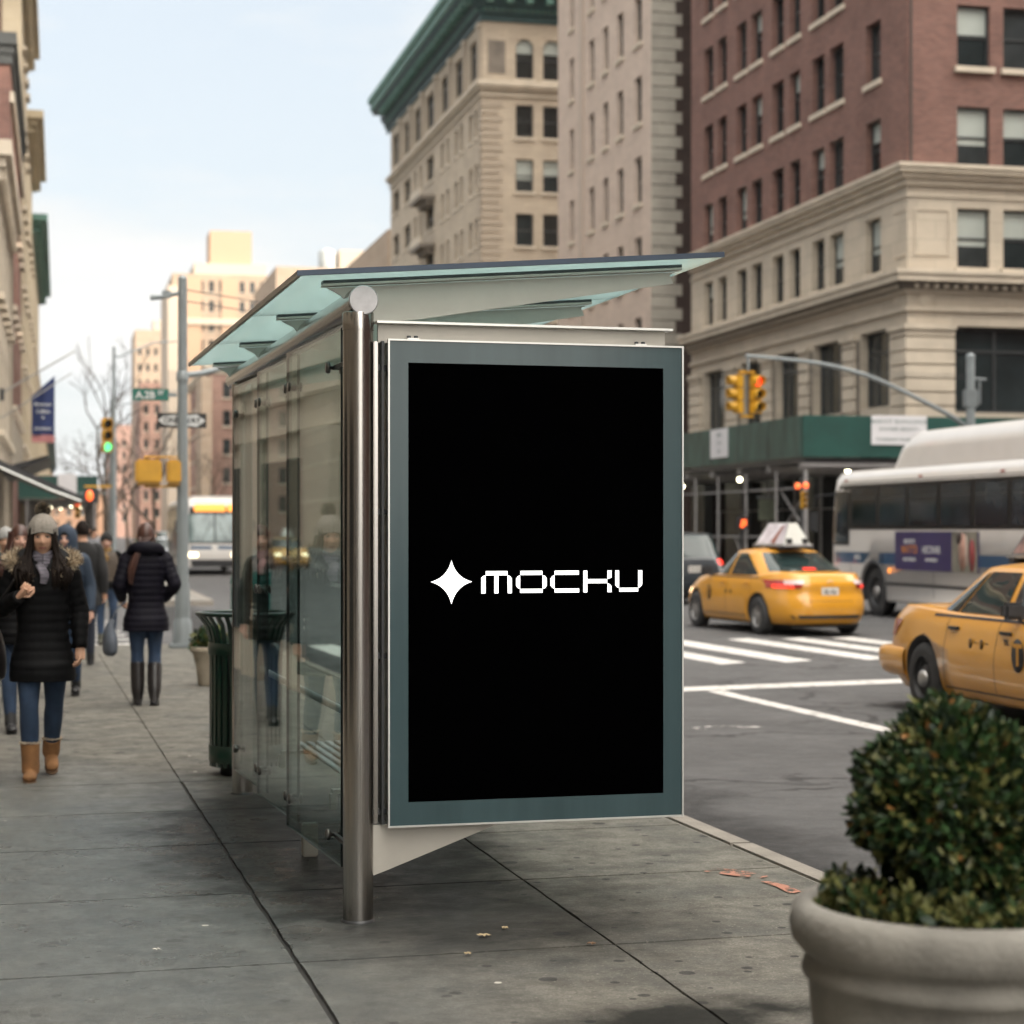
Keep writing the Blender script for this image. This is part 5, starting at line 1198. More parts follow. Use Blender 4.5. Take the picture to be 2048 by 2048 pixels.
# ------------------------------------------------------------------ city bus
busw = paint('bus_white', (.60, .57, .54)); busblue = paint('bus_blue', (.010, .060, .135)); busblk = mat('bus_black_band', (.009, .0095, .010), .3, 0, .2, 1, spec=.25)
busgl = mat('bus_window_glass', (.008, .011, .013), .08, 0, .8, 1.1, spec=.35, col2=(.020, .026, .032)); amber = mat('amber_display', (.4, .12, .01), .4, emit=(1, .33, .05), estr=1.05)
purple = mat('purple_poster', (.030, .020, .090), .35, 0, .15, 2)
def city_bus(label, pod=True):
    root = empty('city_bus', (0, 0, 0), 0, label, 'bus', 'city buses'); L0, L1, hw, H = -6.0, 6.0, 1.275, 3.05
    m = MB(); lv = []
    for v, z, g in ((0, .32, .02), (.05, .36, 0), (.3, .9, 0), (.5, 1.7, 0), (.8, 2.6, .02), (.9, 2.85, .05), (.96, 2.98, .12), (1, 3.03, .25)): lv.append((v, z, L0+g*.6, L1-g*1.0-.10*max(0, z-1.2)/1.8, hw-g))
    layered(m, lv, busw, nexp=14, capcrown=.03, K=120); B = m.build('body', root); cut = []
    for x in (3.45, -2.9):
        for s in (-1, 1):
            c = MB(); c.lathe([(0, -.3), (.60, -.3), (.60, .3), (0, .3)], black, (x, s*(hw-.05), .50), n=40, axis='y', smooth=False); bmesh.ops.remove_doubles(c.bm, verts=c.bm.verts[:], dist=1e-5); cut.append(c.build('cut'))
    apply_bool(B, cut, black); tb = bvh(B)
    for poly in B.data.polygons: poly.use_smooth = True
    for s in (-1, 1):
        m = MB(); patch(m, tb, [(-5.75, 1.78), (5.86, 1.78), (5.74, 2.72), (-5.75, 2.72)], 'y', s, busblk, off=.006, nu=30, nv=4)
        patch(m, tb, [(4.70, 1.45), (5.88, 1.45), (5.86, 1.78), (4.70, 1.78)], 'y', s, busblk, off=.006, nu=6, nv=2); m.build('window_band', root)
        x = 4.62
        for k in range(7):
            m = MB(); patch(m, tb, [(x-1.30, 1.86), (x-.06, 1.86), (x-.06, 2.64), (x-1.30, 2.64)], 'y', s, busgl, off=.012, nu=4, nv=3)
            patch(m, tb, [(x-1.30, 2.42), (x-.06, 2.42), (x-.06, 2.445), (x-1.30, 2.445)], 'y', s, sash_m, off=.016, nu=3, nv=1); m.build('window', root); x -= 1.42
        m = MB(); patch(m, tb, [(4.80, 1.52), (5.74, 1.52), (5.66, 2.60), (4.80, 2.60)], 'y', s, busgl, off=.012, nu=5, nv=4); m.build('window', root)
        m = MB(); patch(m, tb, [(-5.9, 1.08), (5.93, 1.08), (5.93, 1.31), (-5.9, 1.31)], 'y', s, busblue, off=.005, nu=30, nv=1); ST = m.build('blue_stripe', root)
        m = MB(); patch(m, tb, [(-5.9, .66), (2.8, .66), (2.8, .72), (-5.9, .72)], 'y', s, black, off=.01, nu=20, nv=1); m.build('rub_rail', root)
        m = MB(); y_ = s*(hw+.014)
        m.bx(-1.30, 2.35, min(y_-s*.008, y_), max(y_-s*.008, y_), .98, 1.74, purple); AD_ = m.build('side_poster', root)
        xd = Vector((-s, 0, 0)); fo = lambda x_, z_: frame((x_, y_+s*.002, z_), xd, (0, 0, 1))
        cxx = lambda q: (2.35-q) if s > 0 else (-1.30+q)
        txtw = mat('poster_lettering_white', (.5, .5, .5), .6); txto = mat('poster_lettering_orange', (.45, .17, .04), .6)
        for (t, sz, q, z_, mm) in (('BROOKYE', .11, .68, 1.54, txtw), ('MATTD', .22, .68, 1.38, txto), ('BROWNSBALE', .09, .68, 1.19, txtw), ('HECNAR', .20, 1.66, 1.38, txtw), ('NAWYIENLIAE', .08, 1.66, 1.19, txtw)):
            text_mesh(t, sz, mm, 'lettering', AD_, fo(cxx(q), z_), .001, .004)
        m = MB(); a0_, a1_ = sorted((cxx(2.55), cxx(3.6))); m.bx(a0_, a1_, min(y_, y_+s*.002), max(y_, y_+s*.002), .98, 1.74, mat('poster_photo', (.10, .11, .10), .5, 0, .5, 2, col2=(.20, .18, .14))); m.build('poster_photo', AD_)
        for (q, z_, rx, rz_, c_) in ((3.0, 1.36, .16, .36, (.36, .20, .15)), (2.88, 1.62, .14, .12, (.04, .025, .02)), (3.38, 1.3, .13, .30, (.22, .03, .03)), (3.15, 1.4, .05, .3, (.45, .36, .3))):
            m = MB(); m.lathe([(0, .003), (1, .002), (1, 0)], mat('poster_tone_%d' % int(c_[0]*100), c_, .6, 0, .2), n=20); bmesh.ops.transform(m.bm, matrix=fo(cxx(q), z_) @ Matrix.Translation((0, 0, .002)) @ Matrix.Diagonal((rx, rz_, 1, 1)), verts=m.bm.verts[:]); m.build('poster_figure', AD_)
        for (t, sz, q, z_) in (('MTA', .15, 4.25, 1.195),): text_mesh(t, sz, mat('white_vinyl', (.55, .55, .55), .5), 'lettering', ST, frame(((q if s > 0 else q), s*(hw+.008), z_), xd, (0, 0, 1)), .001, .006)
        for x_ in (3.45, -2.9): wheel(root, x_, s*(hw-.20), .50, s, spoke=False, w=.28)
        m = MB(); m.lathe([(.60, .02), (.66, .02), (.66, -.02), (.60, -.02)], black, (3.45, s*hw, .50), n=40, axis='y'); m.lathe([(.60, .02), (.66, .02), (.66, -.02), (.60, -.02)], black, (-2.9, s*hw, .50), n=40, axis='y'); m.build('arch_trim', root)
        m = MB(); m.tube([(5.7, s*1.2, 2.55), (6.18, s*1.45, 2.5), (6.2, s*1.48, 2.3)], .018, black, n=8); m.box((6.2, s*1.48, 1.95), (.10, .20, .44), black, bevel=.03); m.build('mirror', root)
        m = MB(); m.lathe([(0, .02), (.05, .015), (.06, 0)], mat('amber_marker', (.6, .2, .03), .3, emit=(1, .3, .05), estr=.8), (2.65, s*hw, .95), n=12, axis='y', M=Matrix.Diagonal((1, s, 1))); m.build('marker_lamp', root)
    m = MB(); patch(m, tb, [(-1.16, 1.25), (1.16, 1.25), (1.12, 2.92), (-1.12, 2.92)], 'x', 1, busblk, off=.008, nu=14, nv=6); m.build('front_mask', root)
    for s in (-1, 1):
        m = MB(); patch(m, tb, [(s*.03, 1.32), (s*1.10, 1.32), (s*1.08, 2.42), (s*.03, 2.42)], 'x', 1, mat('windscreen_glass', (.10, .15, .16), .05, 0, .6, 1.0, spec=.8, col2=(.22, .28, .28)), off=.014, nu=7, nv=5); m.build('windscreen', root)
        m = MB(); patch(m, tb, [(s*.66, .72), (s*1.04, .72), (s*1.04, .90), (s*.66, .90)], 'x', 1, headl, off=.015, nu=4, nv=2); m.build('head_lamp', root)
        m = MB(); patch(m, tb, [(s*.12, 1.03), (s*1.1, 1.03), (s*1.1, 1.16), (s*.12, 1.16)], 'x', 1, busblue, off=.01, nu=5, nv=1); m.build('front_stripe', root)
        m = MB(); m.tube([(6.0, s*.5, 1.33), (5.98, s*.15, 2.1)], .012, black, n=6); m.build('wiper', root)
    for (y0, y1) in ((.50, .96), (-.80, .42)):
        m = MB(); patch(m, tb, [(y0, 2.52), (y1, 2.52), (y1, 2.80), (y0, 2.80)], 'x', 1, amber, off=.016, nu=6, nv=2); m.build('destination_display', root)
    m = MB(); patch(m, tb, [(-1.15, .34), (1.15, .34), (1.18, .62), (-1.18, .62)], 'x', 1, black, off=.02, nu=8, nv=2); m.build('front_bumper', root)
    m = MB(); patch(m, tb, [(-1.0, 1.5), (1.0, 1.5), (.95, 2.6), (-.95, 2.6)], 'x', -1, busblk, off=.01, nu=8, nv=4); m.build('rear_window', root)
    m = MB()
    for s in (-1, 1):
        for x_ in (4.62, 2.2, .6, -1.6, -3.7, -5.2): patch(m, tb, [(x_-.008, .45 if x_ not in (2.2,) else .9), (x_+.008, .45 if x_ not in (2.2,) else .9), (x_+.008, 1.07), (x_-.008, 1.07)], 'y', s, black, off=.004, nu=1, nv=6)
        patch(m, tb, [(-5.7, 2.755), (5.6, 2.755), (5.6, 2.775), (-5.7, 2.775)], 'y', s, sash_m, off=.005, nu=24, nv=1)
        for x_ in (4.9, 1.2, -2.2): patch(m, tb, [(x_, 2.80), (x_+.16, 2.80), (x_+.16, 2.84), (x_, 2.84)], 'y', s, redd, off=.008, nu=2, nv=1)
    m.build('panel_seams', B)
    # roof pod
    m = MB(); lv = [(0, 2.98, -5.2, 3.15, 1.06), (.05, 3.05, -5.18, 3.12, 1.055), (.5, 3.40, -5.1, 2.85, 1.02), (.55, 3.43, -5.09, 2.82, 1.015), (.93, 3.70, -4.95, 2.35, .92), (.97, 3.73, -4.9, 2.28, .87), (1, 3.745, -4.8, 2.1, .78)]
    if pod: layered(m, lv, busw, nexp=16, capcrown=.004, K=120)
    else: m.bx(-5, 5.2, -.9, .9, 3.0, 3.14, busw, bevel=.05)
    m.build('roof_pod', root)
    return root
BUS = city_bus('white city bus with purple side poster behind the two taxis')
place(BUS, 17.55, 33.9, 0)
BUS2 = city_bus('oncoming white city bus with lit orange display, left of the shelter', False); place(BUS2, 5.95, 83.6, math.pi)
# ------------------------------------------------------------------ people (local: facing -y, +x is the person's left)
def remesh(o, vox, smooth=2):
    md = o.modifiers.new('r', 'REMESH'); md.mode = 'VOXEL'; md.voxel_size = vox; md.use_smooth_shade = True
    if smooth: s_ = o.modifiers.new('s', 'SMOOTH'); s_.iterations = smooth; s_.factor = .5
    dg = bpy.context.evaluated_depsgraph_get(); dg.update(); me = bpy.data.meshes.new_from_object(o.evaluated_get(dg)); mats_ = list(o.data.materials)
    o.modifiers.clear(); o.data = me; me.materials.clear(); [me.materials.append(x) for x in mats_]
    for p in me.polygons: p.use_smooth = True; p.material_index = 0
    return o
def spl(pts, n):
    """smooth polyline through pts"""
    P = [Vector(p) for p in pts]; P = [P[0]*2-P[1]]+P+[P[-1]*2-P[-2]]; out = []
    for i in range(1, len(P)-2):
        for k in range(n):
            t = k/n; a, b, c, d = P[i-1], P[i], P[i+1], P[i+2]
            out.append(.5*((2*b)+(c-a)*t+(2*a-5*b+4*c-d)*t*t+(3*b-a-3*c+d)*t**3))
    out.append(P[-2]); return out
def splr(rs, n):
    v = [Vector((r[0], r[1], 0)) if isinstance(r, (tuple, list)) else Vector((r, r, 0)) for r in rs]; return [(q.x, q.y) for q in spl(v, n)]
def limb(mb, pts, rs, m, n=6, seg=14, quilt=0.0, pitch=.055):
    P = spl(pts, n); Rr = splr(rs, n)
    if quilt:
        L_ = 0; out = []
        # resample finely for the quilting
        P2, R2 = [], []
        for i in range(len(P)-1):
            for k in range(3): t = k/3; P2.append(P[i].lerp(P[i+1], t)); R2.append((lerp(Rr[i][0], Rr[i+1][0], t), lerp(Rr[i][1], Rr[i+1][1], t)))
        P2.append(P[-1]); R2.append(Rr[-1])
        for i in range(len(P2)):
            if i: L_ += (P2[i]-P2[i-1]).length
            q = quilt*(abs(math.sin(math.pi*L_/pitch))**.5-.6); out.append((R2[i][0]+q, R2[i][1]+q))
        P, Rr = P2, out
    mb.tube(P, Rr, m, n=seg)
def horiz(mb, secs, m, n=6, seg=28, quilt=0.0, pitch=.06, z_off=0, expo=2.4):
    """stack of horizontal super-ellipses: (cx, cy, z, rx, ry)"""
    V = [Vector((s_[0], s_[1], s_[2])) for s_ in secs]; Rr = splr([(s_[3], s_[4]) for s_ in secs], n*3); P = spl(V, n*3); vs = []
    for p, (a, b) in zip(P, Rr):
        q = quilt*(abs(math.sin(math.pi*(p.z+z_off)/pitch))**.5-.6) if quilt else 0
        for i in range(seg):
            w = 2*math.pi*i/seg; c, s_ = math.cos(w), math.sin(w)
            vs.append(Vector((p.x+math.copysign(abs(c)**(2/expo), c)*(a+q), p.y+math.copysign(abs(s_)**(2/expo), s_)*(b+q), p.z)))
    K = len(P); fs = [(k*seg+i, k*seg+(i+1) % seg, (k+1)*seg+(i+1) % seg, (k+1)*seg+i) for k in range(K-1) for i in range(seg)]
    fs += [tuple(reversed(range(seg))), tuple((K-1)*seg+i for i in range(seg))]
    mb.faces(vs, fs, m, smooth=True)
skin = mat('skin_olive', (.50, .29, .195), .5, 0, .07, 30, spec=.35); skin2 = mat('skin_fair', (.50, .30, .23), .5, 0, .07, 30, spec=.35)
lipm = mat('lips', (.30, .105, .085), .45, 0, .08); browm = mat('brow_hair', (.025, .017, .013), .8, 0, .2, 60); eyew = mat('eye_white', (.50, .47, .44), .3); iris = mat('dark_iris', (.02, .012, .008), .15)
hairk = mat('black_brown_hair', (.010, .0065, .005), .7, 0, .4, 40, spec=.12, stretch=(1, 1, .15)); hairb = mat('chestnut_hair', (.055, .022, .015), .45, 0, .4, 40, stretch=(1, 1, .15))
def head(mb, c, skn, s=1.0, turn=0.0, tilt=0.0):
    nu, nv = 56, 44; vs = []; cols = []
    g = lambda x, z, cx, cz, sx_, sz_: math.exp(-((x-cx)/sx_)**2-((z-cz)/sz_)**2)
    RM = Matrix.Rotation(turn, 3, 'Z') @ Matrix.Rotation(tilt, 3, 'X')
    for j in range(nv+1):
        ph = math.pi*j/nv
        for i in range(nu):
            th = 2*math.pi*i/nu; x, y, z = math.sin(ph)*math.cos(th), math.sin(ph)*math.sin(th), math.cos(ph)
            X, Y, Z = x*.074, y*.094, z*.118
            fr = max(0, -y)
            if z < 0: X *= 1-.34*(-z)**1.6; Y = Y*(1-.20*(-z)**1.5)-(.010*(-z) if y < 0 else -.02*(-z))
            if z > .1: X *= 1+.03; 
            if y < 0:
                d = 0
                nz_ = min(1, max(0, (Z+.045)/.05)); 
                d += .026*g(X, Z, 0, -.030, .012, .017)+.013*g(X, Z, 0, -.008, .010, .026)
                d += .006*g(X, Z, .014, -.036, .007, .009)+.006*g(X, Z, -.014, -.036, .007, .009)
                d -= .013*g(X, Z, .031, .008, .017, .013)+.013*g(X, Z, -.031, .008, .017, .013)
                d += .005*g(X, Z, .030, .028, .024, .007)+.005*g(X, Z, -.030, .028, .024, .007)
                d += .006*g(X, Z, .040, -.025, .018, .020)+.006*g(X, Z, -.040, -.025, .018, .020)
                d += .009*g(X, Z, 0, -.060, .022, .006)+.010*g(X, Z, 0, -.072, .018, .006)-.004*g(X, Z, 0, -.066, .03, .002)
                d += .009*g(X, Z, 0, -.100, .020, .014); d -= .004*g(X, Z, 0, -.084, .025, .006)
                Y -= d*fr**.5
            vs.append(Vector((X, Y, Z)))
            col = 0
            if y < -.2:
                if abs(abs(X)-.031) < .021 and abs(Z-(.029-.10*max(0, abs(X)-.034)-.08*max(0, .030-abs(X)))) < .0032: col = 1
                if abs(X) < .024 and -.0765 < Z < -.0565: col = 2
            cols.append(col)
    V = [(RM @ (v*s))+Vector(c) for v in vs]; bv = [mb.bm.verts.new(v) for v in V]; mi = [mb.mi(skn), mb.mi(browm), mb.mi(lipm)]
    for j in range(nv):
        for i in range(nu):
            q = [j*nu+i, j*nu+(i+1) % nu, (j+1)*nu+(i+1) % nu, (j+1)*nu+i]
            try: f = mb.bm.faces.new([bv[k] for k in q])
            except ValueError: continue
            f.smooth = True; cc = [cols[k] for k in q]; f.material_index = mi[1] if cc.count(1) >= 2 else (mi[2] if cc.count(2) >= 3 else mi[0])
    for sx_ in (-1, 1):
        e = RM @ (Vector((sx_*.031, -.0765, .0075))*s)+Vector(c)
        for r_, off, mm, fl in ((.0118, .0015, eyew, .42), (.0056, -.0075, iris, .85)):
            o_ = RM @ Vector((0, off, 0)); prof = [(r_*math.sin(math.pi*k/8), r_*math.cos(math.pi*k/8)) for k in range(9)]
            mb.lathe(prof, mm, e+o_, n=12, M=Matrix.Diagonal((1.15 if mm is eyew else 1, 1, fl)))
        # upper lid and ear
        mb.tube([RM @ (Vector((sx_*(.031+q*.015), -.0845-.004*(1-q*q), .0165-.004*q*q))*s)+Vector(c) for q in (-1, -.5, 0, .5, 1)], [.001, .0016, .002, .0016, .001], browm, n=6)
        mb.tube([RM @ (Vector(p)*s)+Vector(c) for p in ((sx_*.073, .004, .020), (sx_*.083, .012, .008), (sx_*.080, .010, -.012), (sx_*.071, .002, -.030))], [.006, .011, .010, .005], skn, n=8)
def hand(mb, w, d, nrm, skn, curl=.5, side=1, s=1.0):
    """w wrist, d direction to fingers, nrm out of the back of the hand"""
    w, d, nrm = Vector(w), Vector(d).normalized(), Vector(nrm).normalized(); a = d.cross(nrm).normalized()*side
    mb.tube([w-d*.02, w+d*.015, w+d*.05, w+d*.085], [(.022*s, .017*s), (.026*s, .016*s), (.036*s, .015*s), (.036*s, .012*s)] if abs(a.z) > 2 else [(.024*s, .019*s), (.03*s, .018*s), (.033*s, .020*s), (.030*s, .016*s)], skn, n=12)
    for k, (of, ln) in enumerate(((.027, .066), (.009, .074), (-.009, .069), (-.026, .055))):
        b = w+d*.082+a*of*s; p = [b]; ang = 0; seg_ = ln*s/3
        for q in range(3):
            ang += curl*(.55+.25*q); p.append(p[-1]+(d*math.cos(ang)-nrm*math.sin(ang))*seg_*(1.15-.15*q))
        mb.tube([b-d*.02]+p, [.0095*s, .0092*s, .0085*s, .0078*s, .006*s], skn, n=8)
    b = w+d*.025+a*.024*s; mb.tube([b-a*.01, b+(a*.6+d*.6).normalized()*.035*s, b+(a*.35+d*.8-nrm*.3).normalized()*.066*s, b+(a*.1+d*.9-nrm*.5).normalized()*.088*s], [.012*s, .011*s, .0095*s, .007*s], skn, n=8)
def fuzz(mb, pts, n, l0, l1, mats_, rn, r0=.01, w=.006):
    """fur: tapered tufts standing out from a line of points"""
    P = [Vector(p) for p in pts]
    for k in range(n):
        t = rn.random()*(len(P)-1); i = min(int(t), len(P)-2); c = P[i].lerp(P[i+1], t-i)
        d = Vector((rn.gauss(0, 1), rn.gauss(0, 1), rn.gauss(0, 1))).normalized(); b = c+d*r0*rn.random(); tip = c+d*(r0+lerp(l0, l1, rn.random())); sd_ = d.cross(Vector((rn.random(), rn.random(), rn.random()))).normalized()*w*rn.uniform(.6, 1.3); s2 = d.cross(sd_).normalized()*w*.7
        mb.faces([b+sd_, b-sd_*.5+s2, b-sd_*.5-s2, tip], [(0, 1, 3), (1, 2, 3), (2, 0, 3), (0, 2, 1)], mats_[rn.randrange(len(mats_))])
def person(label, x, y, rz, coat, hem=.66, height=1.0, skn=None, legs=None, arms=None, jeans=None, boots=None, boot_h=.26, hair=('short', None), hat=None, quilt=.008, scarf=None, fur=None, broad=1.0, face=True, group=None, hood=None, vest=None, seed=1, nm='person', waist=.93, lean=0.0, sole=None, hoodup=None):
    rn = random.Random(seed); skn = skn or skin
    # default walking pose
    LG = legs or {'L': [(.085, .0, .90), (.10, -.06, .50), (.09, .10, .10)], 'R': [(-.085, 0, .90), (-.09, -.02, .50), (-.09, -.12, .08)]}
    AR = arms or {'L': [(.17, .0, 1.37), (.235, .04, 1.10), (.25, -.03, .86)], 'R': [(-.17, .0, 1.37), (-.235, .06, 1.10), (-.25, .03, .86)]}
    HC = (0, -.012, 1.573)
    m = MB()
    horiz(m, [(0, 0, .86, .15*broad, .10), (0, 0, 1.0, .135*broad, .09), (0, 0, 1.15, .13*broad, .095), (0, .0, 1.30, .155*broad, .10), (0, .005, 1.38, .15*broad, .085), (0, .008, 1.43, .075, .065), (0, .002, 1.50, .052, .055), (0, -.002, 1.55, .05, .05)], skn, seg=20)
    for k, s_ in (('L', 1), ('R', -1)):
        h, kn, an = LG[k]; limb(m, [h, kn, an], [.08, .05, .038], skn, seg=12); limb(m, [an, (an[0], an[1]-.02, an[2]-.03)], [.038, .026], skn, n=2, seg=10)
        sh_, el, wr = AR[k]; limb(m, [(sh_[0]*.9, sh_[1], sh_[2]), el, wr], [.05, .04, .026], skn, seg=10)
        d = (Vector(wr)-Vector(el)).normalized(); hd = arms.get('hand'+k) if arms else None
        if hd: hand(m, wr, hd[0], hd[1], skn, hd[2], hd[3] if len(hd) > 3 else s_)
        else: hand(m, wr, d, (s_, 0, 0), skn, .55, -1)
    if face: head(m, HC, skn)
    else: head(m, HC, skn)
    body = m.build(nm, None); tag(body, label, 'person', group)
    body.location = (x, y, 0); body.rotation_euler = (0, 0, rz); body.scale = (height,)*3
    # trousers
    jm = jeans or mat('blue_denim', (.017, .036, .075), .85, 0, .25, 9, bump=.2, bscale=200)
    m = MB(); horiz(m, [(0, .005, .76, .155*broad, .115), (0, 0, .86, .165*broad, .12), (0, 0, .98, .15*broad, .105)], jm, seg=20)
    for k, s_ in (('L', 1), ('R', -1)):
        h, kn, an = [Vector(q) for q in LG[k]]; mid = h.lerp(kn, .5); cf = kn.lerp(an, .35)
        limb(m, [h, mid, kn, cf, kn.lerp(an, .93)], [.088*broad, .082, .062, .062, .048], jm, n=6, seg=16)
    remesh(m.build('jeans', body), .011, 3)
    # boots
    bm_ = boots or black
    for k in ('L', 'R'):
        h, kn, an = [Vector(q) for q in LG[k]]; ax = (kn-an).normalized(); top = an+ax*(boot_h-an.z if an.z < boot_h-.05 else .16); pitch_ = lean if k == 'L' else 0
        m = MB(); toe_d = Vector((0.06 if k == 'L' else -.06, -1, 0)).normalized(); drop = 0
        if k in (legs or {}).get('toe', {}): drop = legs['toe'][k]
        td = (toe_d*math.cos(drop)+Vector((0, 0, -1))*math.sin(drop)); up_ = (Vector((0, 0, 1))*math.cos(drop)+toe_d*math.sin(drop))
        heel = an-up_*.045-td*.03
        wide = .058 if sole else .050
        limb(m, [top, an+ax*.08, an+Vector((0, 0, .0)), an-up_*.03], [(wide+(.018 if boot_h > .3 else .004), wide+(.020 if boot_h > .3 else .006)), wide+(.014 if boot_h > .3 else 0), wide, wide*.95], bm_, n=5, seg=18)
        limb(m, [heel-td*.015, heel+td*.05, heel+td*.12, heel+td*.175, heel+td*.20], [(.030, .030), (.042, .040), (.046, .036), (.040, .028), (.015, .012)], bm_, n=4, seg=14)
        bo = remesh(m.build('boot', body), .007, 3)
        m = MB(); pts = [heel+td*t+toe_d.cross(Vector((0, 0, 1)))*w_ for t, w_ in ((-.045, 0), (-.03, .030), (.05, .036), (.12, .044), (.17, .038), (.20, .015), (.20, -.015), (.17, -.038), (.12, -.044), (.05, -.036), (-.03, -.030))]
        n = len(pts); lo = -.042; m.faces([p+up_*lo for p in pts]+[p+up_*(lo+.018) for p in pts], [tuple(range(n)), tuple(reversed(range(n, 2*n)))]+[(i, (i+1) % n, n+(i+1) % n, n+i) for i in range(n)], sole or black); m.build('sole', bo)
        if sole:
            m = MB(); c0 = top; ring_ = [c0+Vector((math.cos(t*.5236)*(wide+.004), math.sin(t*.5236)*(wide+.006), 0)) for t in range(13)]; fuzz(m, ring_, 260, .004, .012, [mat('fleece_cream', (.45, .37, .28), .9, 0, .2)], rn, .006, .004); m.build('fleece_cuff', bo)
    # coat
    m = MB(); b = broad
    fw = min(0, min(Vector(LG[k][0]).lerp(Vector(LG[k][1]), .62).y for k in 'LR'))*.55; bk = max(0, max(Vector(LG[k][0]).lerp(Vector(LG[k][1]), .62).y for k in 'LR'))*.4
    horiz(m, [(0, .01+fw*.5+bk*.5, hem, .212*b, .165-fw*.5+bk*.5), (0, .01+fw*.5+bk*.5, hem+.10, .208*b, .160-fw*.5+bk*.4), (0, .003, (hem+waist)/2+.02, .198*b, .152), (0, 0, waist+.02, .165*b, .120), (0, 0, 1.12, .170*b, .125), (0, .0, 1.25, .185*b, .130), (0, .006, 1.35, .178*b, .118), (0, .012, 1.41, .125*b, .095), (0, .012, 1.45, .080, .078)], coat, quilt=quilt, seg=32)
    for k in ('L', 'R'):
        sh_, el, wr = [Vector(q) for q in AR[k]]; d = (wr-el).normalized()
        limb(m, [sh_+Vector((-.05 if k == 'L' else .05, 0, -.01)), sh_+Vector((0, 0, -.01)), sh_.lerp(el, .5), el, el.lerp(wr, .5), wr+d*.01], [.062, .072, .066, .062, .055, .046], coat, n=5, seg=18, quilt=quilt, pitch=.058)
    co_ = remesh(m.build('coat', body), .0085, 1)
    m = MB(); m.bx(-.006, .006, -.158, -.150, hem+.02, hem+.1, mat('zip_dark', (.03, .03, .035), .3, .5)); m.build('zip', co_)
    if vest:
        m = MB(); horiz(m, [(0, 0, .90, .185*b, .137), (0, 0, 1.0, .180*b, .135), (0, 0, 1.25, .192*b, .140), (0, .0, 1.38, .17*b, .118), (0, .01, 1.42, .12, .10)], vest, quilt=.008, seg=28); m.build('vest', body)
    if hood:
        m = MB()
        for k in range(9):
            t = -1.15+2.3*k/8; 
        limb(m, [(.10, -.075, 1.40), (.135, .0, 1.425), (.10, .085, 1.455), (0, .115, 1.465), (-.10, .085, 1.455), (-.135, .0, 1.425), (-.10, -.075, 1.40)], [(.03, .035), (.045, .045), (.055, .055), (.06, .065), (.055, .055), (.045, .045), (.03, .035)], coat, n=5, seg=14); m.build('hood', body)
    if fur:
        m = MB(); line = spl([(.095, -.105, 1.33), (.16, -.075, 1.39), (.205, .0, 1.43), (.18, .09, 1.46), (0, .16, 1.50), (-.18, .09, 1.46), (-.205, .0, 1.43), (-.16, -.075, 1.39), (-.095, -.105, 1.33)], 5)
        fuzz(m, line, 2600, .014, .042, fur, rn, .034, .0055); m.build('fur_trim', body)
    if scarf:
        m = MB()
        for k in range(5):
            z = 1.395+.021*k; r_ = .086-.007*k
            limb(m, [(r_*math.sin(t), -r_*math.cos(t)*1.02+.004, z+.006*math.sin(3*t+k)-.012*math.cos(t)) for t in [i*math.pi/6 for i in range(13)]], [.017]*13, scarf, n=2, seg=8)
        limb(m, [(-.02, -.10, 1.40), (.012, -.135, 1.34), (.004, -.142, 1.28)], [(.035, .016), (.04, .014), (.028, .012)], scarf, n=4, seg=10); m.build('scarf', body)
    kind, hm = hair
    if kind:
        m = MB(); hm = hm or hairk
        # scalp cap
        nu, nv = 32, 14; vs = []
        for j in range(nv+1):
            ph = math.pi*.62*j/nv
            for i in range(nu):
                th = 2*math.pi*i/nu; fr = max(0, -math.sin(th)); q = ph*(1-.34*fr); vs.append(Vector((math.sin(q)*math.cos(th)*.084, math.sin(q)*math.sin(th)*.104+.004, math.cos(q)*.128))+Vector(HC))
        m.faces(vs, [(j*nu+i, j*nu+(i+1) % nu, (j+1)*nu+(i+1) % nu, (j+1)*nu+i) for j in range(nv) for i in range(nu)], hm, smooth=True)
        cap = m.build('hair', body)
        if kind == 'long':
            m = MB()
            for k in range(230):
                sd_ = rn.choice((-1, 1)); th = rn.uniform(-.75, 1.5); a0 = Vector((sd_*math.cos(th)*.082, math.sin(th)*.10, rn.uniform(-.02, .07)))+Vector(HC)
                fx = sd_*rn.uniform(.070, .175); fy = -.135+.20*(th+.75)/2.25 if th < .9 else .11; ln = rn.uniform(1.22, 1.36)
                a1 = Vector((sd_*rn.uniform(.075, .098), a0.y*.85-.01, 1.49)); a2 = Vector((fx*.95, fy*.8-.01, 1.39)); a3 = Vector((fx+rn.uniform(-.01, .01), fy-.02, (1.39+ln)/2)); a4 = Vector((fx*.92, fy-.012, ln))
                r_ = rn.uniform(.009, .016); limb(m, [a0, a1, a2, a3, a4], [(r_, r_*.8), (r_*1.2, r_), (r_*1.3, r_), (r_*1.1, r_*.8), (.002, .002)], hm, n=4, seg=6)
            m.build('hair_lengths', body)
        if kind == 'tail':
            m = MB()
            for k in range(46):
                o1 = Vector((rn.uniform(-.02, .02), rn.uniform(-.012, .012), 0)); r_ = rn.uniform(.007, .012)
                limb(m, [Vector((rn.uniform(-.05, .05), .085, 1.56))+o1, Vector((.035, .115, 1.49))+o1, Vector((.085, .125, 1.40))+o1, Vector((.125, .125, 1.28))+o1*1.4, Vector((.14, .12, rn.uniform(1.12, 1.2)))+o1], [r_, r_*1.2, r_*1.2, r_, .002], hm, n=4, seg=6)
            m.build('ponytail', body)
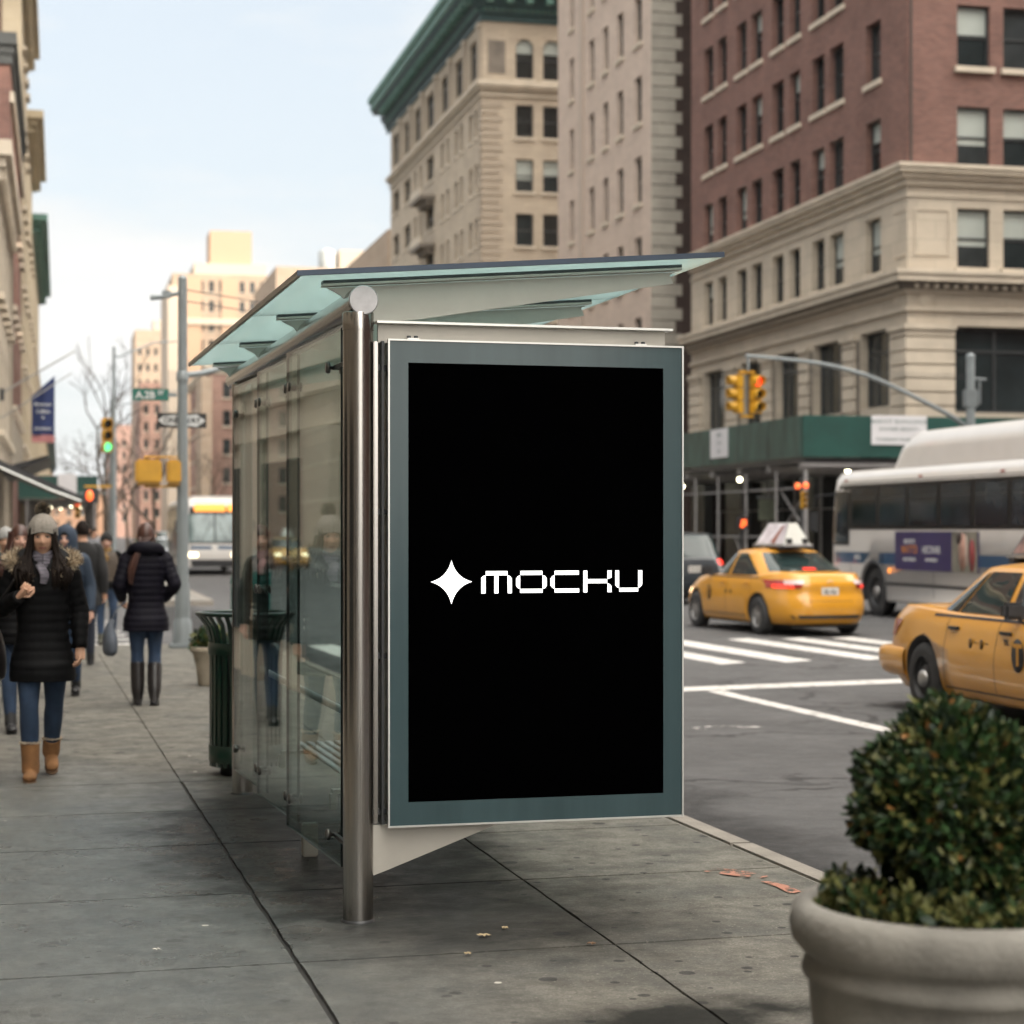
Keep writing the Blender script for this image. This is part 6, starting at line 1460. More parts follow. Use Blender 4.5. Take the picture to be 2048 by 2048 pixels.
    if hat:
        hm_, style = hat; m = MB(); nu, nv = 84, 16; vs = []
        for j in range(nv+1):
            v = j/nv; ph = math.pi*.5*v*1.08
            for i in range(nu):
                th = 2*math.pi*i/nu; rib = 1+.018*math.cos(th*21)*min(1, v*3); fl = 1.0
                zz = math.cos(ph)*.122; rr_ = math.sin(min(ph, math.pi/2)); 
                X = rr_*math.cos(th)*.097*rib; Y = rr_*math.sin(th)*.115*rib+.004; Z = zz+.022+(.0 if Y > 0 else 0)-(.03*max(0, math.sin(th))*v)+(.012*max(0, -math.sin(th))*v)-.012*v*abs(math.cos(th))
                vs.append(Vector((X, Y, Z))+Vector(HC)+Vector((0, 0, .021)))
        m.faces(vs, [(j*nu+i, j*nu+(i+1) % nu, (j+1)*nu+(i+1) % nu, (j+1)*nu+i) for j in range(nv) for i in range(nu)], hm_, smooth=True); HT = m.build('knit_hat', body)
        if style == 'pom':
            m = MB(); c = Vector(HC)+Vector((0, .014, .186)); m.lathe([(.034*math.sin(k*math.pi/8), .034*math.cos(k*math.pi/8)) for k in range(9)], mat('pom_dark', (.03, .024, .018), .9), c, n=14); fuzz(m, [c, c+Vector((0, 0, .001))], 1500, .012, .036, [mat('pom_dark', (.03, .024, .018), .9), mat('pom_tan', (.26, .20, .13), .9, 0, .3), mat('pom_dark', (.03, .024, .018), .9)], rn, .030, .0045); m.build('pompom', HT)
    if hoodup:
        m = MB(); limb(m, [(0, .03, 1.40), (0, .035, 1.50), (0, .025, 1.60), (0, .02, 1.68), (0, .02, 1.725)], [(.12, .11), (.115, .125), (.115, .130), (.085, .10), (.02, .03)], hoodup, n=6, seg=24); m.build('hood', body)
    return body
puffk = mat('black_puffer', (.0045, .0045, .005), .6, 0, .3, 5, spec=.07); puffn = mat('navy_black_puffer', (.006, .0055, .010), .6, 0, .3, 5, spec=.10)
ugg = mat('tan_suede', (.24, .115, .045), .9, 0, .25, 9, bump=.3, bscale=150); solet = mat('tan_sole', (.20, .12, .07), .8); leath = mat('black_leather', (.012, .010, .010), .38, 0, .3, 9)
furm = [mat('fur_tan', (.36, .27, .17), .9, 0, .2), mat('fur_cream', (.50, .42, .31), .9, 0, .2), mat('fur_brown', (.11, .075, .045), .9, 0, .2)]
knit = mat('oatmeal_knit', (.30, .27, .235), .95, 0, .22, 60, bump=.7, bscale=160, stretch=(1, 1, 2.2)); scarfm = mat('grey_striped_scarf', (.11, .10, .12), .9, 0, .55, 26, stretch=(.4, .4, 3))
legsA = {'L': [(.085, .02, .90), (.075, .10, .50), (.055, .30, .155)], 'R': [(-.085, -.01, .90), (-.085, -.10, .49), (-.075, -.05, .075)], 'toe': {'L': .42}}
armsA = {'R': [(-.165, 0, 1.365), (-.275, .02, 1.11), (-.150, -.185, 1.195)], 'L': [(.165, 0, 1.365), (.235, .02, 1.10), (.238, -.06, .865)], 'handR': ((.55, -.35, .62), (0, -1, -.2), 1.15, 1), 'handL': ((.0, -.28, -.95), (1, -.1, 0), .62, -1)}
PA = person('woman in grey bobble hat, black quilted coat, jeans and tan fleece boots walking towards us', .335, 13.1, R(-1.5), puffk, hem=.645, legs=legsA, arms=armsA, boots=ugg, sole=solet, boot_h=.25, hair=('long', hairk), hat=(knit, 'pom'), scarf=scarfm, fur=furm, hood=True, seed=4, broad=1.0, quilt=.0055)
# her shoulder bag
H = empty('shoulder_bag', (.335-.30, 13.12, .80), R(-6), 'black shoulder bag hanging at the hip of the woman in the bobble hat', 'bag')
m = MB(); limb(m, [(0, 0, -.16), (0, 0, -.12), (0, 0, 0), (0, 0, .12), (0, 0, .19)], [(.10, .03), (.16, .065), (.165, .07), (.13, .05), (.10, .02)], leath, n=5, seg=22); m.build('bag_body', H)
for s_ in (-.03, .03):
    m = MB(); limb(m, [(-.10, s_, .17), (.02, s_-.04, .34), (.13, s_-.12, .50), (.16, s_-.06, .60), (.13, s_+.02, .615)], [.008]*5, leath, n=5, seg=8); m.build('strap', H)
legsB = {'L': [(.085, .0, .90), (.08, -.02, .50), (.075, .02, .085)], 'R': [(-.085, 0, .90), (-.08, -.05, .50), (-.075, .10, .095)], 'toe': {'R': .2}}
armsB = {'L': [(.17, 0, 1.37), (.245, .05, 1.12), (.22, -.12, .99)], 'R': [(-.17, 0, 1.37), (-.26, .08, 1.12), (-.17, -.04, .99)]}
PB = person('woman seen from behind in dark quilted coat, jeans and black knee boots, long ponytail', 1.41, 18.45, R(180-4), puffn, hem=.69, legs=legsB, arms=armsB, boots=leath, boot_h=.40, hair=('tail', hairb), hood=True, seed=9, quilt=.009)
H = empty('tote_bag', (1.41-.33, 18.42, .63), R(10), 'slate blue cloth bag swinging on the left of the woman with the ponytail', 'bag')
slate = mat('slate_cloth', (.085, .10, .125), .7, 0, .2, 8)
m = MB(); limb(m, [(0, 0, -.17), (0, 0, -.13), (0, 0, -.02), (0, 0, .10), (.03, 0, .17)], [(.05, .03), (.115, .06), (.12, .065), (.07, .04), (.035, .02)], slate, n=5, seg=20); m.build('bag_body', H)
m = MB(); limb(m, [(.0, 0, .12), (.06, 0, .26), (.15, .02, .33)], [.008]*3, slate, n=5, seg=8); m.build('strap', H)
brownv = mat('brown_quilt_vest', (.075, .055, .040), .6, 0, .3, 6); must = mat('mustard_scarf', (.20, .115, .035), .9, 0, .3, 12)
person('pedestrian in brown vest, mustard scarf and black cap stepping off the crosswalk', 1.62, 28.5, R(-2), puffk, hem=.86, jeans=None, boots=mat('olive_boot', (.06, .06, .045), .7), boot_h=.16, vest=brownv, scarf=must, hair=('short', hairk), hat=(mat('black_knit', (.015, .014, .014), .9, 0, .2, 40), ''), skn=skin2, seed=11, height=.93, waist=1.0)
tealc = mat('teal_coat_cloth', (.015, .060, .075), .8, 0, .2, 6); pinkc = mat('dusty_pink_scarf', (.30, .16, .16), .9); bluh = mat('dark_blue_cloth', (.020, .035, .060), .8, 0, .2)
person('pedestrian in teal coat and pale hat at the far left behind the bobble-hat woman', .165, 21.2, R(-4), tealc, hem=.8, quilt=0, hair=('short', hairk), hat=(mat('grey_knit', (.28, .28, .27), .9), ''), seed=15, height=.96, skn=skin)
person('pedestrian with long dark hair and pink scarf just behind the bobble-hat woman', .235, 16.3, R(8), puffk, hem=.72, hair=('long', hairb), scarf=pinkc, skn=skin2, seed=16, height=.985)
person('pedestrian with blue hood up walking beside the bobble-hat woman', .72, 19.6, R(-10), bluh, hem=.74, quilt=0, hoodup=bluh, hair=('short', hairk), skn=skin2, seed=17, height=.98)
person('man in long black coat walking away near the crosswalk', 1.08, 24.0, R(178), mat('black_wool', (.012, .012, .013), .9, 0, .2), hem=.70, quilt=0, hair=('short', hairk), seed=18, height=1.03, broad=1.08, jeans=mat('black_trousers', (.02, .025, .04), .9))
person('pedestrian in dark jacket walking away beyond the man in the black coat', .98, 33.0, R(176), mat('charcoal_wool', (.02, .02, .021), .9, 0, .2), hem=.8, quilt=0, hair=('short', hairk), seed=19, height=1.02, broad=1.1, jeans=mat('pale_jeans', (.14, .19, .25), .9))
person('distant pedestrian in grey coat crossing on the far sidewalk', 2.4, 47.5, R(20), mat('grey_wool', (.12, .12, .13), .9, 0, .2), hem=.7, quilt=0, hair=('short', hairk), seed=20)
person('distant pedestrian in brown coat on the far sidewalk near the signal pole', 1.9, 50.5, R(-12), mat('brown_wool', (.08, .05, .035), .9, 0, .2), hem=.7, quilt=0, hair=('short', hairb), seed=21)
# ------------------------------------------------------------------ street furniture
pole_m = mat('galvanised_grey_paint', (.20, .225, .235), .5, .3, .12, 3); sig_y = mat('signal_yellow', (.50, .26, .012), .45, 0, .10, 5); sgreen = mat('street_sign_green', (.004, .115, .085), .45, 0, .06)
wh = mat('reflective_white', (.55, .56, .56), .5, 0, .05); red_on = mat('red_signal_lit', (1, .1, .04), .4, emit=(1, .05, .015), estr=1.0); grn_on = mat('green_signal_lit', (.2, 1, .4), .4, emit=(.12, 1, .36), estr=.8)
lens_off = mat('dark_lens', (.02, .015, .01), .2); orng_on = mat('orange_hand_lit', (1, .2, .05), .4, emit=(1, .11, .02), estr=.9)
def signal_head(parent, c, yaw, lit, s=1.0, n=3):
    """three-lens head; local -y is the lens side"""
    h = bpy.data.objects.new('signal_head', None); m = MB(); H = .36*s; w_ = .34*s
    for k in range(n): m.box((0, .09*s, (n-1)/2*H-k*H), (w_, .18*s, H-.012), sig_y, bevel=.02*s)
    o = m.build('signal_head', parent, c); o.rotation_euler = (0, 0, yaw)
    for k in range(n):
        z = (n-1)/2*H-k*H; lm = {0: red_on, 2: grn_on}.get(k) if lit == k else lens_off
        m = MB(); m.lathe([(0, -.03*s), (.08*s, -.018*s), (.135*s, 0)], lm or lens_off, (0, 0, z), n=24, axis='y'); m.build('lens', o)
        m = MB(); K = 20; vs = []
        for i in range(K+1):
            a = math.radians(-40)+math.radians(260)*i/K; ca, sa = math.cos(a)*.148*s, math.sin(a)*.148*s; L_ = (.22+.03*math.sin(a))*s
            for rr_ in (1, .93):
                vs += [Vector((ca*rr_, 0, z+sa*rr_)), Vector((ca*rr_, -L_, z+sa*rr_))]
        fs = []
        for i in range(K): a = i*4; fs += [(a, a+4, a+5, a+1), (a+2, a+3, a+7, a+6), (a+1, a+5, a+7, a+3)]
        m.faces(vs, fs, sig_y, smooth=True); m.build('visor', o)
    return o
# --- corner pole with street sign, one-way sign and walk signals
T = empty('signal_pole', (2.59, 27.35, 0), 0, 'grey corner pole carrying the green street sign, one-way sign and yellow walk signal boxes', 'signal pole')
m = MB(); m.tube([(0, 0, 0), (0, 0, .9)], [.115, .10], pole_m, n=24); m.tube([(0, 0, .9), (0, 0, 3.7), (0, 0, 5.12)], [.085, .068, .062], pole_m, n=24); m.build('post', T)
m = MB(); m.box((0, 0, .03), (.36, .36, .06), pole_m, bevel=.015); m.lathe([(.14, .06), (.13, .35), (.105, .42)], pole_m, n=24); m.build('base', T); m = MB(); m.lathe([(.085, 3.70), (.085, 3.82), (.07, 3.84)], pole_m, n=24); m.build('clamp_ring', T); m = MB(); m.lathe([(.066, 5.12), (.05, 5.16), (0, 5.18)], pole_m, n=24); m.build('cap', T)
m = MB(); m.tube([(-.03, 0, 4.93), (-.30, 0, 4.86), (-.44, 0, 4.85)], [.03, .035, .04], pole_m, n=10); m.box((-.22, 0, 4.90), (.12, .06, .10), pole_m); m.build('bracket', T)
m = MB(); m.tube([(0, .0, 3.78), (.30, .25, 3.84), (.75, .6, 3.98), (1.5, 1.2, 4.25), (3.1, 2.6, 4.62)], [.045, .04, .038, .036, .032], pole_m, n=12); m.build('mast_arm', T)
for z in (4.82, 4.98): m = MB(); m.tube([(0, 0, z), (3, 2.6, z-.06), (9, 7.2, z-.02)], .008, dark, n=6); m.build('wire', T)
m = MB(); m.box((-.44, -.02, 3.505), (.50, .012, .165), sgreen, bevel=.004); m.box((-.14, -.02, 3.505), (.12, .02, .05), pole_m); SG = m.build('street_sign', T)
text_mesh('A.2B', .135, wh, 'lettering', SG, frame((-.51, -.030, 3.495), (1, 0, 0), (0, 0, 1)), .001, .004); text_mesh('ST', .075, wh, 'lettering', SG, frame((-.30, -.030, 3.53), (1, 0, 0), (0, 0, 1)), .001, .003)
m = MB(); m.box((0.0, .09, 3.16), (.68, .012, .205), mat('sign_black', (.012, .012, .012), .5), bevel=.004); m.box((0, .05, 3.16), (.05, .07, .05), pole_m); OW = m.build('one_way_sign', T)
m = MB(); ar = [(-.325, 0), (-.26, -.055), (-.12, -.075), (.10, -.075), (.16, -.080), (.20, -.088), (.325, 0), (.20, .088), (.16, .080), (.10, .075), (-.12, .075), (-.26, .055)]
n = len(ar); m.faces([Vector((x, .082, 3.16+z)) for x, z in ar], [tuple(range(n))], wh); m.build('arrow', OW)
text_mesh('ONE WAY', .11, mat('sign_black', (.012,)*3, .5), 'lettering', OW, frame((0, .079, 3.16), (1, 0, 0), (0, 0, 1)), .001, .003)
for (x0, w_, dz) in ((-.475, .355, 0), (-.13, .19, .0)):
    m = MB(); m.box((x0, -.06, 2.44), (w_, .26, .33), sig_y, bevel=.03); m.box((x0, -.06, 2.262), (w_*.86, .22, .03), mat('signal_yellow_dark', (.22, .11, .01), .6)); m.build('walk_signal', T)
m = MB(); m.tube([(-.52, -.03, 2.62), (-.52, -.03, 2.645), (0, 0, 2.645)], .014, sig_y, n=8); m.tube([(-.52, -.03, 2.22), (-.52, -.03, 2.235), (0, 0, 2.235)], .014, sig_y, n=8); m.build('signal_bracket', T)
# --- signal across the intersection (green)
P_ = CP(1.32, 50)
T = empty('traffic_signal', (P_.x, P_.y, 0), -CITY, 'slim traffic signal pole showing green with a thin curved lamp arm', 'traffic signal')
m = MB(); m.tube([(0, 0, 0), (0, 0, 3.2), (0, 0, 6.25)], [.075, .06, .035], pole_m, n=16); m.build('post', T)
m = MB(); m.tube([(0, 0, 6.05), (.10, 0, 5.99), (.5, .2, 6.18), (1.0, .5, 6.42), (1.6, .8, 6.50)], .022, pole_m, n=8); m.build('mast_arm', T)
signal_head(T, (-.16, -.05, 4.02), .15, 2, s=.80)
m = MB(); m.box((-.55, -.1, 2.50), (.36, .2, .36), black, bevel=.02); m.box((-.35, 0, 2.74), (.75, .05, .05), sig_y); WS = m.build('walk_signal', T)
m = MB(); m.lathe([(0, .006), (.14, .004), (.14, 0)], orng_on, n=20); bmesh.ops.transform(m.bm, matrix=frame((-.60, -.208, 2.50), (1, 0, 0), (0, 0, 1)) @ Matrix.Diagonal((.62, 1.0, 1, 1)), verts=m.bm.verts[:]); m.build('hand_symbol', WS)
# further poles down the avenue
P_ = CP(1.7, 68)
T = empty('traffic_signal', (P_.x, P_.y, 0), -CITY, 'second slim pole left of the green signal with a small red light', 'traffic signal')
m = MB(); m.tube([(0, 0, 0), (0, 0, 6.1)], [.08, .04], pole_m, n=12); m.build('post', T)
m = MB(); m.tube([(0, 0, 5.9), (.6, .3, 6.0), (2.3, 1.2, 6.55)], .018, pole_m, n=8); m.build('mast_arm', T)
signal_head(T, (-1.12, -.05, 2.35), 0, 0, s=.55)
m = MB(); m.tube([(-1.12, 0, 2.9), (0, 0, 2.9)], .02, pole_m, n=8); m.build('crossbar', T)
# --- signal mast on the right
P_ = CP(19.95, 40.4)
T = empty('mast_signal', (P_.x, P_.y, 0), -CITY, 'grey mast behind the bus with a long curved arm holding the red traffic light', 'traffic signal')
m = MB(); m.tube([(0, 0, RZ), (0, 0, 3.0), (0, 0, 5.50)], [.125, .11, .095], pole_m, n=20); m.lathe([(.10, 5.50), (.11, 5.53), (.08, 5.60), (0, 5.63)], pole_m, n=20); m.build('post', T)
m = MB(); pts = [(-.05, 0, 3.92), (-.45, -.02, 4.18), (-1.4, -.05, 4.62), (-2.5, -.1, 5.05), (-3.6, -.15, 5.29), (-4.6, -.2, 5.38), (-5.42, -.22, 5.43)]; limb(m, pts, [.06, .055, .05, .048, .045, .042, .04], pole_m, n=5, seg=12); m.build('mast_arm', T)
m = MB(); m.tube([(0, 0, 5.06), (.38, 0, 5.03)], .028, pole_m, n=8); m.box((.22, 0, 4.75), (.05, .05, .55), pole_m); m.box((.0, -.0, 4.6), (.3, .2, .4), pole_m, bevel=.02); m.build('bracket', T)
for z in (5.05, 5.12): m = MB(); m.tube([(0, 0, z), (-4.6, -.2, z+.02)], .006, dark, n=6); m.build('wire', T)
m = MB(); m.tube([(-5.36, -.22, 5.43), (-5.36, -.22, 5.1)], .03, pole_m, n=8); m.box((-5.36, -.12, 5.08), (.36, .12, .07), sig_y, bevel=.01); m.box((-5.36, -.12, 4.12), (.30, .10, .06), sig_y, bevel=.01); m.build('hanger', T)
signal_head(T, (-5.14, -.20, 4.60), R(12), 0, s=.78)
signal_head(T, (-5.62, -.12, 4.60), R(-82), 9, s=.78)
# small walk signal under the shed by the bus nose
P_ = CP(18.75, 47.6)
T = empty('walk_signal_post', (P_.x, P_.y, 0), -CITY, 'short walk signal post with glowing amber lights beside the front of the bus', 'traffic signal')
m = MB(); m.tube([(0, 0, 0), (0, 0, 3.0)], .05, dark, n=12); m.build('post', T); signal_head(T, (0.02, -.12, 2.42), 0, 9, s=.42)
for (x_, z_) in ((-.17, 2.78), (.05, 2.80)): m = MB(); m.lathe([(0, -.03), (.07, -.02), (.08, 0)], orng_on, (x_, -.16, z_), n=16, axis='y'); m.build('lens', T)
P_ = CP(18.9, 52.6); T = empty('hand_signal', (P_.x, P_.y, 0), -CITY, 'small glowing orange hand signal among the scaffold pipes', 'traffic signal')
m = MB(); m.tube([(0, 0, 0), (0, 0, 2.1)], .045, dark, n=12); m.box((0, -.05, 1.85), (.34, .18, .36), black, bevel=.02); m.build('post', T)
m = MB(); m.box((.02, -.146, 1.86), (.15, .004, .17), orng_on); m.box((-.04, -.146, 1.76), (.10, .004, .08), orng_on); m.build('hand_symbol', T)
# lantern hanging between the pipes
P_ = CP(20.3, 54.3); T = empty('hanging_sign', (P_.x, P_.y, 0), -CITY, 'small pale green sign hanging under the shed between two pipes', 'sign')
m = MB(); m.box((0, 0, 2.25), (.50, .04, .62), mat('pale_green_board', (.16, .18, .13), .6, 0, .2)); m.build('board', T); m = MB(); m.box((0, 0, 2.62), (.62, .08, .06), pole_m); m.tube([(0, 0, 2.62), (0, 0, 3.42)], .012, dark, n=6); m.build('hanger', T)
# --- litter bin
def slat_bin(name, label, loc):
    T = empty(name, loc, 0, label, 'litter bin'); bg_ = mat('bin_green', (.004, .028, .018), .32, .1, .12, 3, coat=.3)
    m = MB(); Rr = .235
    for k in range(30):
        a = 2*math.pi*k/30; c, s_ = math.cos(a), math.sin(a); w_ = .030
        prof = [(Rr, .06), (Rr, .78), (Rr+.004, .90), (Rr+.03, .99), (Rr+.085, 1.06)]
        pts = [Vector((r_*c, r_*s_, z)) for r_, z in prof]
        vs = []
        for p in pts:
            t_ = Vector((-s_, c, 0))*w_/2; o_ = Vector((c, s_, 0))*.006; vs += [p-t_-o_, p+t_-o_, p+t_+o_, p-t_+o_]
        fs = [(0, 1, 2, 3), tuple(len(vs)-4+i for i in (3, 2, 1, 0))]
        for q in range(len(pts)-1):
            for i in range(4): fs.append((q*4+i, q*4+(i+1) % 4, q*4+4+(i+1) % 4, q*4+4+i))
        m.faces(vs, fs, bg_)
    for (z0, z1, r_) in ((.09, .20, Rr+.012), (.80, .88, Rr+.014)): m.lathe([(r_, z0), (r_, z1), (r_-.01, z1), (r_-.01, z0), (r_, z0)], bg_, n=40)
    m.build('slat_cage', T)
    m = MB(); m.lathe([(Rr+.075, 1.055), (Rr+.10, 1.06), (Rr+.10, 1.078), (Rr+.075, 1.085), (Rr+.06, 1.07), (Rr+.075, 1.055)], bg_, n=48); m.build('rim', T)
    m = MB(); m.lathe([(0, .0), (.17, 0), (.17, .09), (.20, .10), (0, .10)], dark, n=32); m.build('foot', T)
    m = MB(); m.lathe([(0, .12), (.205, .12), (.215, .86), (.205, .86), (.195, .14), (0, .14)], black, n=32); m.build('liner', T)
    return T
slat_bin('litter_bin', 'dark green slatted steel litter bin with flared rim behind the shelter post', (1.655, 13.05, 0))
# --- planters with plants
leaf_a = mat('boxwood_leaf', (.022, .052, .015), .5, 0, .45, 9, spec=.35); leaf_b = mat('boxwood_leaf_pale', (.115, .120, .034), .5, 0, .4, 9); leaf_c = mat('boxwood_leaf_dark', (.008, .022, .009), .55, 0, .4, 9); leaf_y = mat('boxwood_leaf_amber', (.26, .12, .03), .6, 0, .3, 20); twig = mat('boxwood_twig', (.06, .045, .03), .8)
soil = mat('potting_soil', (.030, .020, .013), .95, 0, .4, 20, bump=.8, bscale=60); conc = mat('cast_concrete', (.205, .195, .175), .85, 0, .30, 5.0, bump=.25, bscale=70, detail=9)
def leafcloud(mb, pts_fn, n, size, mats_, rn):
    for k in range(n):
        c, out = pts_fn(rn); l = size*rn.uniform(.5, 1.7); w_ = l*.5
        d = (out*.9+Vector((rn.gauss(0, .6), rn.gauss(0, .6), rn.gauss(0, .6)+.25))).normalized(); s_ = d.cross(Vector((rn.gauss(0, 1), rn.gauss(0, 1), rn.gauss(0, 1)))).normalized(); u_ = d.cross(s_)*w_*.16
        mm = mats_[0] if rn.random() < .52 else (mats_[1] if rn.random() < .42 else (mats_[2] if rn.random() < .94 else mats_[3]))
        mb.faces([c, c+d*l*.35+s_*w_*.5+u_, c+d*l*.75+s_*w_*.4+u_, c+d*l, c+d*l*.75-s_*w_*.4+u_, c+d*l*.35-s_*w_*.5+u_], [(0, 1, 2, 3), (0, 3, 4, 5)], mm)
PXY = (2.075, 3.93)
T = empty('planter', (PXY[0], PXY[1], -.028), 0, 'large round cast concrete planter with rolled rim in the right foreground', 'planter')
m = MB(); m.lathe([(0, .0), (.245, .0), (.255, .02), (.30, .40), (.322, .60), (.326, .655), (.336, .66), (.342, .672), (.336, .690), (.328, .697), (.326, .712), (.345, .722), (.362, .742), (.368, .775), (.362, .808), (.345, .825), (.322, .828), (.305, .815), (.300, .79), (.298, .74)], conc, n=96); m.build('bowl', T)
m = MB(); m.lathe([(0, .782), (.15, .785), (.300, .765)], soil, n=40); m.build('soil', T)
rn = random.Random(12)
def ball(rn_, c=Vector((0, 0, 1.010)), r0=.198):
    d = Vector((rn_.gauss(0, 1), rn_.gauss(0, 1), rn_.gauss(0, 1))).normalized()
    lump = 1+.10*math.sin(5*d.x+2)*math.cos(4*d.y)+.075*math.sin(9*d.z+3*d.x)+.05*math.sin(13*d.y+5*d.z)
    r_ = r0*lump*(1-.42*rn_.random()**2.2); 
    return c+Vector((d.x*1.0, d.y*1.0, d.z*1.04))*r_, d
T2_ = empty('boxwood', (PXY[0]-.01, PXY[1]-.01, 0), 0, 'clipped round boxwood bush growing in the foreground planter', 'bush')
m = MB(); leafcloud(m, ball, 12500, .0225, [leaf_a, leaf_b, leaf_c, leaf_y], rn)
# sprigs that break the outline
for k in range(260):
    c, d = ball(rn); tip = Vector((0, 0, 1.012))+d*(.192*rn.uniform(1.0, 1.15)); base = Vector((0, 0, 1.012))+d*.16
    for q in range(9):
        t = q/8; p = base.lerp(tip, t)+Vector((rn.gauss(0, .004), rn.gauss(0, .004), rn.gauss(0, .004))); leafcloud(m, lambda r_, p=p, d=d: (p, d), 2, .016, [leaf_b if t > .6 else leaf_a, leaf_b, leaf_a, leaf_y], rn)
m.build('foliage', T2_)
m = MB()
for k in range(26):
    d = Vector((rn.gauss(0, .5), rn.gauss(0, .5), rn.uniform(.3, 1))).normalized(); limb(m, [(0, 0, .75), (d.x*.05, d.y*.05, .86), (d.x*.17, d.y*.17, .93+d.z*.16)], [.011, .007, .003], twig, n=3, seg=6)
m.build('stem', T2_)
def carpet(rn_):
    a = rn_.uniform(0, 2*math.pi); r_ = .29*math.sqrt(rn_.uniform(.12, 1)); h = .785+rn_.random()**1.5*(.06 if math.cos(a) > -.6 else .085); return Vector((r_*math.cos(a), r_*math.sin(a), h)), Vector((math.cos(a)*.5, math.sin(a)*.5, .7))
T3_ = empty('ground_cover', (PXY[0], PXY[1], -.028), 0, 'low mixed leafy growth spilling around the foot of the boxwood', 'ground cover')
m = MB(); leafcloud(m, carpet, 3200, .022, [leaf_c, leaf_a, leaf_b, leaf_y], rn)
def clump(rn_, c): 
    d = Vector((rn_.gauss(0, 1), rn_.gauss(0, 1), abs(rn_.gauss(0, 1)))).normalized(); return c+Vector((d.x*.045, d.y*.045, d.z*.085))*rn_.random()**.5, d
for (cx_, cy_) in ((-.245, -.06), (-.20, -.16), (-.10, -.24), (.02, -.255), (-.26, .05)): leafcloud(m, lambda r_, c=Vector((cx_, cy_, .80)): clump(r_, c), 330, .020, [leaf_b, leaf_b, leaf_a, leaf_y], rn)
o = m.build('leaves', T3_)
T = empty('small_planter', (2.24, 20.6, 0), 0, 'small fluted stone planter with a low green plant behind the litter bin', 'planter')
stn = mat('old_stone_pot', (.30, .26, .20), .9, 0, .2, 6)
m = MB(); m.lathe([(0, 0), (.12, 0), (.13, .02), (.15, .20), (.185, .34), (.215, .36), (.22, .40), (.20, .41), (.18, .39), (0, .37)], stn, n=40); m.build('bowl', T)
P2 = empty('potted_plant', (2.24, 20.6, 0), 0, 'low green plant growing in the small stone planter', 'plant')
m = MB(); leafcloud(m, lambda r_: ((lambda d: (Vector((0, 0, .40))+Vector((d.x*.19, d.y*.19, abs(d.z)*.22))*r_.random()**.4, d))(Vector((r_.gauss(0, 1), r_.gauss(0, 1), r_.gauss(0, 1))).normalized())), 900, .05, [leaf_a, leaf_b, leaf_c, leaf_y], rn); m.build('foliage', P2)
# --- mail and newspaper boxes seen through the glass
tb_ = mat('teal_box_paint', (.004, .125, .115), .4, 0, .1, 4)
T = empty('newspaper_box', (3.1, 24.0, 0), R(5), 'teal newspaper box standing by the kerb seen through the far shelter glass', 'newspaper box')
m = MB(); m.box((0, 0, .72), (.42, .42, .50), tb_, bevel=.03); m.prism([(-.21, .96), (.21, .96), (.21, 1.0), (.05, 1.12), (-.21, 1.12)], -.21, .21, tb_, M=Matrix(((0, 0, 1, 0), (1, 0, 0, 0), (0, 1, 0, 0), (0, 0, 0, 1)))); m.build('case', T)
m = MB(); m.box((0, -.214, .76), (.32, .012, .30), cargl); m.build('door', T)
m = MB(); m.box((0, 0, .24), (.20, .20, .46), dark); m.box((0, 0, .012), (.42, .40, .024), dark); m.build('pedestal', T)
# --- flag on the left
P_ = CP(-1.43, 50.2)
T = empty('flagpole', (P_.x, P_.y, 4.6), -CITY, 'slanted flagpole on the left facade that carries the navy banner', 'flagpole')
m = MB(); m.tube([(0, 0, .45), (1.78, -.1, 1.52)], [.03, .016], mat('pale_pole', (.30, .29, .27), .5), n=10); m.build('pole', T); m = MB(); m.box((.02, 0, .42), (.1, .2, .3), dark); m.build('bracket', T)
T = empty('flagpole', (P_.x, P_.y, 4.2), -CITY, 'lower slanted flagpole parallel to the banner pole on the left facade', 'flagpole')
m = MB(); m.tube([(0, -.4, .2), (1.72, -.5, 1.35)], [.022, .012], mat('pale_pole', (.30, .29, .27), .5), n=10); m.build('pole', T)
P_ = CP(-.69, 50.05); navy = mat('navy_banner', (.012, .022, .085), .85, 0, .2, 5); pinkb = mat('pink_banner_end', (.36, .15, .15), .85, 0, .1)
T = empty('banner', (P_.x, P_.y, 0), -CITY, 'navy banner with pale lettering and a pink lower edge hanging on the left', 'banner')
def cloth(u0, u1, zt0, zt1, zb, mm, nm, par, K=14):
    m = MB(); vs = []
    for s_ in (0, 1):
        for j in range(5):
            for i in range(K+1):
                u = u0+(u1-u0)*i/K; t = j/4; zt_ = lerp(zt0, zt1, i/K); vs.append(Vector((u, .035*math.sin(u*13+t*2)+s_*.006, lerp(zt_, zb, t))))
    n = 5*(K+1); f1 = [(j*(K+1)+i, j*(K+1)+i+1, (j+1)*(K+1)+i+1, (j+1)*(K+1)+i) for j in range(4) for i in range(K)]
    m.faces(vs, f1+[tuple(reversed([q+n for q in f])) for f in f1], mm, smooth=True); return m.build(nm, par)
CL = cloth(0, .56, 4.98, 5.50, 4.02, navy, 'cloth', T); cloth(0, .56, 4.018, 4.018, 3.83, pinkb, 'lower_edge', T)
for (t, s_, z) in (('Brannaur', .115, 4.78), ('Caffein', .12, 4.60), ('&', .10, 4.45), ('ETUNIALE', .09, 4.17)): text_mesh(t, s_, wh, 'lettering', T, frame((.28, -.045, z), (1, 0, 0), (0, 0, 1)), .001, .001)
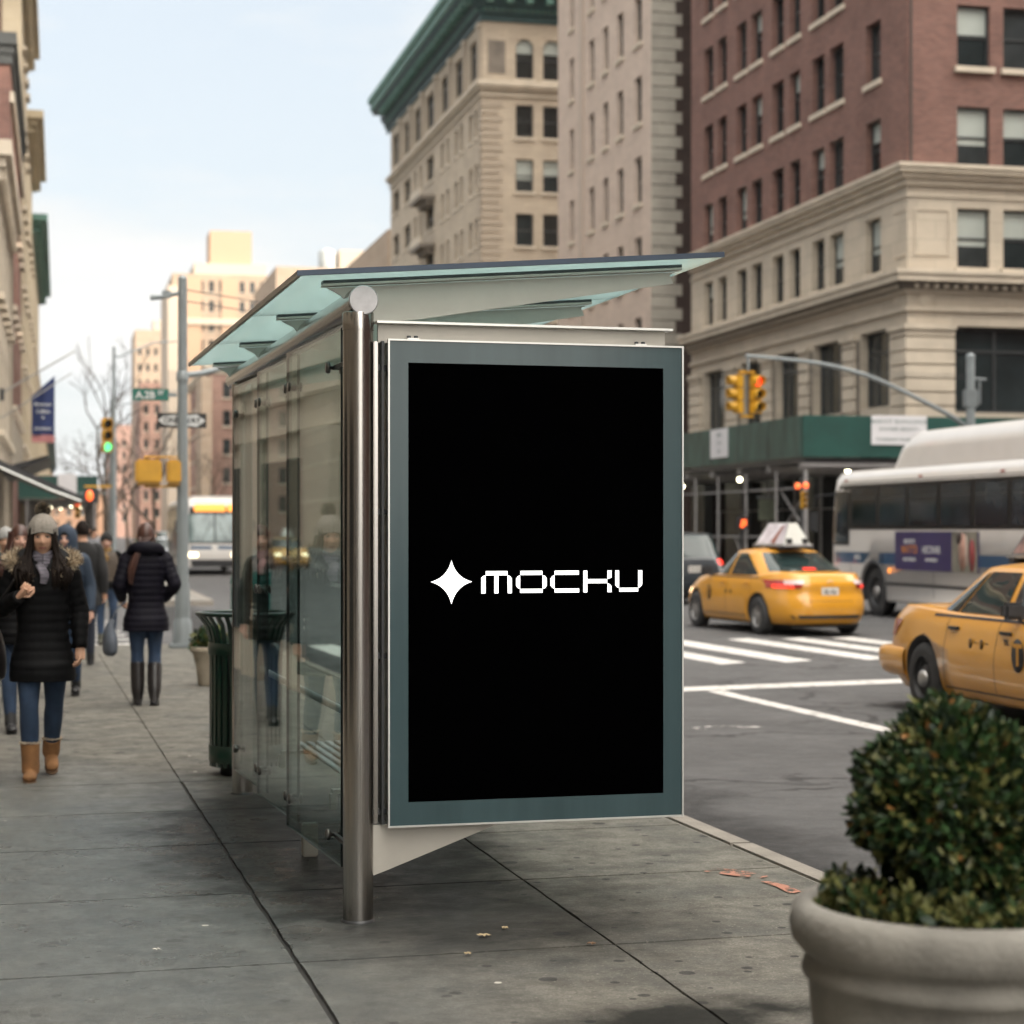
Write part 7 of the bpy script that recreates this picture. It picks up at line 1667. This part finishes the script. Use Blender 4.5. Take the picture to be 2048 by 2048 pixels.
# awnings and marquee on the left, green shed beyond
P_ = CP(AL, 52)
T = empty('awning', (P_.x, P_.y, 0), -CITY, 'thin black canopy sticking out from the left facade under the banner', 'awning')
m = MB(); m.faces([Vector(v) for v in ((0, -.5, 3.25), (1.15, -.5, 3.58), (1.15, 8, 3.58), (0, 8, 3.25), (0, -.5, 3.05), (1.15, -.5, 3.50), (1.15, 8, 3.50), (0, 8, 3.05))], [(0, 1, 2, 3), (7, 6, 5, 4), (0, 4, 5, 1), (1, 5, 6, 2), (2, 6, 7, 3), (3, 7, 4, 0)], black); m.build('canopy', T)
P_ = CP(AL, 46.6)
T = empty('awning', (P_.x, P_.y, 0), -CITY, 'black shopfront awning with a bright metal edge sloping down over the left sidewalk', 'awning')
m = MB(); m.faces([Vector(v) for v in ((0, 0, 3.3), (1.9, 0, 2.45), (1.9, 6, 2.45), (0, 6, 3.3), (0, 0, 3.1), (1.9, 0, 2.30), (1.9, 6, 2.30), (0, 6, 3.1))], [(0, 1, 2, 3), (7, 6, 5, 4), (0, 4, 5, 1), (1, 5, 6, 2), (2, 6, 7, 3), (3, 7, 4, 0)], black); m.build('canopy', T)
m = MB(); m.tube([(0, -.03, 3.12), (1.2, -.03, 2.58), (1.9, -.03, 2.32)], .022, alu_l, n=10); m.build('edge', T)
P_ = CP(AL, 70)
T = empty('sidewalk_shed', (P_.x, P_.y, 0), -CITY, 'dark green sidewalk shed spanning the far left sidewalk with a white sheet hung on it', 'shed')
m = MB(); m.bx(.01, 2.72, 0, .05, 2.75, 3.55, green_ply); m.bx(2.68, 2.72, .06, 26, 2.75, 3.55, green_ply); m.bx(.01, 2.67, .06, 26, 2.68, 2.74, dark); m.build('green_panel', T)
for b in range(0, 27, 3):
    for a in (.3, 2.6): m = MB(); m.tube([(a, b+.1, 0), (a, b+.1, 2.68)], .05, galv, n=8); m.build('post', T)
m = MB(); m.bx(1.35, 2.0, -.03, -.01, 2.85, 3.62, signw); m.build('hung_sheet', T)
# small glowing spots under that shed in place of bright tree leaves
for k in range(5): m = MB(); m.lathe([(0, .03), (.03, 0), (0, -.03)], lamp_on, (.7+.38*k, 6+3.6*(k % 3), 2.55), n=10); m.build('bulb', T)
# --- bare street trees
bark = mat('bare_bark', (.085, .068, .055), .9, 0, .3, 6)
def tree(a, b, h, label, seed, spread=.75):
    P_ = CP(a, b); T = empty('bare_tree', P_, 0, label, 'tree', 'bare street trees'); rn = random.Random(seed); segs = []
    def grow(p, d, L_, r_, lev):
        q = p+d*L_; segs.append((lev, p, q, r_, r_*.68))
        if lev >= 6: return
        for k in range(2 if lev > 0 or rn.random() < .3 else 3):
            nd_ = (d+Vector((rn.gauss(0, 1), rn.gauss(0, 1), rn.gauss(0, .5)+.22))*spread*.62).normalized(); grow(q, nd_, L_*rn.uniform(.66, .86), r_*.66, lev+1)
    grow(Vector((0, 0, 0)), Vector((rn.gauss(0, .03), rn.gauss(0, .03), 1)).normalized(), h*.30, .017*h, 0)
    m = MB()
    for lev, p, q, r0, r1 in segs:
        if lev == 0: m.tube([p, q], [r0, r1], bark, n=10)
    m.build('trunk', T); m = MB()
    for lev, p, q, r0, r1 in segs:
        if lev > 0: m.tube([p, q], [max(r0, .012), max(r1, .009)], bark, n=5 if lev < 4 else 4, caps=False)
    m.build('crown', T, fixn=False)
for i, (a, b, h, lab) in enumerate(((2.2, 96, 9.5, 'bare street tree against the bright sky left of the green signal'), (3.6, 78, 6.0, 'low bare tree just right of the green signal pole'), (2.9, 122, 8.5, 'farther bare tree behind the green signal'), (5.0, 150, 9, 'distant bare tree above the pale sedans'), (3.0, 168, 9, 'faintest bare tree at the far end of the left sidewalk'), (8.6, 118, 6.5, 'bare tree beside the oncoming bus roof'))): tree(a, b, h, lab, 30+i)

hm_ = bpy.data.materials.new('street_haze'); hm_.use_nodes = True; nt = hm_.node_tree; nt.nodes.clear()
out = nd(nt, 'ShaderNodeOutputMaterial'); pv = nd(nt, 'ShaderNodeVolumePrincipled'); pv.inputs['Density'].default_value = .00008; pv.inputs['Color'].default_value = (.97, .96, .94, 1); pv.inputs['Anisotropy'].default_value = .2
nt.links.new(pv.outputs[0], out.inputs['Volume'])
m = MB(); m.bx(-1600, 1600, -1600, 1600, -1.2, 75, hm_); tag(m.build('haze'), 'thin pale air over the whole street', None, None, 'stuff')
